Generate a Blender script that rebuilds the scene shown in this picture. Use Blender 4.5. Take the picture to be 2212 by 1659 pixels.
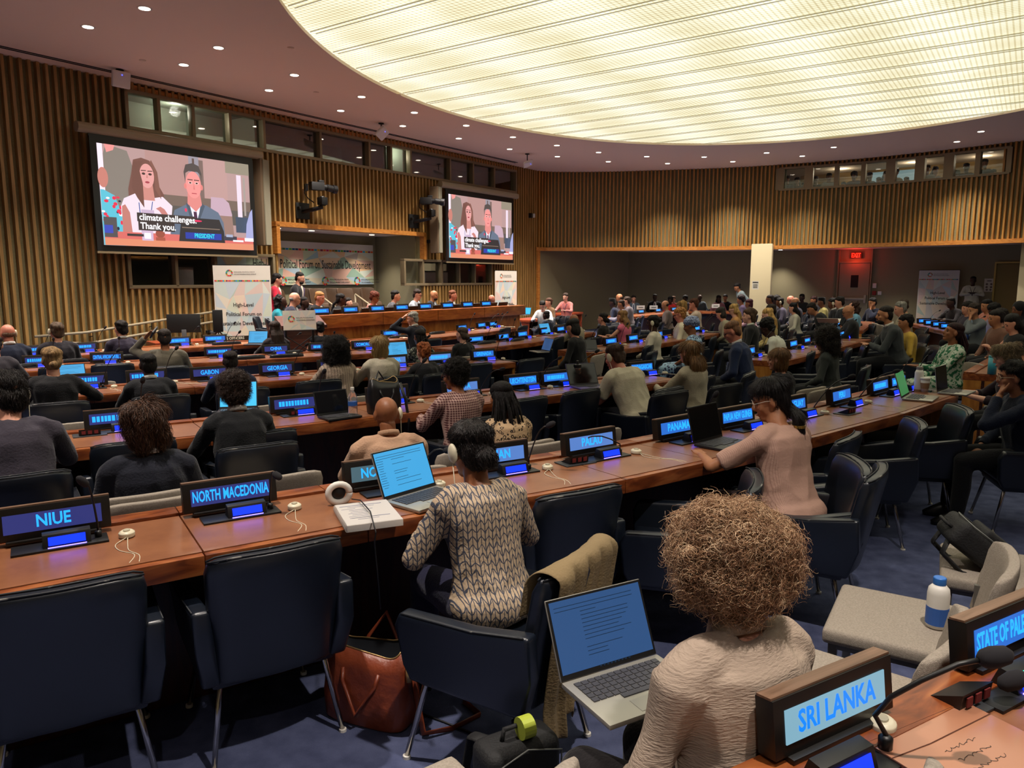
import bpy, bmesh, math, random
import numpy as np
from mathutils import Vector, Matrix, noise
PI=math.pi
random.seed(7); NR=np.random.RandomState(5)
C=bpy.context.scene
COL=C.collection
for o in list(bpy.data.objects): bpy.data.objects.remove(o)
# ---------------------------------------------------------------- camera
F=1600.0; CX=1106.0; CY=829.5; PITCH=math.radians(8.07); CH=1.7
cam=bpy.data.cameras.new('camera'); camo=bpy.data.objects.new('camera',cam); COL.objects.link(camo)
cam.sensor_width=36; cam.lens=36*F/2212; cam.clip_start=.05; cam.clip_end=200
camo.location=(0,0,CH); camo.rotation_euler=(PI/2-PITCH,0,0); C.camera=camo
C.view_settings.view_transform='Standard'; C.view_settings.look='None'; C.view_settings.gamma=1
C.view_settings.exposure=1.95; C.view_settings.use_curve_mapping=False
w=bpy.data.worlds.new('world'); C.world=w; w.use_nodes=True
w.node_tree.nodes['Background'].inputs[0].default_value=(.05,.045,.04,1); w.node_tree.nodes['Background'].inputs[1].default_value=.3
LUM=.30     # luminous ceiling radiance
EMK=.355      # keeps screens and signs at their brightness for this exposure
SPOT=170.0    # downlight watts
# ---------------------------------------------------------------- helpers
def hx(s,k=1.0):
    s=s.lstrip('#'); o=[]
    for i in (0,2,4):
        c=int(s[i:i+2],16)/255; o.append(k*(c/12.92 if c<=.04045 else ((c+.055)/1.055)**2.4))
    return (*o,1)
MATS={}
def nt(name):
    m=bpy.data.materials.new(name); m.use_nodes=True
    t=m.node_tree; b=t.nodes['Principled BSDF']
    return m,t,b
def node(t,typ,**kw):
    n=t.nodes.new(typ)
    for k,v in kw.items():
        if k.startswith('i_'):
            key=k[2:]; key=int(key) if key.isdigit() else key.replace('_',' ')
            n.inputs[key].default_value=v
        else: setattr(n,k,v)
    return n
def mat(name,col,rough=.6,metal=0,spec=.5,emit=None,es=1,var=.0,vs=8,bump=0,bs=40,stretch=(1,1,1),col2=None,sheen=0,coat=0,thr=(.35,.65)):
    if name in MATS: return MATS[name]
    m,t,b=nt(name); c=hx(col) if isinstance(col,str) else col
    b.inputs['Base Color'].default_value=c; b.inputs['Roughness'].default_value=rough; b.inputs['Metallic'].default_value=metal
    b.inputs['Specular IOR Level'].default_value=spec
    if sheen: b.inputs['Sheen Weight'].default_value=sheen
    if coat: b.inputs['Coat Weight'].default_value=coat; b.inputs['Coat Roughness'].default_value=.15
    if emit: b.inputs['Emission Color'].default_value=hx(emit) if isinstance(emit,str) else emit; b.inputs['Emission Strength'].default_value=es
    L=t.links
    if var or col2 or bump:
        tc=node(t,'ShaderNodeTexCoord'); mp=node(t,'ShaderNodeMapping'); mp.inputs['Scale'].default_value=stretch
        L.new(tc.outputs['Object'],mp.inputs[0])
    if var or col2:
        n=node(t,'ShaderNodeTexNoise'); n.inputs['Scale'].default_value=vs; n.inputs['Detail'].default_value=5
        L.new(mp.outputs[0],n.inputs['Vector'])
        r=node(t,'ShaderNodeValToRGB'); L.new(n.outputs[0],r.inputs[0])
        r.color_ramp.elements[0].position=thr[0]; r.color_ramp.elements[1].position=thr[1]
        if col2: a,bb=c,hx(col2)
        else: a=tuple(x*(1-var) for x in c[:3])+(1,); bb=tuple(min(1,x*(1+var)) for x in c[:3])+(1,)
        r.color_ramp.elements[0].color=a; r.color_ramp.elements[1].color=bb
        L.new(r.outputs[0],b.inputs['Base Color'])
    if bump:
        n2=node(t,'ShaderNodeTexNoise'); n2.inputs['Scale'].default_value=bs; n2.inputs['Detail'].default_value=3
        L.new(mp.outputs[0],n2.inputs['Vector'])
        bp=node(t,'ShaderNodeBump'); bp.inputs['Strength'].default_value=bump; bp.inputs['Distance'].default_value=.01
        L.new(n2.outputs[0],bp.inputs['Height']); L.new(bp.outputs[0],b.inputs['Normal'])
    MATS[name]=m; return m
def emis(name,col,s=1):
    if name in MATS: return MATS[name]
    return mat(name,'#050505',rough=.4,emit=col,es=s*EMK)
def wood(name,c1,c2,c3,scale=3.0,stretch=(1,14,14),rough=.35,bandx=True):
    if name in MATS: return MATS[name]
    m,t,b=nt(name); L=t.links
    tc=node(t,'ShaderNodeTexCoord'); mp=node(t,'ShaderNodeMapping'); mp.inputs['Scale'].default_value=stretch
    L.new(tc.outputs['Object'],mp.inputs[0])
    n=node(t,'ShaderNodeTexNoise'); n.inputs['Scale'].default_value=scale; n.inputs['Detail'].default_value=8; n.inputs['Distortion'].default_value=1.4
    L.new(mp.outputs[0],n.inputs['Vector'])
    r=node(t,'ShaderNodeValToRGB'); cr=r.color_ramp
    cr.elements[0].position=.32; cr.elements[0].color=hx(c1); cr.elements[1].position=.68; cr.elements[1].color=hx(c3)
    e=cr.elements.new(.5); e.color=hx(c2)
    L.new(n.outputs[0],r.inputs[0]); L.new(r.outputs[0],b.inputs['Base Color'])
    b.inputs['Roughness'].default_value=rough
    bp=node(t,'ShaderNodeBump'); bp.inputs['Strength'].default_value=.08; L.new(n.outputs[0],bp.inputs['Height']); L.new(bp.outputs[0],b.inputs['Normal'])
    MATS[name]=m; return m
class MB:
    def __init__(s): s.v=[]; s.f=[]; s.mi=[]
    def add(s,vs,fs,M=None,mi=0):
        n=len(s.v)
        s.v+= [tuple(M@Vector(p)) for p in vs] if M is not None else [tuple(p) for p in vs]
        s.f+=[tuple(i+n for i in f) for f in fs]; s.mi+=[mi]*len(fs); return s
    def box(s,c,d,M=None,mi=0,taper=1.0):
        x,y,z=d[0]/2,d[1]/2,d[2]/2
        vs=[(c[0]+a*x*(taper if k>0 else 1),c[1]+b*y*(taper if k>0 else 1),c[2]+k*z) for k in (-1,1) for a,b in ((-1,-1),(1,-1),(1,1),(-1,1))]
        return s.add(vs,[(3,2,1,0),(4,5,6,7),(0,1,5,4),(1,2,6,5),(2,3,7,6),(3,0,4,7)],M,mi)
    def prism(s,poly,z0,z1,M=None,mi=0):
        n=len(poly)
        vs=[(p[0],p[1],z0) for p in poly]+[(p[0],p[1],z1) for p in poly]
        fs=[tuple(range(n-1,-1,-1)),tuple(range(n,2*n))]+[(i,(i+1)%n,n+(i+1)%n,n+i) for i in range(n)]
        return s.add(vs,fs,M,mi)
    def tube(s,pts,r,n=8,M=None,mi=0,fl=1.0,cap=True):
        pts=[Vector(p) for p in pts]; k=len(pts)
        if not hasattr(r,'__len__'): r=[r]*k
        up=None; vs=[]; fs=[]
        for i,p in enumerate(pts):
            t=(pts[min(i+1,k-1)]-pts[max(i-1,0)])
            t=t.normalized() if t.length>1e-9 else Vector((0,0,1))
            if up is None: up=Vector((0,0,1)) if abs(t.z)<.9 else Vector((0,1,0))
            a=t.cross(up); 
            if a.length<1e-5: a=t.cross(Vector((1,0,.3)))
            a.normalize(); b=a.cross(t).normalized(); up=b
            ri=r[i]; ra,rb=(ri if hasattr(ri,'__len__') else (ri,ri*fl))
            for j in range(n):
                q=2*PI*j/n; vs.append(p+a*ra*math.cos(q)+b*rb*math.sin(q))
        for i in range(k-1):
            for j in range(n): fs.append((i*n+j,i*n+(j+1)%n,(i+1)*n+(j+1)%n,(i+1)*n+j))
        if cap: fs+=[tuple(range(n-1,-1,-1)),tuple(range((k-1)*n,k*n))]
        return s.add(vs,fs,M,mi)
    def rings(s,rs,n=20,M=None,mi=0):       # rs: (center,(rx,ry)[,tiltx])
        vs=[];fs=[]
        for c,(a,b) in rs:
            for j in range(n):
                q=2*PI*j/n; vs.append((c[0]+a*math.cos(q),c[1]+b*math.sin(q),c[2]))
        for i in range(len(rs)-1):
            for j in range(n): fs.append((i*n+j,i*n+(j+1)%n,(i+1)*n+(j+1)%n,(i+1)*n+j))
        fs+=[tuple(range(n-1,-1,-1)),tuple(range((len(rs)-1)*n,len(rs)*n))]
        return s.add(vs,fs,M,mi)
    def lathe(s,prof,n=20,M=None,mi=0): return s.rings([((0,0,z),(r,r)) for r,z in prof],n,M,mi)
    def ball(s,c,r,nu=14,nv=9,M=None,mi=0,R=None):
        if not hasattr(r,'__len__'): r=(r,r,r)
        vs=[];fs=[]
        for i in range(1,nv):
            th=PI*i/nv
            for j in range(nu):
                q=2*PI*j/nu; p=Vector((r[0]*math.sin(th)*math.cos(q),r[1]*math.sin(th)*math.sin(q),-r[2]*math.cos(th)))
                if R: p=R@p
                vs.append((c[0]+p.x,c[1]+p.y,c[2]+p.z))
        a=Vector((0,0,-r[2])); b=Vector((0,0,r[2]))
        if R: a=R@a;b=R@b
        vs+=[(c[0]+a.x,c[1]+a.y,c[2]+a.z),(c[0]+b.x,c[1]+b.y,c[2]+b.z)]; m=len(vs)
        for i in range(nv-2):
            for j in range(nu): fs.append((i*nu+j,i*nu+(j+1)%nu,(i+1)*nu+(j+1)%nu,(i+1)*nu+j))
        for j in range(nu):
            fs.append((m-2,(j+1)%nu,j)); fs.append((m-1,(nv-2)*nu+j,(nv-2)*nu+(j+1)%nu))
        return s.add(vs,fs,M,mi)
    def slab(s,fn,nu,nv,th,M=None,mi=0):    # fn(u,v)->(front point, back point)
        vs=[];fs=[]
        for i in range(nu+1):
            for j in range(nv+1):
                a,b=fn(i/nu,j/nv,th); vs+=[a,b]
        I=lambda i,j,k:(i*(nv+1)+j)*2+k
        for i in range(nu):
            for j in range(nv):
                fs.append((I(i,j,0),I(i+1,j,0),I(i+1,j+1,0),I(i,j+1,0))); fs.append((I(i,j,1),I(i,j+1,1),I(i+1,j+1,1),I(i+1,j,1)))
        for i in range(nu):
            fs.append((I(i,0,0),I(i,0,1),I(i+1,0,1),I(i+1,0,0))); fs.append((I(i,nv,0),I(i+1,nv,0),I(i+1,nv,1),I(i,nv,1)))
        for j in range(nv):
            fs.append((I(0,j,0),I(0,j+1,0),I(0,j+1,1),I(0,j,1))); fs.append((I(nu,j,0),I(nu,j,1),I(nu,j+1,1),I(nu,j+1,0)))
        return s.add(vs,fs,M,mi)
    def mesh(s,name,smooth=False,bevel=0,seg=2,fix=True):
        me=bpy.data.meshes.new(name); me.from_pydata(s.v,[],s.f)
        if any(s.mi): me.polygons.foreach_set('material_index',s.mi)
        if bevel or fix:
            b=bmesh.new(); b.from_mesh(me)
            if bevel:
                es=[e for e in b.edges if len(e.link_faces)==2 and e.calc_face_angle(0)>.6]
                bmesh.ops.bevel(b,geom=es,offset=bevel,segments=seg,profile=.6,affect='EDGES',clamp_overlap=True)
            bmesh.ops.recalc_face_normals(b,faces=b.faces); b.to_mesh(me); b.free()
        if smooth: me.shade_smooth()
        elif bevel: me.shade_smooth(); sharp(me)
        me.update(); return me
    def build(s,name,mats,parent=None,loc=None,rz=0,**kw):
        return link(name,s.mesh(name,**kw),mats,parent,loc,rz)
def sharp(me,ang=.7):
    me.set_sharp_from_angle(angle=ang)
def link(name,me,mats,parent=None,loc=None,rz=0,own=False):
    o=bpy.data.objects.new(name,me); COL.objects.link(o)
    if mats:
        if not isinstance(mats,(list,tuple)): mats=[mats]
        if own or (me.materials and len(me.materials)>0):
            while len(me.materials)<len(mats): me.materials.append(None)
            for i,m in enumerate(mats): o.material_slots[i].link='OBJECT'; o.material_slots[i].material=m
        else:
            for m in mats: me.materials.append(m)
    if parent: o.parent=parent
    if loc is not None: o.location=loc
    if rz: o.rotation_euler=(0,0,rz)
    return o
def empty(name,loc=(0,0,0),rz=0,label=None,cat=None,group=None):
    o=bpy.data.objects.new(name,None); COL.objects.link(o); o.location=loc; o.rotation_euler=(0,0,rz); o.empty_display_size=.1
    return tag(o,label,cat,group)
def tag(o,label=None,cat=None,group=None,kind=None):
    if label: o['label']=label
    if cat: o['category']=cat
    if group: o['group']=group
    if kind: o['kind']=kind
    return o
def dup(root,loc=None,rz=None,label=None,group=None):
    r=root.copy(); COL.objects.link(r)
    if loc is not None: r.location=loc
    if rz is not None: r.rotation_euler=(0,0,rz)
    if label: r['label']=label
    if group: r['group']=group
    for ch in KIDS(root):
        c=ch.copy(); COL.objects.link(c); c.parent=r
        for g in KIDS(ch):
            d=g.copy(); COL.objects.link(d); d.parent=c
    return r
def KIDS(o): return [x for x in PK.get(o.name,[])] if o.name in PK else list(o.children)
PK={}
ORD=['zeroth','first','second','third','fourth','fifth','sixth','seventh','eighth','ninth','tenth','eleventh','twelfth','thirteenth','fourteenth','fifteenth','sixteenth','seventeenth','eighteenth','nineteenth','twentieth']
def ordn(i):
    if i<=20: return ORD[i]
    t={2:'twenty',3:'thirty',4:'forty',5:'fifty'}[i//10]
    return (t+'-'+ORD[i%10]) if i%10 else t.replace('y','ieth')
def txt(name,body,size,m,parent=None,M=None,align='CENTER',sx=1.0,ext=.0004,bold=.0):
    cu=bpy.data.curves.new(name,'FONT'); cu.body=body; cu.size=size; cu.align_x=align; cu.align_y='CENTER'; cu.extrude=ext; cu.offset=bold; cu.resolution_u=2
    o=bpy.data.objects.new('tmp',cu); COL.objects.link(o)
    me=bpy.data.meshes.new_from_object(o.evaluated_get(bpy.context.evaluated_depsgraph_get())); bpy.data.objects.remove(o); bpy.data.curves.remove(cu)
    me.name=name
    T=Matrix.Scale(sx,4,(1,0,0))
    me.transform((M if M is not None else Matrix()) @ T); me.materials.clear()
    return link(name,me,m,parent)
# floor falls gently towards the podium; everything stands on it
def zf(x,y):
    s=-.45*x+.89*y
    return -.014*min(max(s-2.7,0),7.0)
SP,CP=math.sin(PITCH),math.cos(PITCH)
def ray(u,v):
    a=u-CX; b=CY-v
    return Vector((a,F*CP+b*SP,b*CP-F*SP))/F
def at(u,v,h,flat=False):     # point where the sight line meets height h above the sloping floor
    r=ray(u,v); lo=.3; hi=None
    f=lambda k:(CH+r.z*k)-(0 if flat else zf(r.x*k,r.y*k))-h
    k=.3; s0=f(k)
    while k<60:
        k2=k*1.05+.02
        if f(k2)*s0<0: lo,hi=k,k2; break
        k=k2
    if hi is None: lo=hi=25
    for _ in range(40):
        mid=(lo+hi)/2
        if f(mid)*s0<0: hi=mid
        else: lo=mid
    return Vector((r.x*lo,r.y*lo,CH+r.z*lo))
def atd(u,v,d): 
    r=ray(u,v); k=d/r.y; return Vector((r.x*k,d,CH+r.z*k))
W0=Vector((-7.8,11.85,0)); WD=Vector((.572,.820,0)).normalized(); WN=Vector((.820,-.572,0)).normalized()
WANG=math.atan2(WD.y,WD.x)
def wp(t,off,z): p=W0+WD*t+WN*off; return Vector((p.x,p.y,z))
WM=Matrix(((WD.x,WN.x,0,W0.x),(WD.y,WN.y,0,W0.y),(0,0,1,0),(0,0,0,1)))   # (t,off,z)->world (mirrored frame)
H=5.08
# ================================================================= SETTING
M_carpet=mat('carpet_blue','#434966',rough=.95,spec=.1,col2='#5c6384',vs=9,thr=(.3,.7),bump=.5,bs=260)
M_ceil=mat('ceiling_paint','#ecd6be',rough=.9,spec=.1)
M_tan=mat('fabric_tan','#8b8260',rough=.95,spec=.1,var=.08,vs=30,bump=.1,bs=300)
M_slat=wood('slat_wood','#8a6a3c','#a07a44','#b28c54',scale=2,stretch=(9,9,.6),rough=.45)
M_orange=wood('trim_wood','#a8662a','#bd7a35','#c98a42',scale=2,stretch=(3,3,8),rough=.4)
M_grey=mat('wall_paint_greige','#8c8468',rough=.9,spec=.15)
M_dgrey=mat('wall_paint_dark','#544c3f',rough=.9,spec=.15)
M_frame=mat('window_frame_bronze','#8a7a5e',rough=.45,metal=.3)
M_dark=mat('dark_interior','#15130f',rough=.9)
M_black=mat('black_plastic','#0c0c0e',rough=.45)
M_beige=mat('beige_metal','#9a8d74',rough=.5)
M_white=mat('white_plastic','#d8d4cc',rough=.45)
M_chrome=mat('chrome','#b9b4ae',rough=.18,metal=1)
def glassmat(nm,k):
    m,t,b=nt(nm); L=t.links
    t.nodes.remove(b); tr=node(t,'ShaderNodeBsdfTransparent'); tr.inputs[0].default_value=(.93,.96,.95,1)
    g=node(t,'ShaderNodeBsdfGlossy'); g.inputs['Roughness'].default_value=.03
    mx=node(t,'ShaderNodeMixShader'); mx.inputs[0].default_value=k
    L.new(tr.outputs[0],mx.inputs[1]); L.new(g.outputs[0],mx.inputs[2]); L.new(mx.outputs[0],t.nodes['Material Output'].inputs[0]); return m
M_glass=glassmat('window_glass',.13); M_glassg=glassmat('gallery_glass',.035)
def S(mb,name,m,**kw): o=mb.build(name,m,**kw); o['kind']='structure'; return o
# floor
mb=MB(); xs=[-18+1.0*i for i in range(41)]; ys=[-5+1.0*i for i in range(40)]
vs=[(x,y,zf(x,y)) for x in xs for y in ys]; ny=len(ys)
mb.add(vs,[(i*ny+j,(i+1)*ny+j,(i+1)*ny+j+1,i*ny+j+1) for i in range(len(xs)-1) for j in range(ny-1)])
S(mb,'floor',M_carpet,fix=False,smooth=True)
# ceiling with the oval opening
EC=Vector((4.145,11.04)); EA,EB,ET=6.96,8.60,math.radians(-10.95)
def ell(q,k=1.0):
    a,b=EA*k*math.cos(q),EB*k*math.sin(q); return (EC.x+a*math.cos(ET)-b*math.sin(ET),EC.y+a*math.sin(ET)+b*math.cos(ET))
mb=MB(); N_=144; X0,X1,Y0,Y1=-17,19,-5,31
inn=[ell(2*PI*i/N_) for i in range(N_)]; out=[]
for x,y in inn:
    d=Vector((x-EC.x,y-EC.y)); ks=[]
    if d.x>1e-6: ks.append((X1-EC.x)/d.x)
    if d.x<-1e-6: ks.append((X0-EC.x)/d.x)
    if d.y>1e-6: ks.append((Y1-EC.y)/d.y)
    if d.y<-1e-6: ks.append((Y0-EC.y)/d.y)
    k=min(ks); out.append((EC.x+d.x*k,EC.y+d.y*k))
vs=[(x,y,H) for x,y in inn]+[(x,y,H) for x,y in out]+[(x,y,H+.32) for x,y in inn]
mb.add(vs,[(i,(i+1)%N_,N_+(i+1)%N_,N_+i) for i in range(N_)]+[(i,2*N_+i,2*N_+(i+1)%N_,(i+1)%N_) for i in range(N_)])
S(mb,'ceiling',M_ceil,fix=False)
# luminous lattice
def lummat():
    m,t,b=nt('luminous_lattice'); L=t.links
    tc=node(t,'ShaderNodeTexCoord'); mp=node(t,'ShaderNodeMapping'); mp.inputs['Rotation'].default_value=(0,0,math.radians(34.9))
    L.new(tc.outputs['Object'],mp.inputs[0])
    sp=node(t,'ShaderNodeSeparateXYZ'); L.new(mp.outputs[0],sp.inputs[0])
    def M2(op,a,bv,c=None):
        n=node(t,'ShaderNodeMath',operation=op)
        for i,x in enumerate((a,bv,c)):
            if x is None: continue
            if isinstance(x,(int,float)): n.inputs[i].default_value=x
            else: L.new(x,n.inputs[i])
        return n.outputs[0]
    def cells(o,p,w,lo):   # dark line of width w every p
        f=M2('FRACT',M2('DIVIDE',o,p),0); return M2('ADD',M2('MULTIPLY',M2('GREATER_THAN',f,w),1-lo),lo)
    x,y=sp.outputs[0],sp.outputs[1]
    g=M2('MULTIPLY',cells(x,.075,.3,.78),cells(y,.075,.3,.78))
    # tubes lie behind the lattice, across the ribs: soft bands
    nz=node(t,'ShaderNodeTexNoise'); nz.inputs['Scale'].default_value=.8; nz.inputs['Detail'].default_value=1; L.new(mp.outputs[0],nz.inputs['Vector'])
    wob=M2('MULTIPLY',nz.outputs[0],1.6)
    b1=M2('SINE',M2('MULTIPLY',M2('ADD',x,wob),2*PI/1.9),0)
    b2=M2('SINE',M2('MULTIPLY',y,2*PI/.82),0)
    g=M2('MULTIPLY',g,M2('ADD',M2('MULTIPLY',b1,.09),.91)); g=M2('MULTIPLY',g,M2('ADD',M2('MULTIPLY',b2,.05),.95))
    cr=node(t,'ShaderNodeValToRGB'); cr.color_ramp.elements[0].color=hx('#b9a878'); cr.color_ramp.elements[1].color=hx('#fffdf0'); cr.color_ramp.elements[0].position=.45; cr.color_ramp.elements[1].position=.98
    e=cr.color_ramp.elements.new(.72); e.color=hx('#ece6c0')
    L.new(g,cr.inputs[0]); L.new(cr.outputs[0],b.inputs['Emission Color']); b.inputs['Emission Strength'].default_value=LUM
    b.inputs['Base Color'].default_value=(.3,.3,.25,1)
    return m
o=empty('luminous_ceiling',(EC.x,EC.y,H),0,'huge oval cream luminous lattice ceiling panel over the hall','ceiling light')
mb=MB(); mb.add([(ell(2*PI*i/N_,1.003)[0]-EC.x,ell(2*PI*i/N_,1.003)[1]-EC.y,.05) for i in range(N_)],[tuple(range(N_-1,-1,-1))])
mb.build('lattice_panel',lummat(),o,fix=False)
M_rib=mat('rib_metal','#f2edd0',rough=.5)
mb=MB(); nx,nyv=math.cos(math.radians(-34.9)),math.sin(math.radians(-34.9))
k=-9.0
while k<9:
    px,py=-nyv*k,nx*k
    # chord of the ellipse
    c,s_=math.cos(-ET),math.sin(-ET); q=lambda X,Y:((X*c-Y*s_)/EA,(X*s_+Y*c)/EB)
    a0,b0=q(px,py); a1,b1=q(nx,nyv); A=a1*a1+b1*b1; B=2*(a0*a1+b0*b1); D=B*B-4*A*(a0*a0+b0*b0-1)
    if D>0:
        r1,r2=(-B-math.sqrt(D))/2/A,(-B+math.sqrt(D))/2/A
        for dk,hh in ((0,.014),(.1,.01)):
            ox,oy=px-nyv*dk,py+nx*dk
            mb.box(((r1+r2)/2,0,0),(r2-r1-.12,.012,hh),M=Matrix.Translation((ox,oy,.035))@Matrix.Rotation(math.radians(-34.9),4,'Z'))
    k+=.82
mb.build('rib',M_rib,o)
# ---- walls.  front wall in (t,z), openings cut out
WT0,WT1=-9.0,14.9
OPEN=[(1.84,13.75,4.28,4.94),(1.70,4.80,1.55,2.19),(8.45,12.5,1.53,2.2),(4.93,9.43,-1,2.84)]
def segs(t,extra=()):
    z=[(-.4,H)]
    for a,b,z0,z1 in OPEN:
        if a<t<b:
            n=[]
            for p,q in z:
                if z1<=p or z0>=q: n.append((p,q)); continue
                if z0>p: n.append((p,z0))
                if z1<q: n.append((z1,q))
            z=n
    return z
mb=MB(); cuts=sorted({WT0,WT1}|{a for o_ in OPEN for a in o_[:2]})
for a,b in zip(cuts[:-1],cuts[1:]):
    for p,q in segs((a+b)/2): mb.box(((a+b)/2,-.06,(p+q)/2),(b-a,.12,q-p),M=WM)
S(mb,'wall_front',M_tan)
mb=MB(); t=WT0
while t<WT1:
    for p,q in segs(t): 
        if q-p>.05: mb.box((t,.045,(p+q)/2),(.045,.09,q-p-.01),M=WM)
    t+=.125
S(mb,'trim_1',M_slat)
def Mrow(pts,z0,z1,off,w,pitch,depth):   # slats along a polyline, facing the room (right-hand side)
    mb=MB(); L=0
    for (x0,y0),(x1,y1) in zip(pts[:-1],pts[1:]):
        d=Vector((x1-x0,y1-y0)); n=d.length; d/=n; nn=Vector((d.y,-d.x)); s=(-L)%pitch; a=math.atan2(d.y,d.x)
        while s<n:
            p=Vector((x0,y0))+d*s+nn*off
            g=zs(p) if callable(z1) else [(z0,z1)]
            for q0,q1 in g: mb.box((0,0,0),(w,depth,q1-q0),M=Matrix.Translation((p.x,p.y,(q0+q1)/2))@Matrix.Rotation(a,4,'Z'))
            s+=pitch
        L+=n
    return mb
def arc(pts,n=6):     # Catmull-Rom
    o=[]
    P=[Vector(p) for p in pts]; P=[P[0]*2-P[1]]+P+[P[-1]*2-P[-2]]
    for i in range(1,len(P)-2):
        for k in range(n):
            t=k/n; a,b,c,d=P[i-1:i+3]
            q=.5*((2*b)+(c-a)*t+(2*a-5*b+4*c-d)*t*t+(3*b-a-3*c+d)*t**3); o.append((q.x,q.y))
    o.append(tuple(pts[-1])); return o
WE=wp(WT1,0,0)
BACK=arc([(WE.x,WE.y),(1.35,24.35),(3.0,24.30),(5.0,23.9),(7.3,23.2),(9.9,21.75),(11.5,20.3),(12.9,18.6),(14.3,16.0),(15.0,13.0),(15.2,9.0),(15.2,4.0)],6)
SOF=2.70
GAL=(8.15,12.35)   # gallery window along x
def galz(p): return GAL[0]<p.x<GAL[1] and p.y>17
mb=MB()
for (x0,y0),(x1,y1) in zip(BACK[:-1],BACK[1:]):
    d=Vector((x1-x0,y1-y0)); n=d.length; a=math.atan2(d.y,d.x)
    zz=[(SOF,4.32),(4.98,H)] if galz(Vector(((x0+x1)/2,(y0+y1)/2))) else [(SOF,H)]
    for z0,z1 in zz: mb.box((n/2,.07,0),(n+.01,.12,z1-z0),M=Matrix.Translation((x0,y0,(z0+z1)/2))@Matrix.Rotation(a,4,'Z'))
S(mb,'wall_back',M_tan)
zs=lambda p:[(SOF,4.32),(4.98,H)] if galz(p) else [(SOF,H)]
S(Mrow(BACK,SOF,zs,.04,.045,.118,.08),'trim_2',wood('slat_wood_warm','#8f5f28','#a9752f','#bb8844',scale=2,stretch=(9,9,.6),rough=.45))
mb=MB()
for (x0,y0),(x1,y1) in zip(BACK[:-1],BACK[1:]):
    d=Vector((x1-x0,y1-y0)); n=d.length; a=math.atan2(d.y,d.x)
    mb.box((n/2,0,0),(n+.02,.26,.11),M=Matrix.Translation((x0,y0,SOF-.05))@Matrix.Rotation(a,4,'Z'))
S(mb,'trim_3',M_orange)
# recess behind the hall: its floor, ceiling, far wall
CR=[(WE.x+.12,WE.y+.1),(4.5,29.0),(7.5,28.1),(11.4,26.3),(13.6,24.2),(15.6,21.9),(17.5,19.0),(18.3,15.0),(18.3,4.0)]
mb=MB()
for (x0,y0),(x1,y1) in zip(CR[:-1],CR[1:]):
    d=Vector((x1-x0,y1-y0)); n=d.length; a=math.atan2(d.y,d.x)
    mb.box((n/2,.06,0),(n+.1,.12,3.4),M=Matrix.Translation((x0,y0,1.3))@Matrix.Rotation(a,4,'Z'))
S(mb,'wall_recess',M_grey)
mb=MB(); poly=[(x,y) for x,y in BACK]+[(p[0]+.3,p[1]) for p in CR[::-1]]
mb.add([(x,y,2.72) for x,y in poly],[tuple(range(len(poly)))]); S(mb,'ceiling_recess',M_ceil,fix=False)
# post that ends the front wall
mb=MB(); mb.box((WT1+.05,-.02,1.15),(.16,.30,3.1),M=WM); S(mb,'trim_4',M_orange)
# column
cx=atd(1641,640,22.2)
mb=MB(); mb.box((0,0,1.2),(.58,.75,3.05),M=Matrix.Translation((cx.x+.12,cx.y+.3,0))@Matrix.Rotation(math.radians(-22),4,'Z')); S(mb,'wall_column',mat('column_paint','#b3a684',rough=.8),bevel=.01)
cx2=atd(2212,640,19.2)
mb=MB(); mb.box((0,0,1.2),(.5,.6,3.05),M=Matrix.Translation((cx2.x+.15,cx2.y,0))@Matrix.Rotation(math.radians(-40),4,'Z')); S(mb,'wall_pillar',mat('column_paint','#b3a684'),bevel=.01)
# closing walls out of view
mb=MB()
for (x0,y0),(x1,y1) in (((wp(WT0,0,0).x,wp(WT0,0,0).y),(-10.5,-4)),((-10.5,-4),(15.2,-4)),((15.2,-4),(18.3,4))):
    d=Vector((x1-x0,y1-y0)); n=d.length; mb.box((n/2,0,0),(n,.12,H+.4),M=Matrix.Translation((x0,y0,(H-.4)/2))@Matrix.Rotation(math.atan2(d.y,d.x),4,'Z'))
S(mb,'wall_rear',M_tan)
# slot diffuser along the front wall
mb=MB()
for off in (.42,.50): mb.box((2.0,off,H-.004),(22.4,.028,.012),M=WM)
S(mb,'trim_5',M_dark)
mb=MB(); mb.box((7.8,.02,4.99),(12.0,.10,.09),M=WM); S(mb,'trim_6',M_orange)
# ---- windows
def window(name,a,b,z0,z1,mull,label,booth=True,depth=1.4,bm=None,fw=.06):
    o=empty(name); o['kind']='structure'; tag(o,label,'window')
    mb=MB()
    for z in (z0,z1): mb.box(((a+b)/2,.04,z),(b-a+fw,.14,fw),M=WM)
    for t in [a]+mull+[b]: mb.box((t,.04,(z0+z1)/2),(fw,.14,z1-z0),M=WM)
    mb.build('window_frame',M_frame,o,bevel=.004)
    ts=[a]+mull+[b]
    for p,q in zip(ts[:-1],ts[1:]):
        g=MB(); g.box(((p+q)/2,.0,(z0+z1)/2),(q-p-fw,.006,z1-z0-fw),M=WM); g.build('pane',M_glass,o)
    return o
MU=[2.45,3.12,3.9,4.68,6.15,7.62,8.35,9.05,10.6,11.6,12.6]
window('window_1',1.87,13.72,4.3,4.92,MU,'long strip of booth windows high on the front wall')
window('window_2',1.72,4.78,1.56,2.18,[2.6,3.42],'low interpreter booth window under the large screen')
window('window_3',8.75,12.45,1.56,2.18,[9.45,10.2,10.95,11.65],'low interpreter booth window under the small screen')
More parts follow.
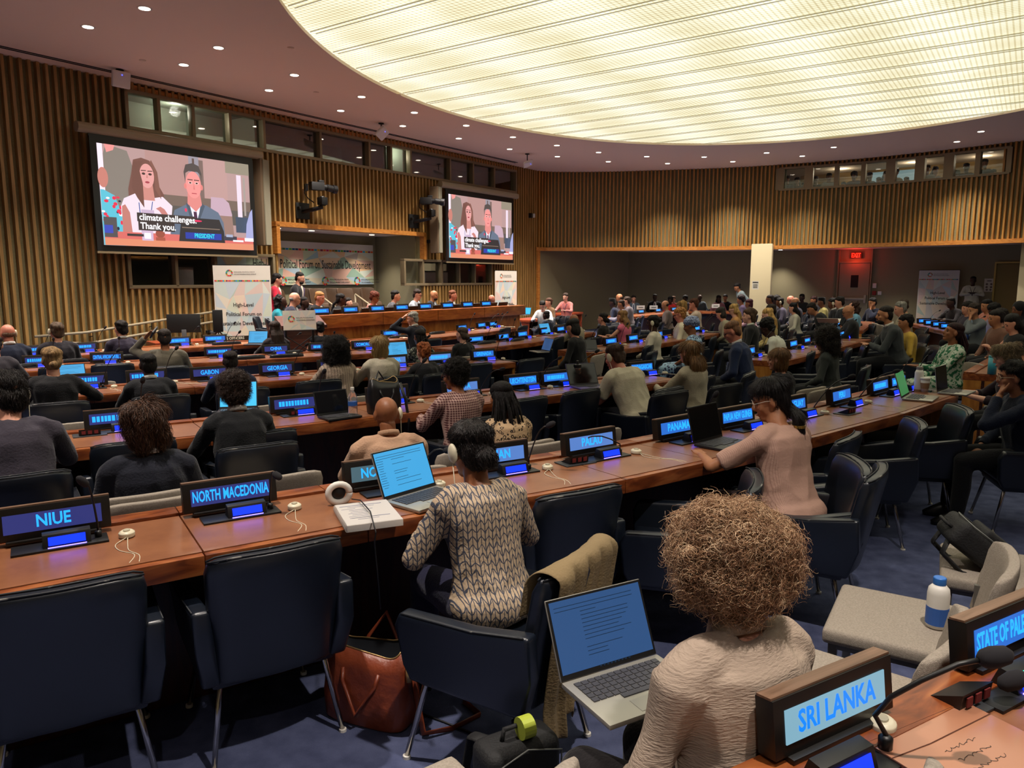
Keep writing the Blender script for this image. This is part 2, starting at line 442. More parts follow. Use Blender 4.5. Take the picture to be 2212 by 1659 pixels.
def booth(name,a,b,z0,z1,dep,m,floor=True):
    mb=MB(); 
    mb.box(((a+b)/2,-dep-.05,(z0+z1)/2),(b-a+.2,.1,z1-z0+.2),M=WM)
    for t in (a-.05,b+.05): mb.box((t,-dep/2-.06,(z0+z1)/2),(.1,dep-.14,z1-z0+.2),M=WM)
    for z in (z0-.05,z1+.05): mb.box(((a+b)/2,-dep/2-.06,z),(b-a,dep-.14,.1),M=WM)
    S(mb,name,m)
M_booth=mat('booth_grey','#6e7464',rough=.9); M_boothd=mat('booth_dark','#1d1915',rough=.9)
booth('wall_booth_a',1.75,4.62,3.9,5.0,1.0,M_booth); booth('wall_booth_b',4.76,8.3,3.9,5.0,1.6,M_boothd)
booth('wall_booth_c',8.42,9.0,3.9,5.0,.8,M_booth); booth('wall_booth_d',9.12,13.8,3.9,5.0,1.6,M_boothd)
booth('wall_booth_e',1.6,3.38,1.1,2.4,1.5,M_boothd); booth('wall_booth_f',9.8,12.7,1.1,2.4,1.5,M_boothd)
# point lamps added inside the two grey booths to light them
for t,e,m_ in ((3.1,6,'booth_lamp_a'),(8.75,4,'booth_lamp_b')):
    l=bpy.data.lights.new(m_,'POINT'); l.energy=e; l.color=(1,.97,.85); l.shadow_soft_size=.1; lo=bpy.data.objects.new(m_,l); COL.objects.link(lo); lo.location=wp(t,-.45,4.85)
# ---- podium recess
RL,RR,RD,RZ=3.5,9.43,1.75,2.84
mb=MB(); mb.box(((RL+RR)/2,-RD-.06,1.3),(RR-RL+.3,.12,3.5),M=WM); S(mb,'wall_podium',M_grey)
mb=MB(); mb.box((RL-.02,-RD/2-.1,1.3),(.06,RD,3.5),M=WM)
# splayed right side wall
p0=Vector((RR+.02,-.12)); p1=Vector((RR+.2,-RD)); d=p1-p0
mb.box((d.length/2,0,1.3),(d.length,.1,3.5),M=WM@Matrix.Translation((p0.x,p0.y,0))@Matrix.Rotation(math.atan2(d.y,d.x),4,'Z')); S(mb,'wall_podium_side',M_grey)
mb=MB(); mb.box(((RL+RR)/2,-RD/2-.06,RZ+.04),(RR-RL+.2,RD+.1,.08),M=WM); S(mb,'ceiling_podium',M_ceil)
mb=MB()
mb.box(((4.9+RR)/2,.05,RZ+.0),(RR-4.9+.16,.22,.1),M=WM); mb.box((4.88,.05,2.53),(.09,.22,.6),M=WM); mb.box((RR+.05,.05,2.53),(.09,.22,.66),M=WM); S(mb,'trim_7',M_orange)
mb=MB(); mb.box((2.9+3.4,1.95,-.02),(6.7,2.5,.5),M=WM); S(mb,'floor_dais',M_carpet)     # low dais
mb=MB(); mb.box((7.1,-.45,.13),(4.6,2.3,.82),M=WM); S(mb,'floor_tier',M_carpet)
# door and its furniture in the recess far wall
def face(u,v,d,ang,name,label=None,cat=None):
    p=atd(u,v,d); return empty(name,p,ang,label,cat)
def wallhit(u,v,seg):     # where a sight line meets a recess wall segment
    (x0,y0),(x1,y1)=CR[seg],CR[seg+1]; r=ray(u,v); dx,dy=x1-x0,y1-y0
    k=(x0*dy-y0*dx)/(r.x*dy-r.y*dx); return Vector((r.x*k,r.y*k,CH+r.z*k)),math.atan2(dy,dx)
p,a=wallhit(1845,620,3)
o=empty('door_1',(p.x,p.y,0),a); o['kind']='structure'; tag(o,'pale grey exit door with push bar in far wall','door')
M_door=mat('door_paint','#8f866c',rough=.7)
mb=MB(); mb.box((0,-.03,1.12),(1.0,.05,2.24)); mb.build('door_leaf',M_door,o,bevel=.004)
mb=MB(); mb.box((-.55,-.04,1.35),(.04,.08,2.7)); mb.box((.55,-.04,1.35),(.04,.08,2.7)); mb.box((0,-.04,2.27),(1.1,.08,.05)); mb.build('door_frame',M_grey,o)
mb=MB(); mb.box((-.12,-.11,1.02),(1.15,.05,.07)); mb.box((.42,-.1,1.02),(.07,.1,.26)); mb.box((-.66,-.1,1.02),(.06,.08,.14)); mb.build('push_bar',mat('satin_steel','#b8b4a4',rough=.35,metal=.6),o,bevel=.006)
mb=MB(); mb.box((.02,-.065,1.62),(.24,.02,.42)); mb.build('vision_panel',M_dark,o)
M_red=emis('exit_red','#ff1408',5)
o=empty('exit_sign',(p.x,p.y,0),a,'red illuminated EXIT sign above the far door','sign')
mb=MB(); mb.box((.03,-.07,2.50),(.36,.06,.2)); mb.build('housing',mat('exit_housing','#3a0605',rough=.6),o)
txt('lettering','EXIT',.2,M_red,o,Matrix.Translation((.03,-.105,2.50))@Matrix.Rotation(PI/2,4,'X'),sx=.75,bold=.006)
lt=bpy.data.lights.new('exit_glow','POINT'); lt.energy=2.2; lt.color=(1,.06,.03); lt.shadow_soft_size=.08; lo=bpy.data.objects.new('exit_glow',lt); COL.objects.link(lo); q=Matrix.Rotation(a,3,'Z')@Vector((.03,-.3,2.42)); lo.location=p.x+q.x,p.y+q.y,q.z
for (u,v,w_,h_,m_,nm,lb,ct) in ((1890,617,.12,.16,M_white,'thermostat','small pale thermostat on wall right of exit door','thermostat'),(1889,633,.12,.14,mat('alarm_red','#8c2018'),'fire_alarm','small red fire alarm pull right of exit door','alarm'),(1901,633,.12,.12,M_white,'wall_switch','small white switch beside the red fire alarm','switch')):
    q,aa=wallhit(u,v,3); mb=MB(); mb.box((0,-.03,0),(w_,.05,h_)); tag(mb.build(nm,m_,loc=q,rz=aa,bevel=.006),lb,ct)
# second door far right
q,aa=wallhit(2192,625,4); o=empty('door_2',(q.x,q.y,0),aa); o['kind']='structure'; tag(o,'open ochre door at the far right of the hall','door')
mb=MB(); mb.box((0,-.04,1.05),(1.0,.05,2.2)); mb.build('door_leaf',mat('door_ochre','#8a7238',rough=.6),o)
mb=MB(); mb.box((-.53,-.05,1.07),(.05,.1,2.25)); mb.box((0,-.05,2.19),(1.1,.1,.05)); mb.build('door_frame',mat('door_gold','#c2a650',rough=.4),o)
# ================================================================= FIXTURES
def wallpx(u,v,off=0):
    r=ray(u,v); o=W0+WN*off; det=-r.x*WD.y+WD.x*r.y; k=(-o.x*WD.y+WD.x*o.y)/det
    p=r*k; t=(p.x-o.x)*WD.x+(p.y-o.y)*WD.y; return t,CH+p.z
def wempty(name,t,off,z,label,cat,group=None): return empty(name,wp(t,off,z),WANG,label,cat,group)
FX=Matrix.Rotation(PI/2,4,'X')      # lays flat text/plates upright facing -y
def up(x,y,z): return Matrix.Translation((x,y,z))@FX
# downlights
M_lamp=emis('downlight_glow','#ffe9d0',9); M_lring=mat('downlight_ring','#c9bfb4',rough=.35)
def mk_down():
    o=empty('downlight'); mb=MB(); mb.lathe([(.045,.0),(.085,-.002),(.095,.004),(.095,.012),(.04,.012)],24); mb.build('ring',M_lring,o,smooth=True)
    mb=MB(); mb.lathe([(.002,-.0045),(.068,-.0045),(.068,-.003),(.002,-.003)],20); mb.build('lamp',M_lamp,o); return o
PXD=[(190,58),(312,18),(397,140),(472,103),(581,195),(636,162),(736,239),(781,209),(870,272),(895,243),(991,299),(1007,271),(1101,322),(1108,296),(1204,338),(1203,314),(1293,329),(1314,349),(1397,338),(1442,353),(1521,339),(1583,349),(1656,330),(1733,337),(1801,318),(2067,306),(2119,284)]
d0=mk_down(); used=False; n=0
def spot(p,e,name='downlight_beam',ang=98):
    l=bpy.data.lights.new(name,'SPOT'); l.energy=e; l.color=(1,.90,.80); l.spot_size=math.radians(ang); l.spot_blend=1.0; l.shadow_soft_size=.06
    lo=bpy.data.objects.new(name,l); COL.objects.link(lo); lo.location=p
def putdown(x,y,z,label,grp,e):
    global used
    if not used: o=d0; used=True; o.location=(x,y,z); tag(o,label,'downlight',grp)
    else: o=dup(d0,(x,y,z),0,label,grp); 
    spot((x,y,z-.03),e)
def ceilpt(u,v,z): r=ray(u,v); k=(z-CH)/r.z; return r.x*k,r.y*k
for i,(u,v) in enumerate(sorted(PXD)):
    x,y=ceilpt(u,v,H); putdown(x,y,H-.002,f'round recessed downlight, {ordn(i+1)} from the left in the main ceiling','downlights around the luminous oval',SPOT)
for i,(u,v) in enumerate([(1403,545),(1435,546),(1494,548),(1525,542),(1672,541),(1780,535),(1918,532),(1946,536),(2080,532)]):
    x,y=ceilpt(u,v,2.72); y=min(y,26.5); putdown(x,y,2.715,f'small downlight in the low rear ceiling, {ordn(i+1)} from the left','downlights in the low rear ceiling',60)
for i,(u,v) in enumerate([(600,493),(673,498),(803,507)]):
    x,y=ceilpt(u,v,RZ); putdown(x,y,RZ-.003,f'downlight over the podium recess, {ordn(i+1)} from the left','downlights over the podium',50)
for i,(x,y) in enumerate([(-5.5,6),(-5.2,2),(-4,-1.5),(0,-2),(4,-1.5),(9,-.5),(13,6),(13.4,11),(-7.5,8.5),(-3.3,6.4),(1.2,1.0),(-1.6,3.0),(6.5,.8)]):  # extra downlights out of view, added to light the near area
    putdown(x,y,H-.002,'round recessed downlight outside the view of the photo','unseen downlights',SPOT*1.25)
# screens ---------------------------------------------------------------
SCR={}
def em(col,s=1.0):
    k='px_'+col
    return emis(k,col,s)
def screen(t0,label,cat='projection screen'):
    w_,h_=2.87,1.64; zb=2.26
    o=wempty('projection_screen',t0,.46,0,label,cat)
    mb=MB(); mb.box((w_/2,0,zb+h_/2),(w_+.22,.02,h_+.2)); mb.box((w_/2,.02,zb+h_+.13),(w_+.22,.02,.12)); mb.build('screen_surround',M_black,o)
    mb=MB(); mb.tube([(-.28,.03,zb+h_+.22),(w_+.33,.03,zb+h_+.22)],.085,16); mb.build('roller_housing',M_beige,o,smooth=False)
    for x in (-.1,w_+.15): 
        b=MB(); b.box((x,.14,zb+h_+.22),(.06,.3,.07)); b.build('wall_bracket',M_beige,o)
    mb=MB(); mb.box((w_/2,-.01,zb-.12),(w_+.24,.03,.035)); mb.build('bottom_bar',M_frame,o)
    mats=[];idx={}
    P=MB(); lay=[0]
    def mi(c):
        if c not in idx: idx[c]=len(mats); mats.append(em(c))
        return idx[c]
    def poly(pts,c):
        lay[0]+=1; y=-.0115-.0006*lay[0]
        P.add([(px*w_,y,zb+h_*(1-py)) for px,py in pts],[tuple(range(len(pts)))],mi=mi(c))
    def el(cx_,cy_,rx,ry,c,n=22): poly([(cx_+rx*math.cos(-2*PI*k/n),cy_+ry*math.sin(-2*PI*k/n)) for k in range(n)],c)
    def rc(a,b,c_,d,c): poly([(a,d),(c_,d),(c_,b),(a,b)],c)
    rc(0,0,1,1,'#a98a88'); rc(0,0,.03,.7,'#e9d4e2'); rc(.28,0,.56,.48,'#a8837e'); rc(.56,0,.63,.55,'#8d8790'); rc(.585,.02,.6,.5,'#5d4a46'); rc(.63,.03,.66,.5,'#75605a'); rc(.66,0,.83,.45,'#b08c88')
    rc(.82,0,1,.13,'#8a8070'); rc(.3,.44,1,.56,'#6f5d54'); rc(.3,.55,1,.72,'#57504c'); rc(.9,.14,.935,.66,'#d9c8d6'); rc(.95,.16,.965,.6,'#9a8f88'); rc(.88,.62,1,.8,'#3f4a5c')
    poly([(.03,.62),(.21,.62),(.2,.2),(.17,.04),(.05,0),(.03,.1)],'#7d736b'); poly([(.04,0),(.1,0),(.09,.05),(.05,.08)],'#d98a86')
    el(.02,.33,.03,.1,'#b8756a'); poly([(0,1),(.13,1),(.12,.7),(.08,.5),(.02,.45),(0,.45)],'#57b0c4')
    rs=random.Random(3)
    for _ in range(26): el(rs.uniform(.005,.11),rs.uniform(.5,.9),rs.uniform(.006,.014),rs.uniform(.01,.025),rs.choice(['#d4304a','#f2e6ea','#d4304a','#23203a']),8)
    # chair, woman, man
    poly([(.68,.88),(.84,.88),(.85,.6),(.83,.47),(.79,.42),(.7,.42)],'#b79aa8'); poly([(.72,.62),(.85,.62),(.86,.9),(.72,.9)],'#8f7168')
    poly([(.16,.62),(.37,.62),(.38,.45),(.35,.36),(.33,.2),(.3,.11),(.25,.09),(.2,.12),(.185,.25),(.16,.42)],'#6f4a42')
    poly([(.12,.92),(.4,.92),(.43,.56),(.37,.47),(.29,.5),(.2,.46),(.13,.52),(.11,.6)],'#dccbd6')
    poly([(.11,.9),(.17,.9),(.16,.66),(.135,.58),(.115,.6)],'#b3736a'); poly([(.25,.35),(.31,.35),(.32,.52),(.24,.52)],'#bd7f76')
    el(.278,.27,.045,.125,'#d29490'); poly([(.21,.5),(.25,.6),(.25,.35),(.232,.2),(.26,.12),(.2,.14),(.18,.4)],'#6a463e'); poly([(.3,.13),(.325,.22),(.325,.4),(.36,.5),(.345,.22),(.31,.1)],'#7a5248')
    for ex in (.258,.298): el(ex,.25,.011,.012,'#43302e'); poly([(ex-.016,.225),(ex+.016,.22),(ex+.016,.212),(ex-.014,.215)],'#4d3733')
    el(.278,.335,.014,.011,'#9a3c48'); poly([(.272,.29),(.284,.29),(.279,.25)],'#b67872')
    poly([(.3,.53),(.305,.53),(.275,.78),(.27,.78)],'#2f4a8c'); poly([(.215,.55),(.22,.55),(.228,.85),(.222,.85)],'#2f4a8c')
    poly([(.34,.62),(.4,.76),(.43,.74),(.375,.6),(.35,.575),(.32,.6)],'#b87670')
    poly([(.4,.93),(.79,.93),(.78,.7),(.745,.59),(.66,.52),(.53,.52),(.44,.6),(.415,.75)],'#5f6a7c')
    poly([(.53,.52),(.58,.8),(.62,.52)],'#dcd9ea'); poly([(.568,.6),(.59,.6),(.6,.8),(.575,.8)],'#4b2c44'); poly([(.52,.52),(.54,.5),(.57,.72),(.55,.72)],'#49525f'); poly([(.63,.5),(.65,.53),(.6,.72),(.585,.72)],'#49525f')
    poly([(.535,.4),(.62,.4),(.63,.52),(.585,.6),(.53,.52)],'#cf7f7a'); el(.578,.31,.053,.145,'#e28a86'); el(.522,.33,.009,.03,'#d27a74'); el(.634,.33,.009,.03,'#d27a74')
    poly([(.522,.3),(.527,.19),(.55,.165),(.61,.165),(.63,.2),(.634,.29),(.638,.18),(.62,.1),(.58,.075),(.53,.1),(.515,.18)],'#4f4644')
    for ex in (.556,.6): el(ex,.29,.013,.014,'#f0b9b4'); el(ex,.29,.008,.009,'#3d2a2a'); poly([(ex-.018,.262),(ex+.018,.262),(ex+.018,.252),(ex-.018,.252)],'#4a3a38')
    poly([(.574,.36),(.586,.36),(.58,.29)],'#c5736f'); rc(.562,.398,.596,.408,'#a84a52')
    # desk, glass, gavel, nameplate
    rc(0,.86,1,.94,'#c8645e'); rc(0,.93,1,1,'#cf8264')
    rc(.0,.72,.075,.92,'#4f4a4c'); rc(.0,.8,.05,.88,'#3b46a8'); rc(.225,.62,.305,.74,'#b9a3bb'); rc(.22,.8,.29,.94,'#c2a9c0'); rc(.235,.86,.275,.92,'#efe4ee'); el(.335,.86,.03,.045,'#8f4a3c'); rc(.305,.9,.365,.935,'#9c5040')
    rc(.13,.875,.23,.9,'#3a3334'); poly([(.455,.93),(.78,.93),(.775,.8),(.745,.67),(.48,.67)],'#302c2e'); rc(.48,.775,.745,.785,'#7d6a5e'); rc(.5,.83,.755,.9,'#2c3a96'); el(.585,.7,.035,.01,'#e0305c'); rc(.77,.85,.87,.9,'#3d3a46'); rc(.84,.89,.92,.91,'#efe2ea'); rc(.93,.86,1,.9,'#e8dce6'); rc(.79,.83,.84,.86,'#9aa0b8')
    poly([(.94,.86),(1,.86),(1,.52),(.98,.56),(.95,.7)],'#9a9cc6'); el(.512,.59,.008,.02,'#d83a5a')
    rc(.195,.655,.57,.745,'#3a3130'); rc(.2,.745,.43,.835,'#3a3130')
    me=P.mesh('picture',fix=False); link('picture',me,mats,o)
    W=emis('caption_white','#f6f2f4',1.0); cy=-.0115-.0006*lay[0]-.001
    txt('caption','climate challenges.',.155,W,o,up(.2*w_+.02,cy,zb+h_*(1-.70)),align='LEFT',sx=.93,bold=.003)
    txt('caption','Thank you.',.155,W,o,up(.205*w_+.02,cy,zb+h_*(1-.79)),align='LEFT',sx=.93,bold=.003)
    txt('picture_lettering','PRESIDENT',.11,em('#35e0f0',.8),o,up(.632*w_,cy,zb+h_*(1-.865)),sx=.75,bold=.003)
    return o
T1=wallpx(208,318,.46)[0]; T2=wallpx(968,422,.46)[0]
screen(T1,'large projection screen at the left showing two seated people and captions')
screen(T2,'farther projection screen right of the podium showing the same two people')
# column loudspeakers
def linearray(u0,v0,u1,v1,off,label):
    t,z1=wallpx(u0,v0,off); _,z0=wallpx(u1,v1,off); z0=2.37; z1=4.05
    o=wempty('column_loudspeaker',t,off,0,label,'loudspeaker')
    mb=MB(); mb.box((0,.06,(z0+z1)/2),(.24,.22,z1-z0)); mb.build('cabinet',mat('speaker_brown','#6d5a45',rough=.6),o,bevel=.008)
    mb=MB(); mb.box((.03,-.06,(z0+z1)/2),(.17,.02,z1-z0-.02)); mb.build('grille',mat('speaker_grille','#8f8a76',rough=.7,bump=.4,bs=300),o)
    for z in (z0+.3,z1-.4): b=MB(); b.box((0,.25,z),(.07,off-.1,.08)); b.build('wall_bracket',M_black,o)
    for k in KIDS(o): k.rotation_euler=(0,0,math.radians(14)); 
    return o
linearray(566,352,590,538,.42,'tall slim column loudspeaker beside the large screen')
linearray(945,408,948,553,.42,'tall slim column loudspeaker left of the farther screen')
# broadcast cameras
def bcam(u,v,label,flip=1,yaw=0):
    t,z=wallpx(u,v,.1); o=wempty('broadcast_camera',t,.1,z,label,'camera')
    mb=MB(); mb.box((0,0,-.3),(.36,.04,.34)); mb.box((-.12,-.05,-.25),(.06,.1,.06)); mb.build('wall_plate',M_black,o,bevel=.006)
    mb=MB(); mb.tube([(0,0,-.32),(.12,-.3,-.26),(.2,-.42,-.22)],.045,8); mb.box((.2,-.42,-.1),(.16,.16,.16)); mb.lathe([(.07,-.2),(.07,-.03),(.05,.0)],16,M=Matrix.Translation((.2,-.42,0))); mb.build('pan_head',M_black,o,bevel=.006)
    R=Matrix.Translation((.2,-.42,.14))@Matrix.Rotation(yaw,4,'Z')
    mb=MB(); mb.box((-.12,0,.06),(.3,.16,.17),M=R); mb.box((-.02,0,.17),(.12,.08,.05),M=R); mb.build('camera_body',mat('camera_body','#1d1d1f',rough=.5),o,bevel=.012)
    mb=MB(); mb.tube([(.0,0,.05),(.1,0,.05),(.11,0,.05),(.24,0,.03),(.25,0,.03),(.34,0,.02)],[.06,.06,.075,.075,.09,.09],18,M=R); mb.build('lens',M_black,o,smooth=False)
    mb=MB(); mb.tube([(-.15,.02,.1),(-.3,.1,.1),(-.33,.16,-.08),(-.2,.25,-.18),(-.05,.3,-.25)],.012,6,M=R); mb.box((-.24,.26,.05),(.07,.07,.14),M=R); mb.build('cable',M_black,o)
bcam(652,425,'black broadcast camera on wall arm beside large screen',yaw=-.25)
bcam(893,452,'black broadcast camera on wall arm near farther screen',yaw=-1.0)
# ceiling antennas
def antenna(u,v,label,rx=.35,ry=0):
    x,y=ceilpt(u,v-22,H); p=atd(u,v,y)
    o=empty('ceiling_antenna',(p.x,p.y,H),WANG,label,'wireless antenna')
    mb=MB(); mb.lathe([(.06,0),(.06,-.02),(.02,-.03)],14); mb.tube([(0,0,0),(0,0,p.z-H+.09)],.014,8); mb.build('mount',M_black,o)
    R=Matrix.Translation((0,-.02,p.z-H))@Matrix.Rotation(rx,4,'X')@Matrix.Rotation(ry,4,'Y')
    mb=MB(); mb.box((0,0,0),(.3,.06,.26),M=R); mb.build('housing',M_white,o,bevel=.028,seg=4)
    mb=MB(); mb.ball((.0,-.033,.07),.007,8,6,M=R); mb.build('indicator',emis('led_blue','#3040ff',6),o)
antenna(260,172,'white square ceiling antenna above the left wall slats',.2)
antenna(824,288,'white ceiling antenna hanging above the middle booth windows',.7,.4)
antenna(1139,354,'white ceiling antenna near the far corner of the hall',1.1,.7)
for i,(u,v) in enumerate([(628,103),(308,130),(683,199),(861,204)]): 
    x,y=ceilpt(u,v,H); mb=MB(); mb.lathe([(.05,0),(.05,-.006),(.02,-.02),(.002,-.022)],16); tag(mb.build('sprinkler',M_ceil,loc=(x,y,H),smooth=True),f'small ceiling sprinkler disc, {ordn([4,1,5,6][i]-0 if i!=1 else 1)} one from the left' if 0 else ['small sprinkler disc in ceiling above the middle of the strip','small sprinkler disc in ceiling above the nearest antenna','small sprinkler disc near the fifth downlight','small sprinkler disc beside the oval rim'][i],'sprinkler')
# wall sensor right of screen
t,z=wallpx(1144,466,.06); o=wempty('wall_sensor',t,.12,z,'small black and white wall sensor right of farther screen','sensor'); mb=MB(); mb.box((-.05,0,0),(.09,.12,.14)); mb.build('bracket',M_black,o); mb=MB(); mb.box((.05,-.03,0),(.09,.12,.12)); mb.build('housing',M_white,o,bevel=.01)
# banners ---------------------------------------------------------------
def colmat(name,rough=.6,em_=0):
    m,t,b=nt(name); a=node(t,'ShaderNodeAttribute'); a.attribute_name='Col'; t.links.new(a.outputs['Color'],b.inputs['Base Color']); b.inputs['Roughness'].default_value=rough
    return m
M_print=colmat('printed_facets')
def facets(w_,h_,nx_,nz_,pal,seed,wash=0.0):     # tiled triangles of print, x 0..w, z 0..h, facing -y
    r=random.Random(seed); vs=[];fs=[];cs=[]
    for i in range(nx_+1):
        for j in range(nz_+1):
            vs.append((w_*(i+(r.uniform(-.42,.42) if 0<i<nx_ else 0))/nx_,0,h_*(j+(r.uniform(-.42,.42) if 0<j<nz_ else 0))/nz_))
    for i in range(nx_):
        for j in range(nz_):
            a,b,c,d=i*(nz_+1)+j,(i+1)*(nz_+1)+j,(i+1)*(nz_+1)+j+1,i*(nz_+1)+j+1
            for f in (((a,b,c),(a,c,d)) if r.random()<.5 else ((a,b,d),(b,c,d))):
                fs.append(f); q=hx(r.choice(pal)); cs.append(tuple(q[k]*(1-wash)+.62*wash for k in range(3))+(1,))
    me=bpy.data.meshes.new('facets'); me.from_pydata(vs,[],fs); ca=me.color_attributes.new('Col','FLOAT_COLOR','CORNER')
    li=0
    for f,c in zip(fs,cs):
        for _ in f: ca.data[li].color=c; li+=1
    return me
PAL=['#b8c4a0','#d8b890','#c99f8c','#a8bfb4','#9fb6c4','#d6c9a8','#c8a090','#86a890','#dcae7c','#b0a498','#c9d0c0','#d9a78f','#8fb0b8','#e0c08c']
SDG=['#e5243b','#dda63a','#4c9f38','#c5192d','#ff3a21','#26bde2','#fcc30b','#a21942','#fd6925','#dd1367','#fd9d24','#bf8b2e','#3f7e44','#0a97d9','#56c02b','#00689d','#19486a']
def strip(w_,h_,n):
    vs=[];fs=[];cs=[]
    for i in range(n): 
        a,b=w_*i/n,w_*(i+.86)/n; k=len(vs); vs+=[(a,0,0),(b,0,0),(b,0,h_),(a,0,h_)]; fs.append((k,k+1,k+2,k+3)); cs.append(tuple(x*.7 for x in hx(SDG[i%17])[:3])+(1,))
    return vs,fs,cs
def wheel(r0,r1,cx_=0,cz=0):
    vs=[];fs=[];cs=[]
    for i in range(17):
        k=len(vs); n=4
        for j in range(n+1):
            a=2*PI*(i+j/n*.88)/17; vs+=[(cx_+r0*math.sin(a),0,cz+r0*math.cos(a)),(cx_+r1*math.sin(a),0,cz+r1*math.cos(a))]
        for j in range(n): fs.append((k+2*j,k+2*j+1,k+2*j+3,k+2*j+2)); cs.append(tuple(x*.8 for x in hx(SDG[i])[:3])+(1,))
    return vs,fs,cs
def cmesh(name,parts,m,parent,loc=(0,0,0)):
    vs=[];fs=[];cs=[]
    for v,f,c in parts: k=len(vs); vs+=v; fs+=[tuple(i+k for i in q) for q in f]; cs+=c
    me=bpy.data.meshes.new(name); me.from_pydata(vs,[],fs); ca=me.color_attributes.new('Col','FLOAT_COLOR','CORNER'); li=0
    for f,c in zip(fs,cs):
        for _ in f: ca.data[li].color=c; li+=1
    return link(name,me,m,parent,loc)
M_ink=mat('print_ink','#33312f',rough=.7); M_panel=mat('banner_white','#cfc9bf',rough=.7)
def emblem(o,x,y,z,s):
    e=cmesh('emblem',[wheel(.058*s,.1*s)],M_print,o,(x,y,z))
    txt('lettering','HIGH-LEVEL POLITICAL FORUM',.052*s,M_ink,o,up(x+.13*s,y-.001,z+.03*s),align='LEFT',sx=.8)
    txt('lettering','ON SUSTAINABLE DEVELOPMENT',.052*s,M_ink,o,up(x+.13*s,y-.001,z-.035*s),align='LEFT',sx=.8)
def banner(p,rz,w_,h_,label,tilt=0):
    o=empty('roll_up_banner',(p.x,p.y,p.z),rz,label,'banner')
    mb=MB(); mb.box((0,0,h_/2),(w_,.012,h_)); mb.build('panel',M_panel,o)
    mb=MB(); mb.box((0,.01,h_),(w_+.02,.03,.03)); mb.build('top_rail',M_black,o)
    mb=MB(); mb.box((0,.0,.03),(w_+.06,.16,.06)); mb.build('base',mat('alu','#9a9a98',rough=.35,metal=.8),o,bevel=.01)
    me=facets(w_*.96,h_-.36,5,6,PAL,int(w_*100)+int(p.x),.45); link('printed_pattern',me,M_print,o,(-w_*.48,-.008,.07))
    cmesh('colour_strip',[strip(w_*.96,.03,34)],M_print,o,(-w_*.48,-.0095,h_-.30))
    emblem(o,-w_*.22,-.009,h_-.14,w_*.62)
    for i,(s_,q) in enumerate((('High-Level',.60),('Political Forum on',.515),('Sustainable Development',.43))):
        txt('lettering',s_,.098*w_,M_ink,o,up(0,-.0105,h_*(q+.04)),sx=.86,bold=.0018*w_)
    return o
q=atd(523,600,14.1); banner(Vector((q.x,q.y,zf(q.x,q.y))),math.radians(14),1.02,1.95-zf(q.x,q.y),'tall pastel forum banner standing left of the podium')
q=atd(1093,600,20.6); banner(Vector((q.x,q.y,zf(q.x,q.y))),math.radians(55),1.02,1.92-zf(q.x,q.y),'tall pastel forum banner standing right of the podium desk')
q,aa=wallhit(2028,600,4); q=q*.985; banner(Vector((q.x,q.y,0)),aa+.12,1.14,1.97,'tall pastel forum banner against the far right wall')
# podium backdrop
BO=-1.62; tb1,zb1=wallpx(806,530,BO); tb0=RL+.05; zb0=wallpx(806,614,BO)[1]
o=wempty('podium_backdrop',tb0,BO,0,'wide pastel forum backdrop behind the podium','backdrop')
bw=tb1-tb0; mb=MB(); mb.box((bw/2,.03,(zb0+zb1)/2),(bw,.04,zb1-zb0)); mb.build('panel',M_panel,o)
link('printed_pattern',facets(bw,(zb1-zb0)*.80,13,4,PAL[:],11,.12),M_print,o,(0,.008,zb0))
cmesh('colour_strip',[strip(bw,.045,60)],M_print,o,(0,.006,zb0+(zb1-zb0)*.80))
tx0=wallpx(546,570,BO)[0]-tb0; tx1=wallpx(800,574,BO)[0]-tb0
tz=wallpx(690,572,BO)[1]
L_=txt('lettering','High-Level Political Forum on Sustainable Development',.30,M_ink,o,up(0,.004,tz),align='LEFT',sx=1,bold=.004)
wd=max(v.co.x for v in L_.data.vertices)-min(v.co.x for v in L_.data.vertices)
L_.data.transform(Matrix.Translation((tx0,0,0))@Matrix.Scale((tx1-tx0)/wd,4,(1,0,0)))
for u in (612,703,772): emblem(o,wallpx(u,607,BO)[0]-tb0,.004,wallpx(u,607,BO)[1],1.1)
# handrail on the front wall
t0,z0=wallpx(75,727,.18); t1,z1=wallpx(470,672,.18)
o=wempty('handrail',0,.18,0,'double bronze handrail rising along the left wall','handrail')
for dz in (0,-.19): mb=MB(); mb.tube([(t0+(.3 if dz else 0),0,z0+dz*.6),(t0+.8,0,z0+.02+dz),(t1,0,z1+dz)],.022,10); mb.build('rail',M_beige,o,smooth=True)
for k in range(5):
    t=t0+.9+k*(t1-t0-1.2)/4; z=z0+.02+(z1-z0-.02)*(t-t0-.8)/(t1-t0-.8); mb=MB(); mb.tube([(t,0,z-.01),(t,.02,z-.24)],.008,6); mb.tube([(t,.0,z-.08),(t,.14,z-.1)],.008,6); mb.build('bracket',M_black,o)
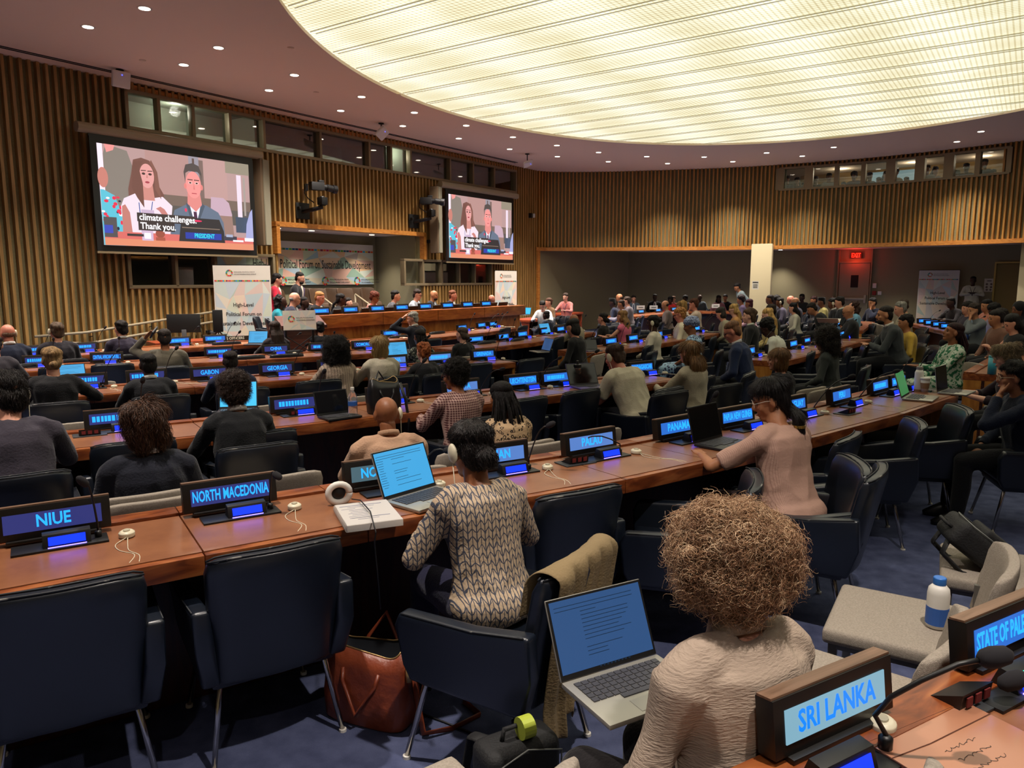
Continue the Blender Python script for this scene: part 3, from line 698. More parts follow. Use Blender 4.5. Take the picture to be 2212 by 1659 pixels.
# gallery windows high in the curved back wall
o=empty('window_4'); o['kind']='structure'; tag(o,'long gallery window with spectators high on the back wall','window')
gp=[p for p in BACK if GAL[0]-.5<p[0]<GAL[1]+.6 and p[1]>16.5]
def alongx(x):
    for (x0,y0),(x1,y1) in zip(BACK[:-1],BACK[1:]):
        if x0<=x<=x1: f=(x-x0)/(x1-x0); return Vector((x,y0+(y1-y0)*f,0)),math.atan2(y1-y0,x1-x0)
GU=[1686,1748,1808,1866,1925,1988,2050,2112,2180]
def backx(u):
    lo,hi=0,14.2
    for _ in range(40):
        m_=(lo+hi)/2; p,_a=alongx(m_)
        if (p.x/p.y)*F/ (CP+0*SP) *1.0 < (u-CX)/ (1) * (1) *(1/1): lo=m_
        else: hi=m_
    return lo
def backu(u,v=380):
    r=ray(u,v)
    for (x0,y0),(x1,y1) in zip(BACK[:-1],BACK[1:]):
        dx,dy=x1-x0,y1-y0; den=r.x*dy-r.y*dx
        if abs(den)<1e-9: continue
        k=(x0*dy-y0*dx)/den; px,py=r.x*k,r.y*k
        if k>0 and -1e-6<=((px-x0)*dx+(py-y0)*dy)/(dx*dx+dy*dy)<=1+1e-6: return Vector((px,py,0)),math.atan2(dy,dx)
pts=[backu(u) for u in GU]
for z in (4.34,4.96):
    mb=MB()
    for (a,_),(b,_) in zip(pts[:-1],pts[1:]):
        d=b-a; mb.box((d.length/2,-.02,0),(d.length+.05,.16,.06),M=Matrix.Translation((a.x,a.y,z))@Matrix.Rotation(math.atan2(d.y,d.x),4,'Z'))
    mb.build('window_frame',M_frame,o)
for i,(a,_) in enumerate(pts):
    mb=MB(); w_=.24 if i in (0,1,4,5,6) else .12; mb.box((0,-.02,0),(w_,.16,.62),M=Matrix.Translation((a.x,a.y,4.65))@Matrix.Rotation(_,4,'Z')); mb.build('mullion',M_frame,o)
for (a,_),(b,_) in zip(pts[:-1],pts[1:]):
    d=b-a; mb=MB(); mb.box((d.length/2,0,0),(d.length-.1,.006,.6),M=Matrix.Translation((a.x,a.y,4.65))@Matrix.Rotation(math.atan2(d.y,d.x),4,'Z')); mb.build('pane',M_glassg,o)
# gallery room
ga=[p for p,_ in pts]; o0,o1=ga[0],ga[-1]; dd=(o1-o0).normalized(); nn=Vector((-dd.y,dd.x,0))
mb=MB(); A=math.atan2(dd.y,dd.x); Lg=(o1-o0).length
mb.box((Lg/2,3.0,4.4),(Lg+.8,.1,1.6),M=Matrix.Translation(o0)@Matrix.Rotation(A,4,'Z'))
S(mb,'wall_gallery',mat('gallery_wall','#8a6a34',rough=.8,col2='#5e4622',vs=1.5))
mb=MB(); mb.box((Lg/2,1.9,3.1),(Lg+.8,2.4,.1),M=Matrix.Translation(o0)@Matrix.Rotation(A,4,'Z')); S(mb,'floor_gallery',M_dark)
mb=MB(); mb.box((Lg*.42,2.92,4.45),(1.2,.05,1.1),M=Matrix.Translation(o0)@Matrix.Rotation(A,4,'Z')); S(mb,'window_5',emis('gallery_daylight','#9ab4b4',.35))
for k in (.2,.55,.85):
    l=bpy.data.lights.new('gallery_lamp','POINT'); l.energy=4; l.color=(1,.85,.65); l.shadow_soft_size=.15; lo=bpy.data.objects.new('gallery_lamp',l); COL.objects.link(lo); q=o0+dd*Lg*k+nn*2.0; lo.location=(q.x,q.y,5.0)
# notices
q,aa=wallhit(2137,616,4)
o=empty('wall_notice',q,aa,'white paper notice with round pictograms behind the standing man','notice'); mb=MB(); mb.box((0,-.02,0),(.27,.006,.4)); mb.build('sheet',mat('paper','#c9c4b8',rough=.8),o)
mb=MB(); mb.box((0,-.025,.13),(.12,.002,.03)); [mb.lathe([(.032,-.001),(.032,.001)],14,M=Matrix.Translation((x,-.025,z))@FX) for x,z in ((-.06,.03),(.06,.03),(-.06,-.06),(.06,-.06),(-.05,-.14),(.05,-.14))]; mb.build('pictograms',mat('notice_ink','#6b5b58'),o)
q,aa=wallhit(2153,620,4); mb=MB(); mb.box((0,-.02,0),(.2,.006,.13)); tag(mb.build('wall_notice',MATS['paper'],loc=q,rz=aa),'small blank paper sheet right of the pictogram notice','notice')
q=atd(1632,616,21.7); o=empty('column_notice',q,math.radians(-22),'white notice with dark heading on the pale column','notice'); mb=MB(); mb.box((0,-.05,0),(.18,.006,.24)); mb.build('sheet',MATS['paper'],o)
mb=MB(); mb.box((0,-.055,.08),(.15,.002,.03)); [mb.box((0,-.055,z),(.12,.002,.01)) for z in (.02,-.01,-.04,-.07)]; mb.build('printed_lines',M_ink,o)
# ================================================================= FURNITURE
def leather():
    m,t,b=nt('navy_leather'); L=t.links
    tc=node(t,'ShaderNodeTexCoord'); n=node(t,'ShaderNodeTexNoise'); n.inputs['Scale'].default_value=6; n.inputs['Detail'].default_value=4; L.new(tc.outputs['Object'],n.inputs['Vector'])
    r=node(t,'ShaderNodeValToRGB'); r.color_ramp.elements[0].color=hx('#0b1019'); r.color_ramp.elements[1].color=hx('#121b29'); L.new(n.outputs[0],r.inputs[0]); L.new(r.outputs[0],b.inputs['Base Color'])
    b.inputs['Roughness'].default_value=.36; b.inputs['Specular IOR Level'].default_value=.7
    n2=node(t,'ShaderNodeTexNoise'); n2.inputs['Scale'].default_value=220; L.new(tc.outputs['Object'],n2.inputs['Vector']); bp=node(t,'ShaderNodeBump'); bp.inputs['Strength'].default_value=.12; L.new(n2.outputs[0],bp.inputs['Height']); L.new(bp.outputs[0],b.inputs['Normal'])
    return m
M_lea=leather()
M_pipe=mat('worn_piping','#10141c',rough=.6,col2='#7c7a74',vs=14,thr=(.60,.66))
M_pale=mat('grey_chair_fabric','#9c9286',rough=.95,spec=.1,var=.12,vs=160,bump=.5,bs=500)
M_gmet=mat('grey_metal','#6f6c68',rough=.4,metal=.7)
M_brown=mat('brown_leather','#4a3524',rough=.5,var=.1,vs=8)
def backfn(w_,z0,z1,y0,y1,bow,tw=.92,wrap=.05):
    def f(u,v,th):
        z=z0+(z1-z0)*v; hw=w_/2*(tw+(1-tw)*v)
        c=2*u-1; r=1
        if v>.9: r=1-.04*((v-.9)/.1)**2
        x=c*hw*r; y=y0+(y1-y0)*v - bow*(1-c*c) ; y+= wrap*max(0,abs(c)-.8)
        zz=z-.018*(abs(c)**6)*(v>.5)
        e=th*(1-.35*(abs(c)>.97)-.3*(v>.97))
        return (x,y+e/2,zz),(x,y-e/2,zz)
    return f
def arm_mesh(s):
    mb=MB(); x=.285*s; w_=.035
    prof=[(-.30,.34),(.20,.34),(.23,.40),(.245,.56),(.22,.615),(-.10,.625),(-.34,.66),(-.35,.5)]
    vs=[]; 
    for xx in (x-w_,x+w_): vs+=[(xx-s*.03*((z-.34)/.3<.3),y,z) for y,z in prof]
    n=len(prof); mb.add(vs,[tuple(range(n)),tuple(range(2*n-1,n-1,-1))]+[(i,n+i,n+(i+1)%n,(i+1)%n) for i in range(n)])
    return mb
def make_armchair():
    o=empty('conference_armchair')
    mb=MB(); mb.slab(backfn(.54,.34,.86,-.255,-.365,.035),12,12,.075); mb.build('backrest',M_lea,o,bevel=.018,seg=3)
    f=backfn(.54,.34,.86,-.255,-.365,.035)
    for side in (0,1):
        pass
    mb=MB(); mb.tube([Vector(f(i/16,1,.075)[1])+Vector((0,.004,.002)) for i in range(17)],.0038,6); mb.tube([Vector(f(i/16,1,.075)[0])+Vector((0,-.004,.002)) for i in range(17)],.0038,6); mb.build('piping',M_pipe,o,smooth=True)
    for s in (-1,1):
        b=arm_mesh(s); a=b.build('arm',M_lea,o,bevel=.018,seg=3)
        p=MB(); p.tube([(.285*s+.03*s,.21,.612),(.285*s+.03*s,-.1,.622),(.285*s+.03*s,-.32,.655)],.0035,6); p.build('arm_piping',M_pipe,a,smooth=True)
    mb=MB(); mb.box((0,-.02,.43),(.50,.50,.11)); mb.build('seat',M_lea,o,bevel=.035,seg=3)
    mb=MB(); mb.box((0,-.04,.345),(.50,.46,.07),taper=1.05); mb.build('seat_shell',M_lea,o,bevel=.02)
    for sx in (-1,1):
        for sy in (-1,1):
            b=MB(); b.tube([(.19*sx,.17*sy-.03,.335),(.215*sx,.2*sy-.03,.31),(.265*sx,.265*sy-.03,.012)],[.011,.013,.011],8); l=b.build('leg',M_chrome,o,smooth=True)
            g=MB(); g.lathe([(.016,0),(.016,.012),(.012,.014)],10,M=Matrix.Translation((.266*sx,.266*sy-.03,0))); g.build('glide',M_white,l)
    return o
def armscale(o):
    D_=Matrix.Diagonal((.87,.92,.93,1)); seen=set()
    for c in list(o.children)+[g for c in o.children for g in c.children]:
        if c.data.name not in seen: seen.add(c.data.name); c.data.transform(D_)
    return o
def make_greychair():
    o=empty('guest_chair')
    mb=MB(); mb.box((0,0,.455),(.47,.47,.055)); mb.build('seat',M_pale,o,bevel=.02,seg=3)
    mb=MB(); mb.slab(backfn(.46,.49,.775,-.225,-.275,.04,.96),12,8,.045); mb.build('backrest',M_pale,o,bevel=.014,seg=3)
    for sx in (-1,1):
        for sy in (-1,1):
            b=MB(); b.box((0,0,.215),(.022,.03,.43),M=Matrix.Translation((.205*sx,.2*sy,0))); b.build('leg',M_gmet,o,bevel=.003)
    mb=MB(); 
    for sx in (-1,1): mb.box((.205*sx,0,.42),(.022,.42,.025)); mb.box((.205*sx*.96,-.222,.5),(.02,.02,.18))
    mb.box((0,.2,.42),(.4,.022,.025)); mb.box((0,-.2,.42),(.4,.022,.025)); mb.build('frame',M_gmet,o,bevel=.002)
    return o
def make_brownchair():
    o=empty('podium_chair')
    mb=MB(); mb.box((0,0,.44),(.5,.48,.09)); mb.build('seat',M_brown,o,bevel=.03)
    mb=MB(); mb.slab(backfn(.5,.40,.95,-.22,-.33,.04,.95),10,8,.06); mb.build('backrest',M_brown,o,bevel=.02,seg=3)
    for sx in (-1,1):
        for sy in (-1,1): b=MB(); b.tube([(.2*sx,.18*sy,.4),(.22*sx,.21*sy,0)],.012,6); b.build('leg',M_black,o)
    return o
def regs(o): PK[o.name]=list(o.children); [PK.__setitem__(c.name,list(c.children)) for c in o.children]; return o
ARM=regs(armscale(make_armchair())); GRY=regs(make_greychair()); BRN=regs(make_brownchair()); USED=set()
def inst(proto,loc,rz,label,group=None,cat='chair'):
    if proto.name not in USED:
        USED.add(proto.name); proto.location=loc; proto.rotation_euler=(0,0,rz); tag(proto,label,cat,group); return proto
    return tag(dup(proto,loc,rz,label,group),None,cat)
def fl(x,y): return Vector((x,y,zf(x,y)))
def chair_at(proto,u,v,yaw,label,group,htop=.865,by=.365,h0=None):
    p=at(u,v,htop); a=math.radians(yaw); off=Matrix.Rotation(a,3,'Z')@Vector((0,-by,0)); x,y=p.x-off.x,p.y-off.y
    return inst(proto,fl(x,y),a,label,group)
# ---- tables
def inlay(name,c1,c2):
    m,t,b=nt(name); L=t.links; tc=node(t,'ShaderNodeTexCoord'); n=node(t,'ShaderNodeTexNoise'); n.inputs['Scale'].default_value=5; n.inputs['Detail'].default_value=10; n.inputs['Roughness'].default_value=.7
    L.new(tc.outputs['Object'],n.inputs['Vector']); r=node(t,'ShaderNodeValToRGB'); r.color_ramp.elements[0].position=.3; r.color_ramp.elements[0].color=hx(c1); r.color_ramp.elements[1].position=.7; r.color_ramp.elements[1].color=hx(c2)
    L.new(n.outputs[0],r.inputs[0]); L.new(r.outputs[0],b.inputs['Base Color']); b.inputs['Roughness'].default_value=.34; b.inputs['Coat Weight'].default_value=.15; b.inputs['Coat Roughness'].default_value=.2
    return m
M_inlay=inlay('leather_inlay','#74462e','#93603f'); M_twood=wood('figured_wood','#5c2a14','#82421f','#9c5c30',scale=3,stretch=(1.5,5,7),rough=.3)
M_panelw=wood('panel_wood','#2a0f0a','#38150d','#431b11',scale=3,stretch=(6,6,1),rough=.45)
M_lwood=wood('light_wood','#8f5a24','#a96c2c','#bd8038',scale=2.5,stretch=(5,5,1),rough=.4)
TD=.64
ROWS=[]
def V2(p): return Vector((p[0],p[1]))
def norms(W):     # mitred away-pointing offset vectors
    ds=[(V2(b)-V2(a)).normalized() for a,b in zip(W[:-1],W[1:])]; o=[]
    for i in range(len(W)):
        a=ds[max(i-1,0)]; b=ds[min(i,len(ds)-1)]; t=(a+b).normalized(); n=Vector((-t.y,t.x)); o.append(n/max(.6,n.dot(Vector((-b.y,b.x)))))
    return o
def table(p0,p1,n0,n1,label,group,endl=False,endr=False):
    d=V2(p1)-V2(p0); a=math.atan2(d.y,d.x); O=fl(*p0); o=empty('conference_table',O,a,label,'table',group)
    R=Matrix.Rotation(-a,2)
    def P(s,k,h):     # s along 0..1, k depth, h height
        w_=V2(p0)+d*s+(n0*(1-s)+n1*s)*k; z=zf(w_.x,w_.y)+h-O.z; q=R@(w_-V2(p0)); return (q.x,q.y,z)
    def slab(mb,k0,k1,h0,h1,s0=.0,s1=1.):
        vs=[P(s,k,h) for h in (h0,h1) for s,k in ((s0,k0),(s1,k0),(s1,k1),(s0,k1))]
        mb.add(vs,[(3,2,1,0),(4,5,6,7),(0,1,5,4),(1,2,6,5),(2,3,7,6),(3,0,4,7)])
    e=.0015/d.length
    mb=MB(); slab(mb,0,TD,.68,.75,e,1-e); mb.build('tabletop',M_twood,o,bevel=.005)
    mb=MB(); slab(mb,.035,TD-.11,.7501,.7535,e*2,1-2*e); mb.build('inlay',M_inlay,o)
    mb=MB(); slab(mb,TD-.105,TD-.005,.7501,.766,e,1-e); mb.build('back_ledge',M_twood,o,bevel=.003)
    mb=MB(); slab(mb,TD-.2,TD-.17,0,.68); mb.build('modesty_panel',M_panelw,o)
    for f,x in ((endl,0),(endr,1)):
        if f: mb=MB(); w_=.04/d.length; slab(mb,.02,TD-.01,0,.68,0 if x==0 else 1-w_,w_ if x==0 else 1); mb.build('end_panel',M_lwood,o)
    return o
def prow(W,rowname,el=True,er=True,maxlen=1.9,back=False):
    W=[tuple(p)[:2] for p in W]
    if back: W=[(p[0]-n.x*TD,p[1]-n.y*TD) for p,n in zip(W,norms(W))]
    out=[]
    for a,b in zip(W[:-1],W[1:]):
        n=max(1,round(math.dist(a,b)/maxlen)); out+=[(a[0]+(b[0]-a[0])*k/n,a[1]+(b[1]-a[1])*k/n) for k in range(n)]
    out.append(W[-1]); N=norms(out); ROWS.append((rowname,out))
    for i,(a,b) in enumerate(zip(out[:-1],out[1:])):
        table(a,b,N[i],N[i+1],f'{ordn(i+1)} section from the left of the {rowname}',rowname,el and i==0,er and i==len(out)-2)
    return out
def rowhit(p,only=None):      # nearest row: (angle, distance from front edge, foot point, normal)
    best=None
    for nm,W in ROWS:
        if only and nm not in only: continue
        for a,b in zip(W[:-1],W[1:]):
            a,b=V2(a),V2(b); d=b-a; s=min(1,max(0,(V2(p)-a).dot(d)/d.length_squared)); q=a+d*s; n=Vector((-d.y,d.x)).normalized(); k=(V2(p)-q).dot(n); dist=(V2(p)-(q+n*min(TD,max(0,k)))).length
            if best is None or dist<best[0]: best=(dist,math.atan2(d.y,d.x),k,q,n,nm)
    return best
def ontable(u,v,k0=.0,k1=TD,h=.754,only=None):
    p=at(u,v,h); r=rowhit(p,only); k=min(max(r[2],k0),k1); q=r[3]+r[4]*k; return Vector((q.x,q.y,zf(q.x,q.y)+h)),r[1],r[5]
ROWN=['nearest long table row','second long table row','third long table row','fourth long table row','fifth table row on the left']
def ext(p,q,k): return (p[0]+(p[0]-q[0])*k,p[1]+(p[1]-q[1])*k)
def W_(*pts): return [tuple(at(u,v,.75))[:2] for u,v in pts]
def smooth(W,it=1):
    for _ in range(it): W=[W[0]]+[tuple((a[i]+2*b[i]+c[i])/4 for i in (0,1)) for a,b,c in zip(W,W[1:],W[2:])]+[W[-1]]
    return W
r1=W_((443,1200),(745,1143),(1156,1068),(1354,1042),(1514,998),(1729,955),(1976,891),(2071,854)); r1=[ext(r1[0],r1[1],3.2)]+smooth(r1); prow(r1,ROWN[0])
r2=W_((93,979),(425,942),(796,906),(1162,857),(1446,824)); r2=[ext(r2[0],r2[1],1.2)]+smooth(r2)+[ext(r2[-1],r2[-2],.12)]; prow(r2,ROWN[1])
r3=W_((203,854),(423,834),(608,825),(1060,787)); r3=[ext(r3[0],r3[2],1.3)]+smooth(r3)+[ext(r3[-1],r3[-2],.15)]; prow(r3,ROWN[2])
r4=W_((38,804),(169,796),(555,779),(800,764)); r4=[ext(r4[0],r4[2],.3)]+smooth(r4)+[ext(r4[-1],r4[-2],.1)]; prow(r4,ROWN[3])
r5=W_((60,776),(457,748),(590,741)); prow(r5,ROWN[4])
prow(smooth(W_((1690,782),(1731,773),(1811,752),(1882,733))),'second row right of the aisle')
prow(smooth(W_((1285,763),(1381,751),(1462,737),(1556,720))),'third row right of the aisle')
prow(smooth(W_((985,757),(1086,748),(1139,743),(1200,733),(1287,718))),'fourth row right of the aisle')
prow(smooth(W_((775,741),(975,728),(1045,719),(1115,709))),'fifth row right of the aisle')
q=W_((2080,806))[0]; prow([q,(q[0]+1.3,q[1]+1.6),(q[0]+2.6,q[1]+3.4)],'nearest row beyond the right aisle',back=True)
# row at the photographer's own place
c0,c1=Vector((.494,1.36)),Vector((.806,1.54)); dd0=(c1-c0).normalized(); bk=[tuple(c0-dd0*.42),tuple(c0+dd0*1.45),tuple(c0+dd0*3.6)]
prow(bk,'table in the bottom right corner',back=True)
# ---- nameplates, consoles, earpieces
M_case=mat('plate_case','#151210',rough=.4); M_strip=wood('plate_strip','#5a4232','#6e5340','#806350',rough=.4)
def scrn(n,c1,c2,s=1): return emis(n,c1,s)
M_sd=emis('screen_dim','#3a3f86',.55); M_sb=emis('screen_blue','#2f6fd0',.75); M_sl=emis('screen_light','#86b4c8',.7); M_sp=emis('screen_pale','#5c86d0',.7)
M_tx=emis('text_cyan','#1f8cf0',1.5); M_con=emis('console_blue','#0a2cff',1.6); M_glowv=emis('strip_violet','#6a5cff',5); M_tb=emis('text_blue','#0c6fe6',1.2)
def nameplate(p,rz,text,kind,label,group,yaw=0):
    o=empty('nameplate',p,rz+yaw,label,'nameplate',group)
    T=Matrix.Rotation(-.13,4,'X')
    mb=MB(); mb.box((0,.0,.068),(.37,.045,.118),M=T); mb.box((0,0,.006),(.3,.07,.012)); mb.build('case',M_case,o,bevel=.003)
    mb=MB(); mb.box((0,.0,.129),(.37,.036,.005),M=T); mb.build('top_strip',M_strip,o)
    s=MB(); s.box((0,-.0235,.068),(.31,.003,.068),M=T); s.build('screen',{'d':M_sd,'b':M_sb,'l':M_sl,'p':M_sp,'g':emis('screen_greygreen','#5c7c88',.5)}[kind],o)
    if text:
        m=M_tb if kind in 'l' else M_tx; n=len(text); L_=txt('lettering',text,.062,m,o,T@up(0,-.0258,.0685),sx=.8,bold=.0014)
        if kind=='d': pass
        xs=[v.co.x for v in L_.data.vertices]; w_=max(xs)-min(xs); mx=.29 if n<14 else .3
        if w_>mx: L_.data.transform(Matrix.Scale(mx/w_,4,(1,0,0)))
    else:
        r=random.Random(int(p.x*97+p.y*31)); mb=MB(); x=-.1-r.random()*.03
        while x<.1: w_=r.uniform(.012,.02); mb.box((x,-.0255,.068),(w_,.001,.036),M=T); x+=w_+.006
        mb.build('lettering',M_tx,o)
    return o
def make_console():
    o=empty('microphone_console')
    mb=MB(); mb.box((-.02,0,.004),(.30,.10,.008)); mb.add([(-.075,-.035,.006),(.075,-.035,.006),(.075,.03,.006),(-.075,.03,.006),(-.075,-.02,.052),(.075,-.02,.052),(.075,.012,.056),(-.075,.012,.056)],[(3,2,1,0),(4,5,6,7),(0,1,5,4),(1,2,6,5),(2,3,7,6),(3,0,4,7)]); mb.build('base',M_black,o,bevel=.002)
    mb=MB(); mb.box((0,0,0),(.115,.002,.030),M=Matrix.Translation((0,-.0305,.030))@Matrix.Rotation(-.33,4,'X')); mb.build('display',M_con,o)
    mb=MB(); mb.box((0,-.037,.008),(.12,.003,.005)); mb.build('light_bar',M_glowv,o)
    return o
CON=regs(make_console())
M_foam=mat('mic_foam','#17151a',rough=.95)
def mic(p,rz,tip,label,group='gooseneck microphones on the tables'):     # tip in local coordinates
    o=empty('gooseneck_microphone',p,rz,label,'microphone',group)
    mb=MB(); T=Vector(tip); pts=[(0,0,0),(0,0,.05)]+[tuple(Vector((0,0,.05)).lerp(T,k/5)+Vector((0,0,.05*math.sin(PI*k/5)))) for k in range(1,6)]
    mb.tube(pts,.0038,6); mb.lathe([(.012,0),(.012,.02),(.006,.025)],10); mb.build('gooseneck',M_black,o,smooth=True)
    d=(T-Vector(pts[-3])).normalized(); mb=MB(); mb.tube([T-d*.01,T,T+d*.018,T+d*.034,T+d*.042],[.007,.014,.016,.012,.004],10); mb.build('windscreen',M_foam,o,smooth=True)
    return o
M_cream=mat('cream_plastic','#cfc6ac',rough=.4)
def make_ear():
    o=empty('earpiece')
    mb=MB(); mb.rings([((0,0,0),(.022,.026)),((0,0,.004),(.028,.032)),((0,0,.018),(.028,.032)),((0,0,.024),(.02,.024))],18); mb.build('receiver',M_cream,o,smooth=False,bevel=.002)
    mb=MB(); mb.rings([((0,0,.0245),(.012,.016)),((0,0,.028),(.011,.015))],14); mb.build('speaker_pad',mat('cream_dark','#a79f88'),o)
    pts=[(.0,-.03,.006),(-.03,-.09,.003),(-.01,-.16,.003),(.04,-.22,.003),(.03,-.30,.003)]; pts2=[(.005,-.03,.006),(.01,-.1,.003),(.02,-.17,.003),(.055,-.23,.003),(.06,-.30,.003)]
    def cr(P): 
        P=[P[0]]+P+[P[-1]]; o_=[]
        for i in range(1,len(P)-2):
            a,b,c,d=[Vector(q) for q in P[i-1:i+3]]
            for k in range(5): t=k/5; o_.append(.5*((2*b)+(c-a)*t+(2*a-5*b+4*c-d)*t*t+(3*b-a-3*c+d)*t**3))
        return o_+[Vector(P[-1])]
    mb=MB(); mb.tube(cr(pts),.0016,5); mb.tube(cr(pts2),.0016,5); mb.build('cord',M_cream,o,smooth=True)
    return o
EAR=regs(make_ear())
# plates: (u, v at base, text, kind, extras) ; c=console e=earpiece m=(du,dv) tip of mic in pixels from plate
PL1=[(120,1170,'NIUE','d'),(513,1113,'NORTH MACEDONIA','d'),(848,1060,'NORWAY','g'),(1088,1018,'OMAN','p'),(1292,984,'PALAU','p'),(1462,945,'PANAMA','b'),(1600,922,'PAPUA NEW GUINEA','b'),(1728,897,'PARAGUAY','b'),(1824,873,'PERU','b'),(1912,851,'','b'),(1966,833,'','b')]
PL={ROWN[0]:PL1,
ROWN[1]:[(252,924,'','d'),(662,900,'','d'),(838,868,'','d'),(1012,855,'KENYA','p'),(1141,840,'LIECHTENSTEIN','b'),(1215,832,'','b'),(1434,802,'MADAGASCAR','b')],
ROWN[2]:[(40,845,'','d'),(185,834,'','d'),(318,826,'','d'),(458,821,'GABON','d'),(615,814,'GEORGIA','d'),(735,803,'','d'),(870,794,'GHANA','p'),(962,785,'','p'),(1052,777,'GRENADA','b')],
ROWN[3]:[(88,791,'','d'),(232,784,'CENTRAL AFRICAN REPUBLIC','d'),(472,769,'','d'),(590,762,'CHINA','d'),(684,756,'','d'),(777,751,'COMOROS','d')],
ROWN[4]:[(70,768,'','d'),(182,759,'','d'),(387,745,'','b'),(465,740,'','b')],
'second row right of the aisle':[(1618,769,'','b'),(1669,763,'','b'),(1712,752,'','b'),(1742,744,'','d'),(1800,738,'','p'),(1824,728,'','p'),(1842,718,'','p')],
'third row right of the aisle':[(1250,752,'','b'),(1322,746,'','b'),(1376,739,'','b'),(1422,730,'','b'),(1461,723,'','b'),(1526,717,'','p'),(1551,712,'','b')],
'fourth row right of the aisle':[(1008,740,'','b'),(1060,734,'','b'),(1114,729,'','b'),(1162,722,'','b'),(1210,718,'','b'),(1287,709,'','b')],
'fifth row right of the aisle':[(782,722,'','b'),(960,713,'','b'),(1008,708,'','b'),(1051,706,'','b'),(1090,703,'','b')],
}
MT={'NIUE':(185,1046),'NORTH MACEDONIA':(594,1024),'NORWAY':(962,973),'OMAN':(1184,920),'PALAU':(1238,962),'PARAGUAY':(1835,815),'PERU':(1932,803),'LIECHTENSTEIN':(1206,775),'KENYA':(1082,798),'MADAGASCAR':(1475,770)}
def plates():
    for row,L_ in PL.items():
        for i,(u,v,text,kind) in enumerate(L_):
            p,a,nm=ontable(u,v,TD-.15,TD-.05,.762,only=[row])
            lab=f'black nameplate reading {text} on the {row}' if text else f'{ordn(i+1)} nameplate from the left on the {row}, unreadable'
            nameplate(p,a,text,kind,lab,'country nameplates on the tables')
            R=Matrix.Rotation(a,3,'Z'); who=(text+' plate') if text else f'{ordn(i+1)} nameplate'
            c=p+R@Vector((.035,-.105,-.007)); c.z=zf(c.x,c.y)+.754
            inst(CON,c,a,f'microphone console with blue display before the {who}, {row}','microphone consoles on the tables','microphone console')
            m=p+R@Vector((.135,-.095,-.008)); m.z=zf(m.x,m.y)+.762
            if text in MT:
                q=at(*MT[text],1.05-.0) if False else None
                r=ray(*MT[text]); k=(m.y+.02*1)/r.y*( .985); T=Vector((r.x*k,r.y*k,CH+r.z*k)); tip=R.inverted()@(T-m)
                if tip.length>.6: tip=Vector((.05,-.1,.32))
            else: rr=random.Random(i*7+len(row)); tip=Vector((rr.uniform(-.02,.22),rr.uniform(-.16,-.02),rr.uniform(.26,.34)))
            mic(m,a,tip,f'gooseneck microphone at the {who}, {row}')
            e=p+R@Vector((.225,-.13,-.008)); e.z=zf(e.x,e.y)+.754
            inst(EAR,e,a+random.uniform(-.5,.5),f'cream earpiece lying right of the {who}, {row}','cream earpieces on the tables','earpiece')
plates()
# ================================================================= PEOPLE
def remesh(mb,vox,it=4,disp=None,fac=.5):
    me=mb.mesh('t'); o=bpy.data.objects.new('t',me); COL.objects.link(o)
    r=o.modifiers.new('r','REMESH'); r.mode='VOXEL'; r.voxel_size=vox; r.adaptivity=0
    s=o.modifiers.new('s','SMOOTH'); s.factor=fac; s.iterations=it
    out=bpy.data.meshes.new_from_object(o.evaluated_get(bpy.context.evaluated_depsgraph_get()))
    bpy.data.objects.remove(o); bpy.data.meshes.remove(me)
    if disp:
        n=len(out.vertices); co=np.empty(n*3); no=np.empty(n*3); out.vertices.foreach_get('co',co); out.vertices.foreach_get('normal',no); co=co.reshape(-1,3); no=no.reshape(-1,3)
        fr,am,st=disp[:3]
        d=np.array([noise.noise(Vector((p[0]*fr*st[0],p[1]*fr*st[1],p[2]*fr*st[2]))) for p in co])
        if len(disp)>3: d=-np.abs(d)*2+.5
        co+=no*(d*am)[:,None]; out.vertices.foreach_set('co',co.ravel())
    out.shade_smooth(); out.materials.clear(); out.update(); return out
def hand(mb,W,f,n,side,curl=.6,s=1.0,fing=True):
    f=f.normalized(); n=(n-f*n.dot(f)).normalized(); lat=f.cross(n).normalized()*side     # lat points to the thumb side
    R=Matrix((lat,f,n)).transposed()
    mb.ball(W+f*.045*s,(.040*s,.052*s,.017*s),12,8,R=R)
    mb.tube([W-f*.03*s,W+f*.02*s],[(.026*s,.02*s)]*2,8)
    for i,(o,L) in enumerate(((.028,.068),(.010,.078),(-.009,.072),(-.026,.056))):
        p=W+f*.082*s+lat*o*s; d=f+lat*o*2.5; d.normalize(); pts=[p-d*.02]; c=0
        for k,fr in enumerate((.42,.32,.26)):
            pts.append(p.copy()); p=p+(d*math.cos(c)-n*math.sin(c))*L*fr*s; c+=curl*(.9 if k else .7)
        pts.append(p); mb.tube(pts,[.0095*s,.0092*s,.0085*s,.0078*s,.006*s][:len(pts)],7)
    p=W+f*.02*s+lat*.026*s; d=(f*.75+lat*.65-n*.25).normalized(); mb.tube([p,p+d*.035*s,p+d*.055*s+f*.012*s,p+d*.062*s+f*.03*s],[.013*s,.0115*s,.010*s,.007*s],7)
ARMS={'table':((.265,.20,.76),(.15,.44,.79)),'type':((.27,.12,.74),(.11,.40,.80)),'lap':((.27,.06,.72),(.10,.27,.60)),'chin':((.20,.30,.80),(.05,.24,1.00)),'down':((.27,-.02,.71),(.25,.17,.56)),'phone':((.23,.16,.74),(.06,.36,.84)),
 'wide':((.34,.22,.80),(.22,.48,.80)),'raise':((.36,.16,1.02),(.17,.16,1.22)),'cross':((.26,.10,.80),(-.06,.24,.84)),'side':((.26,-.03,.78),(.25,.05,.52)),'rest':((.31,.10,.70),(.30,.32,.66)),'fold':((.25,.17,.72),(.0,.36,.76)),'read':((.25,.14,.70),(.16,.36,.72)),'out':((.40,.10,.86),(.55,.32,.80))}
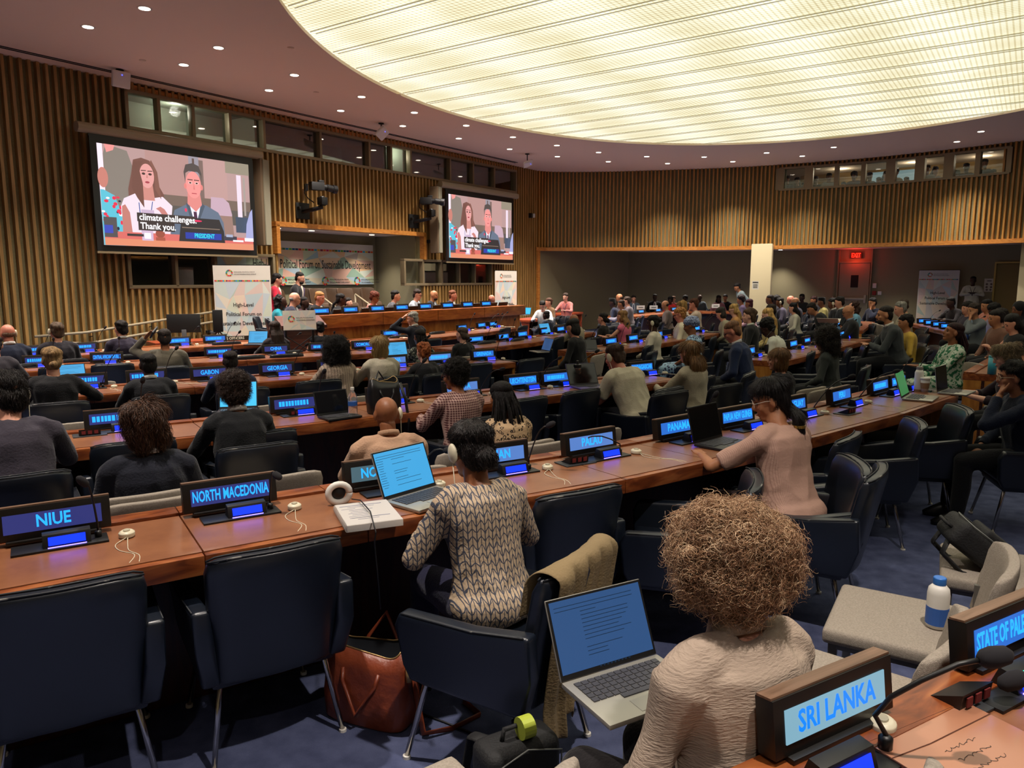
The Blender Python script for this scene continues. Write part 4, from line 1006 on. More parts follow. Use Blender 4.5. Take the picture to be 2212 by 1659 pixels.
HAIRD={}
def human(sp):
    vox=sp['vox']; lean=math.radians(sp.get('lean',8)); up=.40 if sp.get('stand') else 0; wS=sp.get('w',1.0); fem=sp.get('fem',0)
    P0=Vector((0,0,.54+up)); T=Matrix.Translation(P0)@Matrix.Rotation(-lean,4,'X')@Matrix.Rotation(math.radians(sp.get('roll',0)),4,'Y')@Matrix.Translation(-P0)
    tw=Matrix.Rotation(math.radians(sp.get('twist',0)),4,'Z'); T=T@tw
    U=lambda x,y,z: T@Vector((x,y,z+up))
    nb=U(0,.0,1.03)
    nf=sp.get('neck',0); hc=nb+T.to_3x3()@Vector((0,.03+.03*nf,.155-.02*nf))
    HM=Matrix.Translation(hc)@Matrix.Rotation(math.radians(sp.get('hyaw',0)),4,'Z')@Matrix.Rotation(-math.radians(sp.get('hpit',0))-lean*.25,4,'X')@Matrix.Rotation(math.radians(sp.get('hroll',0)),4,'Y')
    sh=.172*wS-(.012 if fem else 0); hp=1.06 if fem else 1.0
    def torso(mb,g,top=True):
        rs=[(.50,.165*hp,.12),(.58,.168*hp,.125),(.68,.145 if fem else .155,.110),(.80,.150 if fem else .168,.116),(.90,.165,.122),(.965,.160,.104),(1.0,.115,.080),(1.03,.07,.064)]
        if g<0: rs=rs[:]
        vs=[]; n=20; fs=[]
        for i,(z,a,b) in enumerate(rs):
            a*=wS; c=U(0,-.01 if z>.8 else 0,z)
            for j in range(n):
                q=2*PI*j/n; vs.append(T.to_3x3()@Vector(((a+g)*math.cos(q),(b+g)*math.sin(q)*(1+.12*math.sin(q)*(.78<z<.95)*(1 if fem else .3)),0))+c)
        for i in range(len(rs)-1):
            for j in range(n): fs.append((i*n+j,i*n+(j+1)%n,(i+1)*n+(j+1)%n,(i+1)*n+j))
        fs+=[tuple(range(n-1,-1,-1)),tuple(range((len(rs)-1)*n,len(rs)*n))]; mb.add(vs,fs)
        for s in (-1,1): 
            mb.tube([U(.04*s,-.01,1.0),U(sh*.75*s,-.008,.985),U(sh*s,0,.955)],[.045+g,.056+g,.052+g],10); mb.ball(U(sh*s,0,.955),.052+g)
    J={}
    for s,key in ((-1,'L'),(1,'R')):
        pre=sp['arms'][0 if s<0 else 1]; e,w_=(ARMS[pre] if isinstance(pre,str) else pre)
        S0=U(sh*s,0,.955); E=Vector((e[0]*s,e[1],e[2]+up)); Wt=Vector((w_[0]*s,w_[1],w_[2]+up))
        if pre in ('chin','raise'): E=Vector((e[0]*s,e[1]+hc.y*.8,e[2]+up)); Wt=hc+Vector((w_[0]*s*1.2,.10 if pre=='chin' else .02,-.15 if pre=='chin' else .02))
        else:
            E=E+Vector((0,math.sin(lean)*.22,-.03*math.sin(lean)))
            if pre in('table','wide','fold','type'): Wt.y+=.0; 
        d=(E-S0); E=S0+d.normalized()*min(max(d.length,.24),.31)
        d=(Wt-E); Wt=E+d.normalized()*min(max(d.length,.2),.27)
        J[key]=(S0,E,Wt,pre,s)
    body=MB(); torso(body,-.018)
    body.tube([nb+T.to_3x3()@Vector((0,0,-.05)),nb+T.to_3x3()@Vector((0,.008,.02)),hc+HM.to_3x3()@Vector((0,-.02,-.06))],[.062*wS,.053,.052],12)
    body.ball((0,-.008,.022),(.075,.095,.086),16,11,M=HM); body.ball((0,.02,-.032),(.060,.070,.086),14,10,M=HM); body.ball((0,.056,-.094),(.034,.032,.026),10,7,M=HM)
    body.tube([HM@Vector((0,.086,.008)),HM@Vector((0,.103,-.028)),HM@Vector((0,.094,-.040))],[.008,.0135,.013],8)
    body.ball((0,.076,.020),(.044,.016,.012),10,6,M=HM); body.ball((0,.086,-.066),(.022,.011,.009),10,6,M=HM)
    for s in (-1,1): body.ball((.077*s,-.006,-.012),(.011,.021,.033),8,7,M=HM); body.ball((.036*s,.062,-.03),(.024,.022,.022),8,6,M=HM)
    for S0,E,Wt,pre,s in J.values():
        body.tube([S0,(S0+E)/2,E],[.04,.038,.033],10); body.ball(E,.033); body.tube([E,(E*.6+Wt*.4),Wt],[.035,.034,.024],10)
        f=(Wt-E).normalized(); n=Vector((0,0,1))
        if pre=='chin': f=(f+Vector((0,0,.2))).normalized(); n=Vector((0,-1,.0))*-1
        if pre in('down','side'): n=Vector((s,0,0))
        if pre=='phone' : n=Vector((0,-.7,-.7))*-1
        hand(body,Wt+f*.01,f,n,-s,curl=sp.get('curl',.5),s=.95 if fem else 1.05)
    def legs(mb,g):
        if up:
            for s in (-1,1): mb.tube([(.09*s,0,.95),(.095*s,.01,.5),(.10*s,-.01,.08)],[.085+g,.06+g,.05+g],12)
            mb.ball((0,0,.95),(.165+g,.12+g,.12)); return
        mb.ball((0,.02,.535),(.16+g,.14+g,.08+g))
        lx=sp.get('knee',0)
        for s in (-1,1):
            k=Vector((.12*s+lx,.44,.52)); a=Vector((.13*s+lx*.8,.46,.10)); mb.tube([(.09*s,0,.545),(.105*s+lx*.5,.25,.54),k],[.085+g,.075+g,.058+g],12); mb.ball(k,.058+g); mb.tube([k,(k+a)/2+Vector((0,-.01,0)),a],[.056+g,.055+g,.042+g],12)
    legs(body,-.012)
    out={}; J_=J
    out['body']=remesh(body,vox,3)
    # clothing
    c=MB(); torso(c,.010); slv=sp.get('slv','long')
    if slv!='none':
        for S0,E,Wt,pre,s in J.values():
            if slv=='long': c.tube([S0,(S0+E)/2,E],[.058*wS,.053,.048],12); c.ball(E,.048); c.tube([E,(E+Wt)/2,E.lerp(Wt,.93)],[.048,.044,.040],12)
            elif slv=='three': c.tube([S0,(S0+E)/2,E],[.058*wS,.053,.048],12); c.ball(E,.048); c.tube([E,E.lerp(Wt,.4)],[.048,.046],12)
            else: c.tube([S0,S0.lerp(E,.5),S0.lerp(E,.8)],[.058*wS,.056,.058],12)
    if sp.get('suit'): c.ball(U(0,-.03,.99),(.095,.075,.05)); 
    if sp.get('hem',1): c.ball(U(0,-.015,.565),(.186*hp*max(wS,1.0),.158,.10))
    out['top']=remesh(c,max(vox,.008),5,(9,.010 if vox<.015 else .006,(1,1,.45),1))
    l=MB(); legs(l,.012)
    if sp.get('skirt'): l.tube([(0,-.02,.55),(0,.2,.55),(0,.42,.54),(0,.47,.42)],[(.19,.12),(.19,.10),(.17,.08),(.14,.05)],14)
    out['legs']=remesh(l,max(vox,.014),4)
    s_=MB()
    for s in (-1,1):
        x=(.10*s if up else .13*s+sp.get('knee',0)*.8); y=0 if up else .46
        s_.rings([((x,y+.05,.0),(.042,.125)),((x,y+.05,.03),(.044,.13)),((x,y+.03,.07),(.040,.09)),((x,y,.11),(.036,.05))],14)
    out['shoes']=s_.mesh('shoes',smooth=True)
    # collar ring
    k=MB(); R=T.to_3x3(); n=20; vs=[];fs=[]
    for h_,r1,r2 in ((.0,.070,.064),(.035,.061,.058),(.035,.056,.053),(.0,.060,.055)):
        for j in range(n): q=2*PI*j/n; vs.append(nb+R@Vector((r1*wS*math.cos(q),r2*math.sin(q)+.002,h_+.006-.012*math.sin(q))))
    for i in range(4):
        for j in range(n): fs.append((i*n+j,i*n+(j+1)%n,((i+1)%4)*n+(j+1)%n,((i+1)%4)*n+j))
    k.add(vs,fs); out['collar']=k.mesh('collar',smooth=True)
    if sp.get('front'):
        a=MB(); a.ball(U(0,.095,.88),(.055,.046,.16),12,8); out['shirt_front']=a.mesh('s',smooth=True)
        b=MB(); b.tube([U(0,.125,1.0),U(0,.148,.93),U(0,.150,.78),U(0,.135,.70)],[(.010,.008),(.017,.008),(.024,.008),(.016,.006)],8); out['tie']=b.mesh('tie',smooth=True)
    # eyes
    y=MB(); 
    for s in (-1,1): y.ball((.031*s,.079,.0),(.0125,.009,.0065),8,6,M=HM)
    out['eyes']=y.mesh('eyes',smooth=True)
    y=MB()
    for s in (-1,1): y.tube([HM@Vector((.014*s,.092,.022)),HM@Vector((.03*s,.090,.027)),HM@Vector((.047*s,.080,.021))],[.0025,.0035,.002],6)
    out['eyebrows']=y.mesh('brows',smooth=True)
    y=MB(); y.ball((0,.0935,-.066),(.021,.007,.0055),10,6,M=HM); out['lips']=y.mesh('lips',smooth=True)
    out['hair'],ex=hairmesh(sp,HM,vox,nb)
    if sp.get('glasses'):
        g=MB()
        for s in (-1,1):
            g.tube([HM@Vector((.033*s+.024*math.cos(q)*1.0,.098-.004*abs(math.cos(q)),-.002+.019*math.sin(q))) for q in [2*PI*j/14 for j in range(15)]],.0022,5)
            g.tube([HM@Vector((.056*s,.094,.004)),HM@Vector((.078*s,.03,.006)),HM@Vector((.082*s,-.01,-.002))],.0022,5)
        g.tube([HM@Vector((-.009,.1,0)),HM@Vector((.009,.1,0))],.002,5); out['glasses']=g.mesh('g',smooth=True)
    if sp.get('ear'):
        s=sp['ear']; e=MB(); e.ball((.092*s,-.004,-.005),(.016,.028,.042),12,9,M=HM); e.tube([HM@Vector((.095*s,.0,-.04)),nb+R@Vector((.09*s,.03,-.02)),nb+R@Vector((.06*s,.11,-.15))],.0022,5); out['ear_receiver']=e.mesh('e',smooth=True)
    if sp.get('beard'):
        b=MB(); b.ball((0,.045,-.088),(.052,.052,.040),12,9,M=HM); b.ball((0,.088,-.052),(.026,.012,.008),8,6,M=HM); out['beard']=remesh(b,max(.007,vox*.6),2)
    if sp.get('lanyard'):
        g=MB()
        for s in (-1,1): g.tube([nb+R@Vector((.06*s,-.02,.0)),nb+R@Vector((.065*s,.09,-.05)),U(.02*s,.145,.86),U(0,.15,.74)],[(.006,.002)]*4,6)
        out['lanyard']=g.mesh('l',smooth=True)
    top=HM@Vector((0,-.01,.112+ex)); zt=max(top.z,hc.z+.105)
    return out,Vector((top.x,top.y,zt)),HM,J
def hairmesh(sp,HM,vox,nb):
    h=sp.get('hair','short'); m=MB(); ex=.014; disp=(22,.012,(1,1,1)); v=max(.007,vox*.7)
    def cap(k=1.0,back=1.0):
        m.ball((0,-.020,.062),(.081*k,.093*k,.062*k),16,10,M=HM); m.ball((0,-.034,.018),(.0815*k,.064*k,.056*k),14,9,M=HM); m.ball((0,-.056,-.006),(.076*k,.048*k,.092*back),14,9,M=HM)
    if h=='bald': return None,0
    if h=='fringe': m.ball((0,-.034,-.014),(.0795,.071,.044),14,9,M=HM); ex=0; disp=(30,.004,(1,1,1))
    elif h=='buzz': cap(.985,.9); ex=.006; disp=(40,.003,(1,1,1))
    elif h=='short': cap(1.05); ex=.02
    elif h=='wavy': cap(1.17,1.15); m.ball((0,-.06,-.03),(.088,.052,.085),M=HM); ex=.03; disp=(16,.03,(1,1,.5))
    elif h=='curlyshort': cap(1.16,.95); ex=.03; disp=(48,.022,(1,1,1))
    elif h=='afro': m.ball((0,-.028,.062),(.106,.106,.088),M=HM); m.ball((0,-.04,.01),(.10,.07,.07),M=HM); m.ball((0,-.06,-.01),(.09,.05,.08),M=HM); ex=.035; disp=(40,.014,(1,1,1))
    elif h=='bun': cap(1.05,.95); m.ball((0,-.108,-.035 if sp.get('lowbun') else .03),.046*sp.get('bs',1),M=HM); disp=(20,.008,(1,1,1))
    elif h=='updo': cap(1.1,1.0); m.ball((0,-.085,.03),(.062,.05,.06),M=HM); ex=.03; disp=(40,.016,(1,1,1))
    elif h=='bob': cap(1.1,1.0); m.ball((0,-.028,-.035),(.098,.078,.105),M=HM); ex=.025; disp=(10,.012,(1,1,.3))
    elif h in('long','pony'):
        cap(1.08)
        if h=='long': m.ball((0,-.03,-.03),(.092,.075,.10),M=HM); a=(.105,.042); L=sp.get('hl',.34); 
        else: a=(.032,.028); L=sp.get('hl',.34)
        b=HM@Vector((0,-.07,-.03)); k_=1.9 if h=='pony' else 1.0; m.tube([b,b+Vector((0,-.045*k_,-.07)),b+Vector((0,-.06*k_,-.2)),b+Vector((0,-.05*k_*1.1,-L))],[(a[0]*.85,a[1]),a,(a[0]*.95,a[1]),(a[0]*.5,a[1]*.5)],12)
        ex=.022; disp=(12,.016,(1.4,1.4,.2))
    elif h=='curly':
        k=sp.get('hk',1.0); m.ball((0,-.055,.045),(.135*k,.12*k,.11*k),M=HM); m.ball((0,-.075,-.06),(.14*k,.09*k,.12*k),M=HM); m.ball((0,-.06,-.15*k),(.125*k,.08*k,.10*k),M=HM); ex=.04*k; disp=(26,.04,(1,1,.8))
    elif h=='cloud':
        cap(1.05); m.ball((0,-.026,.052),(.128,.118,.088),M=HM); m.ball((0,-.040,-.008),(.134,.098,.062),M=HM); ex=.045; disp=(22,.03,(1,1,1))
    elif h=='braids':
        cap(1.06); 
        r=random.Random(sp.get('seed',3))
        for i in range(46 if vox<.015 else 22):
            q=r.uniform(-2.5,-.64) if r.random()<.9 else r.uniform(-.6,-.3); x=math.cos(q)*.085; yy=math.sin(q)*.085-.01; p=HM@Vector((x,yy,r.uniform(-.02,.05)))
            L=sp.get('hl',.36)*r.uniform(.8,1.1); dx,dy=r.uniform(-.5,1.0)*x*1.3,-.03+r.uniform(-.03,.02); m.tube([HM@Vector((x*.6,yy*.6,.10)),p,p+Vector((dx*.4,dy,-.10)),p+Vector((dx,dy*1.5,-L*.6)),p+Vector((dx*1.2,dy*1.2,-L))],[.006,.008,.008,.007,.004],6)
        ex=.018; me=m.mesh('h',smooth=True); return me,ex
    elif h=='wrap': m.ball((0,-.028,.05),(.100,.118,.085),M=HM); m.ball((0,-.08,.02),(.085,.07,.07),M=HM); ex=.03; disp=(14,.012,(1,1,3))
    elif h=='hijab': m.ball((0,-.018,.03),(.092,.10,.098),M=HM); m.ball((0,-.05,-.06),(.092,.065,.11),M=HM); m.tube([HM@Vector((0,-.01,-.10)),nb+Vector((0,0,.02)),nb+Vector((0,0,-.06))],[.075,.085,.13],14); ex=.018; disp=(8,.01,(1,1,1))
    elif h in('kufi','beret'): cap(.99,.9); m.rings([(HM@Vector((0,-.01,.055)),(.086,.1)),(HM@Vector((0,-.012,.135)),(.084 if h=='kufi' else .10,.095))],18); ex=.035; disp=(5,.002,(1,1,1))
    return remesh(m,v,2,disp),ex
HC={}
SKIN={'l':'#c98f76','p':'#d9a48e','t':'#a8714f','b':'#6b4028','d':'#3a2219','m':'#8a5638','r':'#c07a64'}
def skinm(k): return mat('skin_'+k,SKIN[k],rough=.5,spec=.4,var=.06,vs=25)
def clothm(c,rough=.85): return mat('cloth_'+c.strip('#'),c,rough=rough,spec=.2,var=.10,vs=5,bump=.35,bs=90,sheen=.1)
def hairm(c):
    k='hair_'+c.strip('#')
    if k in MATS: return MATS[k]
    return mat(k,c,rough=.7,spec=.25,var=.45,vs=30,bump=.8,bs=70,stretch=(1.6,1.6,.25))
PEOPLE=[]
def person(u,v,label,hair='short',hc='#1d1714',skin='l',top='#20242f',row=None,k=None,h=1.22,base=None,dy=0,yaw=None,chair='arm',vox=.02,legc='#15161a',topn='jacket',collar=None,d=None,matr=None,chl=None,tie='#3a2030',extra=None,**sp):
    sp.setdefault('arms',('table','table')); sp['vox']=vox; sp['hair']=hair
    key=repr(sorted(sp.items()))
    if key not in HC: HC[key]=human(sp)
    ms,tp,HM,J=HC[key]
    kt=-.36 if k is None else k
    def solve(depth):
        if depth is not None:
            P=atd(u,v,depth)
        else: P=at(u,v,h if base is None else h+base,flat=base is not None)
        a=math.radians(yaw) if yaw is not None else (rowhit(P,[row])[1]+math.radians(dy))
        for _ in range(3):
            b=zf(P.x,P.y) if base is None else base
            s=(P.z-b)/tp.z; s=min(max(s,.84),1.08); o=Matrix.Rotation(a,3,'Z')@Vector((tp.x,tp.y,0)); R=Vector((P.x-o.x*s,P.y-o.y*s,0)); R.z=zf(R.x,R.y) if base is None else base
            if yaw is None and row: a=rowhit(R,[row])[1]+math.radians(dy)
        return R,a,s,P
    if row and d is None:
        p0=at(u,v,h); lo,hi=p0.y*.7,p0.y*1.45; best=None
        for i in range(60):
            dd=lo+(hi-lo)*i/59; R,a,s,P=solve(dd); kk=rowhit(R,[row])[2]; e=abs(kk-kt)+.0*abs(dd-p0.y)
            if best is None or e<best[0]: best=(e,dd)
        R,a,s,P=solve(best[1])
    else: R,a,s,P=solve(d)
    o=empty('person',R,a,label,'person'); o.scale=(s,s,s)
    PEOPLE.append((label[:40],round(P.y,1),round(P.z-R.z,2)))
    def part(n,key_,m):
        me=ms.get(key_)
        if me: return link(n,me,m,o,own=True)
    part('body','body',skinm(skin)); part(topn,'top',matr or clothm(top)); part('trousers' if not sp.get('skirt') else 'skirt','legs',clothm(legc) if not sp.get('skirtm') else matr); part('shoes','shoes',M_black)
    near=vox<.03
    if hair!='bald' and ms.get('hair'): part({'wrap':'head_wrap','hijab':'headscarf','kufi':'cap','beret':'hat'}.get(hair,'hair'),'hair',(hc if not isinstance(hc,str) else (clothm(hc) if hair in('wrap','hijab','kufi','beret') else hairm(hc))))
    if collar: part('collar','collar',clothm(collar))
    if sp.get('front'): part('shirt_front','shirt_front',clothm(sp['front'])); 
    if sp.get('front') and tie: part('tie','tie',clothm(tie))
    if near or sp.get('face'): part('eyes','eyes',mat('eye_dark','#120c0a',rough=.2)); part('lips','lips',mat('lips_'+('d' if skin in 'bdm' else 'l'),'#4a221e' if skin in 'bdm' else '#94483f',rough=.45)); part('eyebrows','eyebrows',hairm(hc) if isinstance(hc,str) and hair not in('wrap','hijab') else hairm('#1d1714'))
    if sp.get('glasses'): part('glasses','glasses',mat('glasses_'+str(sp['glasses']),sp['glasses'] if isinstance(sp['glasses'],str) else '#16120f',rough=.25))
    if sp.get('ear'): part('ear_receiver','ear_receiver',M_cream)
    if sp.get('beard'): part('beard','beard',hairm('#1a1411'))
    if sp.get('lanyard'): part('lanyard','lanyard',clothm(sp['lanyard'] if isinstance(sp['lanyard'],str) else '#23365e'))
    if chair:
        pr={'arm':ARM,'grey':GRY,'brown':BRN}[chair]; nm={'arm':'navy armchair','grey':'grey chair','brown':'brown chair'}[chair]
        yb=Matrix.Rotation(a,3,'Z')@Vector((0,.0,0)); inst(pr,R.copy(),a,' '.join(f'{nm} under {chl or label}'.split()[:16]),{'arm':'navy conference armchairs','grey':'grey guest chairs','brown':'brown podium chairs'}[chair])
    return o,ms,HM,s,a,J
# ================================================================= THE PEOPLE IN THE PHOTO
A2,A3,A4,A5='second row right of the aisle','third row right of the aisle','fourth row right of the aisle','fifth row right of the aisle'
R1,R2,R3,R4,R5=ROWN
p=person
def pattern(kind,c1,c2,scale=20):
    nm='print_'+kind
    m,t,b=nt(nm); L=t.links; tc=node(t,'ShaderNodeTexCoord'); mp=node(t,'ShaderNodeMapping'); L.new(tc.outputs['Object'],mp.inputs[0]); mp.inputs['Scale'].default_value=(scale,scale,scale)
    sp=node(t,'ShaderNodeSeparateXYZ'); L.new(mp.outputs[0],sp.inputs[0])
    def Mx(op,a,bv=0.0):
        n=node(t,'ShaderNodeMath',operation=op)
        for i,x in enumerate((a,bv)):
            if isinstance(x,(int,float)): n.inputs[i].default_value=x
            else: L.new(x,n.inputs[i])
        return n.outputs[0]
    x,y,z=sp.outputs
    if kind=='stripe':
        f=Mx('LESS_THAN',Mx('FRACT',x),.12)
    elif kind=='leaf':      # chevron columns of leaves
        col=Mx('FRACT',x); v_=Mx('ABSOLUTE',Mx('SUBTRACT',col,.5)); nz=node(t,'ShaderNodeTexNoise'); nz.inputs['Scale'].default_value=1.2; L.new(mp.outputs[0],nz.inputs[0])
        zz=Mx('ADD',Mx('ADD',Mx('MULTIPLY',z,1.0),Mx('MULTIPLY',v_,-1.6)),Mx('MULTIPLY',nz.outputs[0],.8)); f1=Mx('LESS_THAN',Mx('FRACT',zz),.24); f2=Mx('LESS_THAN',v_,.07); f3=Mx('GREATER_THAN',v_,.455); f=Mx('MAXIMUM',Mx('MAXIMUM',f1,f2),f3)
    elif kind=='lattice':
        a=Mx('SINE',Mx('MULTIPLY',Mx('ADD',x,z),2*PI)); c=Mx('SINE',Mx('MULTIPLY',Mx('SUBTRACT',x,z),2*PI)); f=Mx('GREATER_THAN',Mx('MULTIPLY',a,c),.05)
    elif kind in('spots','floral','leopard','batik'):
        vo=node(t,'ShaderNodeTexVoronoi'); vo.inputs['Scale'].default_value=1; L.new(mp.outputs[0],vo.inputs['Vector']); nz=node(t,'ShaderNodeTexNoise'); nz.inputs['Scale'].default_value=1.5; L.new(mp.outputs[0],nz.inputs[0])
        dd=Mx('ADD',vo.outputs['Distance'],Mx('MULTIPLY',nz.outputs[0],.5))
        f=Mx('GREATER_THAN',dd,.68) if kind!='leopard' else Mx('MULTIPLY',Mx('GREATER_THAN',dd,.48),Mx('LESS_THAN',dd,.66))
        if kind=='floral': f=Mx('GREATER_THAN',nz.outputs[0],.52)
    elif kind=='rib': f=Mx('LESS_THAN',Mx('FRACT',x),.3)
    else: f=Mx('MULTIPLY',Mx('LESS_THAN',Mx('FRACT',x),.1),1.0)
    mx=node(t,'ShaderNodeMix',data_type='RGBA'); mx.inputs[6].default_value=hx(c1); mx.inputs[7].default_value=hx(c2); L.new(f,mx.inputs[0]); L.new(mx.outputs[2],b.inputs['Base Color']); b.inputs['Roughness'].default_value=.75
    n2=node(t,'ShaderNodeTexNoise'); n2.inputs['Scale'].default_value=60; L.new(tc.outputs['Object'],n2.inputs[0]); bp=node(t,'ShaderNodeBump'); bp.inputs['Strength'].default_value=.35 if kind!='rib' else .2; bp.inputs['Distance'].default_value=.01; L.new(n2.outputs[0],bp.inputs['Height']); L.new(bp.outputs[0],b.inputs['Normal'])
    return m
NV=.0085; MV=.013
# ---- nearest
LEAF=p(1010,906,'person in leaf-print blouse with low dark bun typing on laptop','bun','#171110','m',row=R1,k=-.40,dy=-2,lowbun=1,bs=.9,vox=NV,fem=1,w=.98,arms=('type','type'),lean=16,hyaw=10,hpit=8,matr=pattern('leaf','#b09a80','#3c3f4c',31),topn='blouse',legc='#20203a',chair=None,h=1.2,ear=-1)
PINK=p(1652,812,'person in pink ribbed top with glasses and long dark ponytail','pony','#120d0d','t',row=R1,k=-.36,dy=-8,vox=NV,fem=1,arms=('wide','table'),lean=14,hyaw=46,hpit=16,slv='short',top='#b08a7c',topn='knit_top',hl=.52,legc='#2a1a1e',chair=None,glasses='#c9b8a8',matr=pattern('rib','#b5907f','#a57f70',150),h=1.16)
TANM=p(833,874,'bald person in pale checked tan shirt before the laptop','bald',skin='m',row=R1,k=1.02,dy=-8,vox=NV,w=1.12,arms=('table','table'),lean=10,hyaw=0,hpit=8,slv='long',top='#b08c72',topn='shirt',collar='#a88468',legc='#22242c',chair='grey',glasses=1,ear=1,h=1.13)
WAVY=p(308,864,'person with wavy brown hair and navy jacket, back turned','wavy','#4a2f22','l',row=R1,k=1.1,hs=1.08,dy=0,vox=NV,w=1.05,arms=('lap','lap'),lean=4,hyaw=0,hpit=6,top='#191b26',collar='#c9c4c0',chair='grey',suit=1,h=1.2)
CURL=p(502,800,'person with tight brown curls and black suit at tablet','curlyshort','#2c1c16','l',row=R2,vox=NV,arms=('table','table'),lean=12,hyaw=-4,hpit=8,top='#16171a',collar='#cfc8c4',suit=1,h=1.2)
GREY=p(8,800,'dark-haired person in grey suit wearing an earpiece at left edge','short','#17120f','l',row=R2,vox=NV,w=1.08,arms=('wide','table'),lean=14,hyaw=18,hpit=10,top='#3b3640',ear=1,suit=1,h=1.18)
LATT=p(980,773,'person with short black hair, glasses and lattice-print blouse','afro','#14100e','m',row=R2,vox=NV,fem=1,w=1.1,arms=('table','table'),lean=10,hyaw=26,hpit=4,matr=pattern('lattice','#b08e84','#5a2f30',26),topn='blouse',glasses='#5a2a22',h=1.2)
p(1080,832,'person with long black braids and leopard-print top','braids','#0f0b0b','m',row=R1,k=1.12,dy=-4,vox=NV,fem=1,arms=('fold','table'),lean=10,hyaw=-14,hpit=18,hl=.46,matr=pattern('leopard','#b89a76','#241710',34),topn='blouse',chair='grey',h=1.14)
POLO=p(1322,742,'person in cream polo shirt leaning forward with a headset','short','#38271e','r',row=R2,vox=NV,w=1.1,arms=('fold','fold'),lean=30,hyaw=10,hpit=10,slv='short',top='#b9b09a',topn='polo_shirt',legc='#1d1f2c',ear=-1,h=1.15)
TWEED=p(1490,735,'person with long light brown hair and cream tweed jacket','long','#8a6240','l',row=R2,vox=MV,fem=1,arms=('table','table'),lean=8,hyaw=8,top='#a79d8a',h=1.2,hl=.42)
BIGC=p(722,728,'person with big black curls and pinstriped blouse','curly','#100c0b','l',row=R3,vox=NV,fem=1,arms=('table','table'),lean=10,hyaw=-6,matr=pattern('stripe','#a5917f','#4a3a36',34),topn='blouse',chair=None,h=1.2,hk=1.0)
BLONDE=p(818,724,'person with blond bob and white blouse','bob','#b08f5c','p',row=R3,vox=MV,fem=1,w=1.08,arms=('table','table'),lean=8,hyaw=0,top='#b3aa98',topn='blouse',h=1.18)
p(914,752,'person with red braided updo and black jacket','updo','#8a4a26','p',row=R3,k=-.45,vox=MV,fem=1,arms=('table','table'),lean=6,hyaw=4,top='#1c1c20',h=1.16)
p(496,758,'dark-skinned person with shaved head in navy suit','buzz','#231b1a','d',row=R3,vox=MV,w=1.12,arms=('table','table'),lean=10,hyaw=-2,top='#1c2034',suit=1,h=1.2)
p(318,764,'dark-skinned person in black suit with white collar','buzz','#171312','d',row=R3,vox=MV,w=1.08,arms=('table','table'),lean=8,hyaw=6,top='#16171b',collar='#d0d0cc',suit=1,glasses=1,h=1.2)
p(110,748,'person with blond bun and black blazer before laptop','bun','#7d6240','l',row=R3,vox=MV,fem=1,w=1.05,arms=('table','wide'),lean=12,hyaw=2,lowbun=1,bs=.75,top='#131215',h=1.18)
p(354,710,'person in olive shirt resting a raised hand at the head','buzz','#231b18','m',row=R4,vox=MV,w=1.15,arms=('raise','rest'),lean=-4,hyaw=4,top='#5c564a',topn='shirt',h=1.18)
p(260,690,'dark-haired person in plum suit looking at the screen','short','#1a1311','l',row=R5,k=-.5,vox=MV,arms=('lap','lap'),lean=2,hyaw=14,top='#272131',collar='#c6c2c0',suit=1,h=1.2)
p(122,694,'person with grey-brown hair in dark waistcoat looking up','short','#4a3a2c','l',row=R5,k=-.6,vox=MV,w=1.1,arms=('lap','lap'),lean=0,hyaw=10,hpit=-8,top='#1e1b22',suit=1,h=1.18,ear=-1)
p(15,700,'balding pink-skinned person in navy suit at left edge','fringe','#5d4636','r',row=R5,k=-.7,vox=MV,arms=('lap','table'),lean=4,hyaw=10,top='#141a2c',collar='#c9c4c0',ear=1,suit=1,h=1.2)
p(-14,722,'person in dark grey suit cut by left edge','short','#1c1512','l',row=R4,vox=MV,arms=('table','table'),lean=6,top='#2e2a30',suit=1,h=1.2)
p(592,692,'person with long dark hair by the lectern sign','long','#2a1d18','l',row=None,d=10.7,yaw=42,vox=MV,fem=1,arms=('table','table'),lean=6,top='#1c1418',h=1.2,hl=.36)
p(690,693,'person with short black hair and bare shoulders wearing an earpiece','short','#0f0c0c','l',row=A5,d=12.0,yaw=38,vox=MV,fem=1,arms=('lap','lap'),lean=2,top='#101014',slv='none',ear=-1,h=1.2)
p(906,710,'person with long black braids and floral top','braids','#120d0c','m',row=A4,k=-.75,yaw=40,vox=MV,fem=1,arms=('table','table'),lean=6,matr=pattern('floral','#1d2420','#8a9080',22),topn='blouse',hl=.38,h=1.2)
p(890,672,'grey-haired person in dark suit resting forehead on a hand','short','#8a857c','l',row=A5,k=-.4,yaw=50,vox=MV,arms=('raise','table'),lean=10,hyaw=40,hpit=6,top='#1b1c24',suit=1,collar='#c6c2bc',h=1.22)
p(998,706,'person with greying brown hair in low bun and dark jacket','bun','#4d4038','p',row=A4,k=-.5,yaw=42,vox=MV,fem=1,lowbun=1,arms=('lap','lap'),lean=4,hyaw=18,top='#1b1c1e',h=1.2)
p(1232,688,'person in black suit with laptop on lap by the aisle','bob','#1c1816','l',row=None,d=10.2,yaw=62,vox=MV,fem=1,w=1.05,arms=('lap','lap'),lean=8,hpit=18,top='#151517',chair='grey',h=1.2,legc='#121214')
p(1240,679,'grey-haired balding person in beige jacket','fringe','#8a8378','m',row=A4,yaw=50,vox=MV,arms=('table','table'),lean=8,top='#8a7f6a',h=1.2)
p(1180,672,'dark-skinned person with shaved head and navy jacket','buzz','#1a1513','d',row=A5,yaw=50,vox=MV,arms=('table','table'),lean=6,top='#22283c',collar='#c9c9c4',h=1.2)
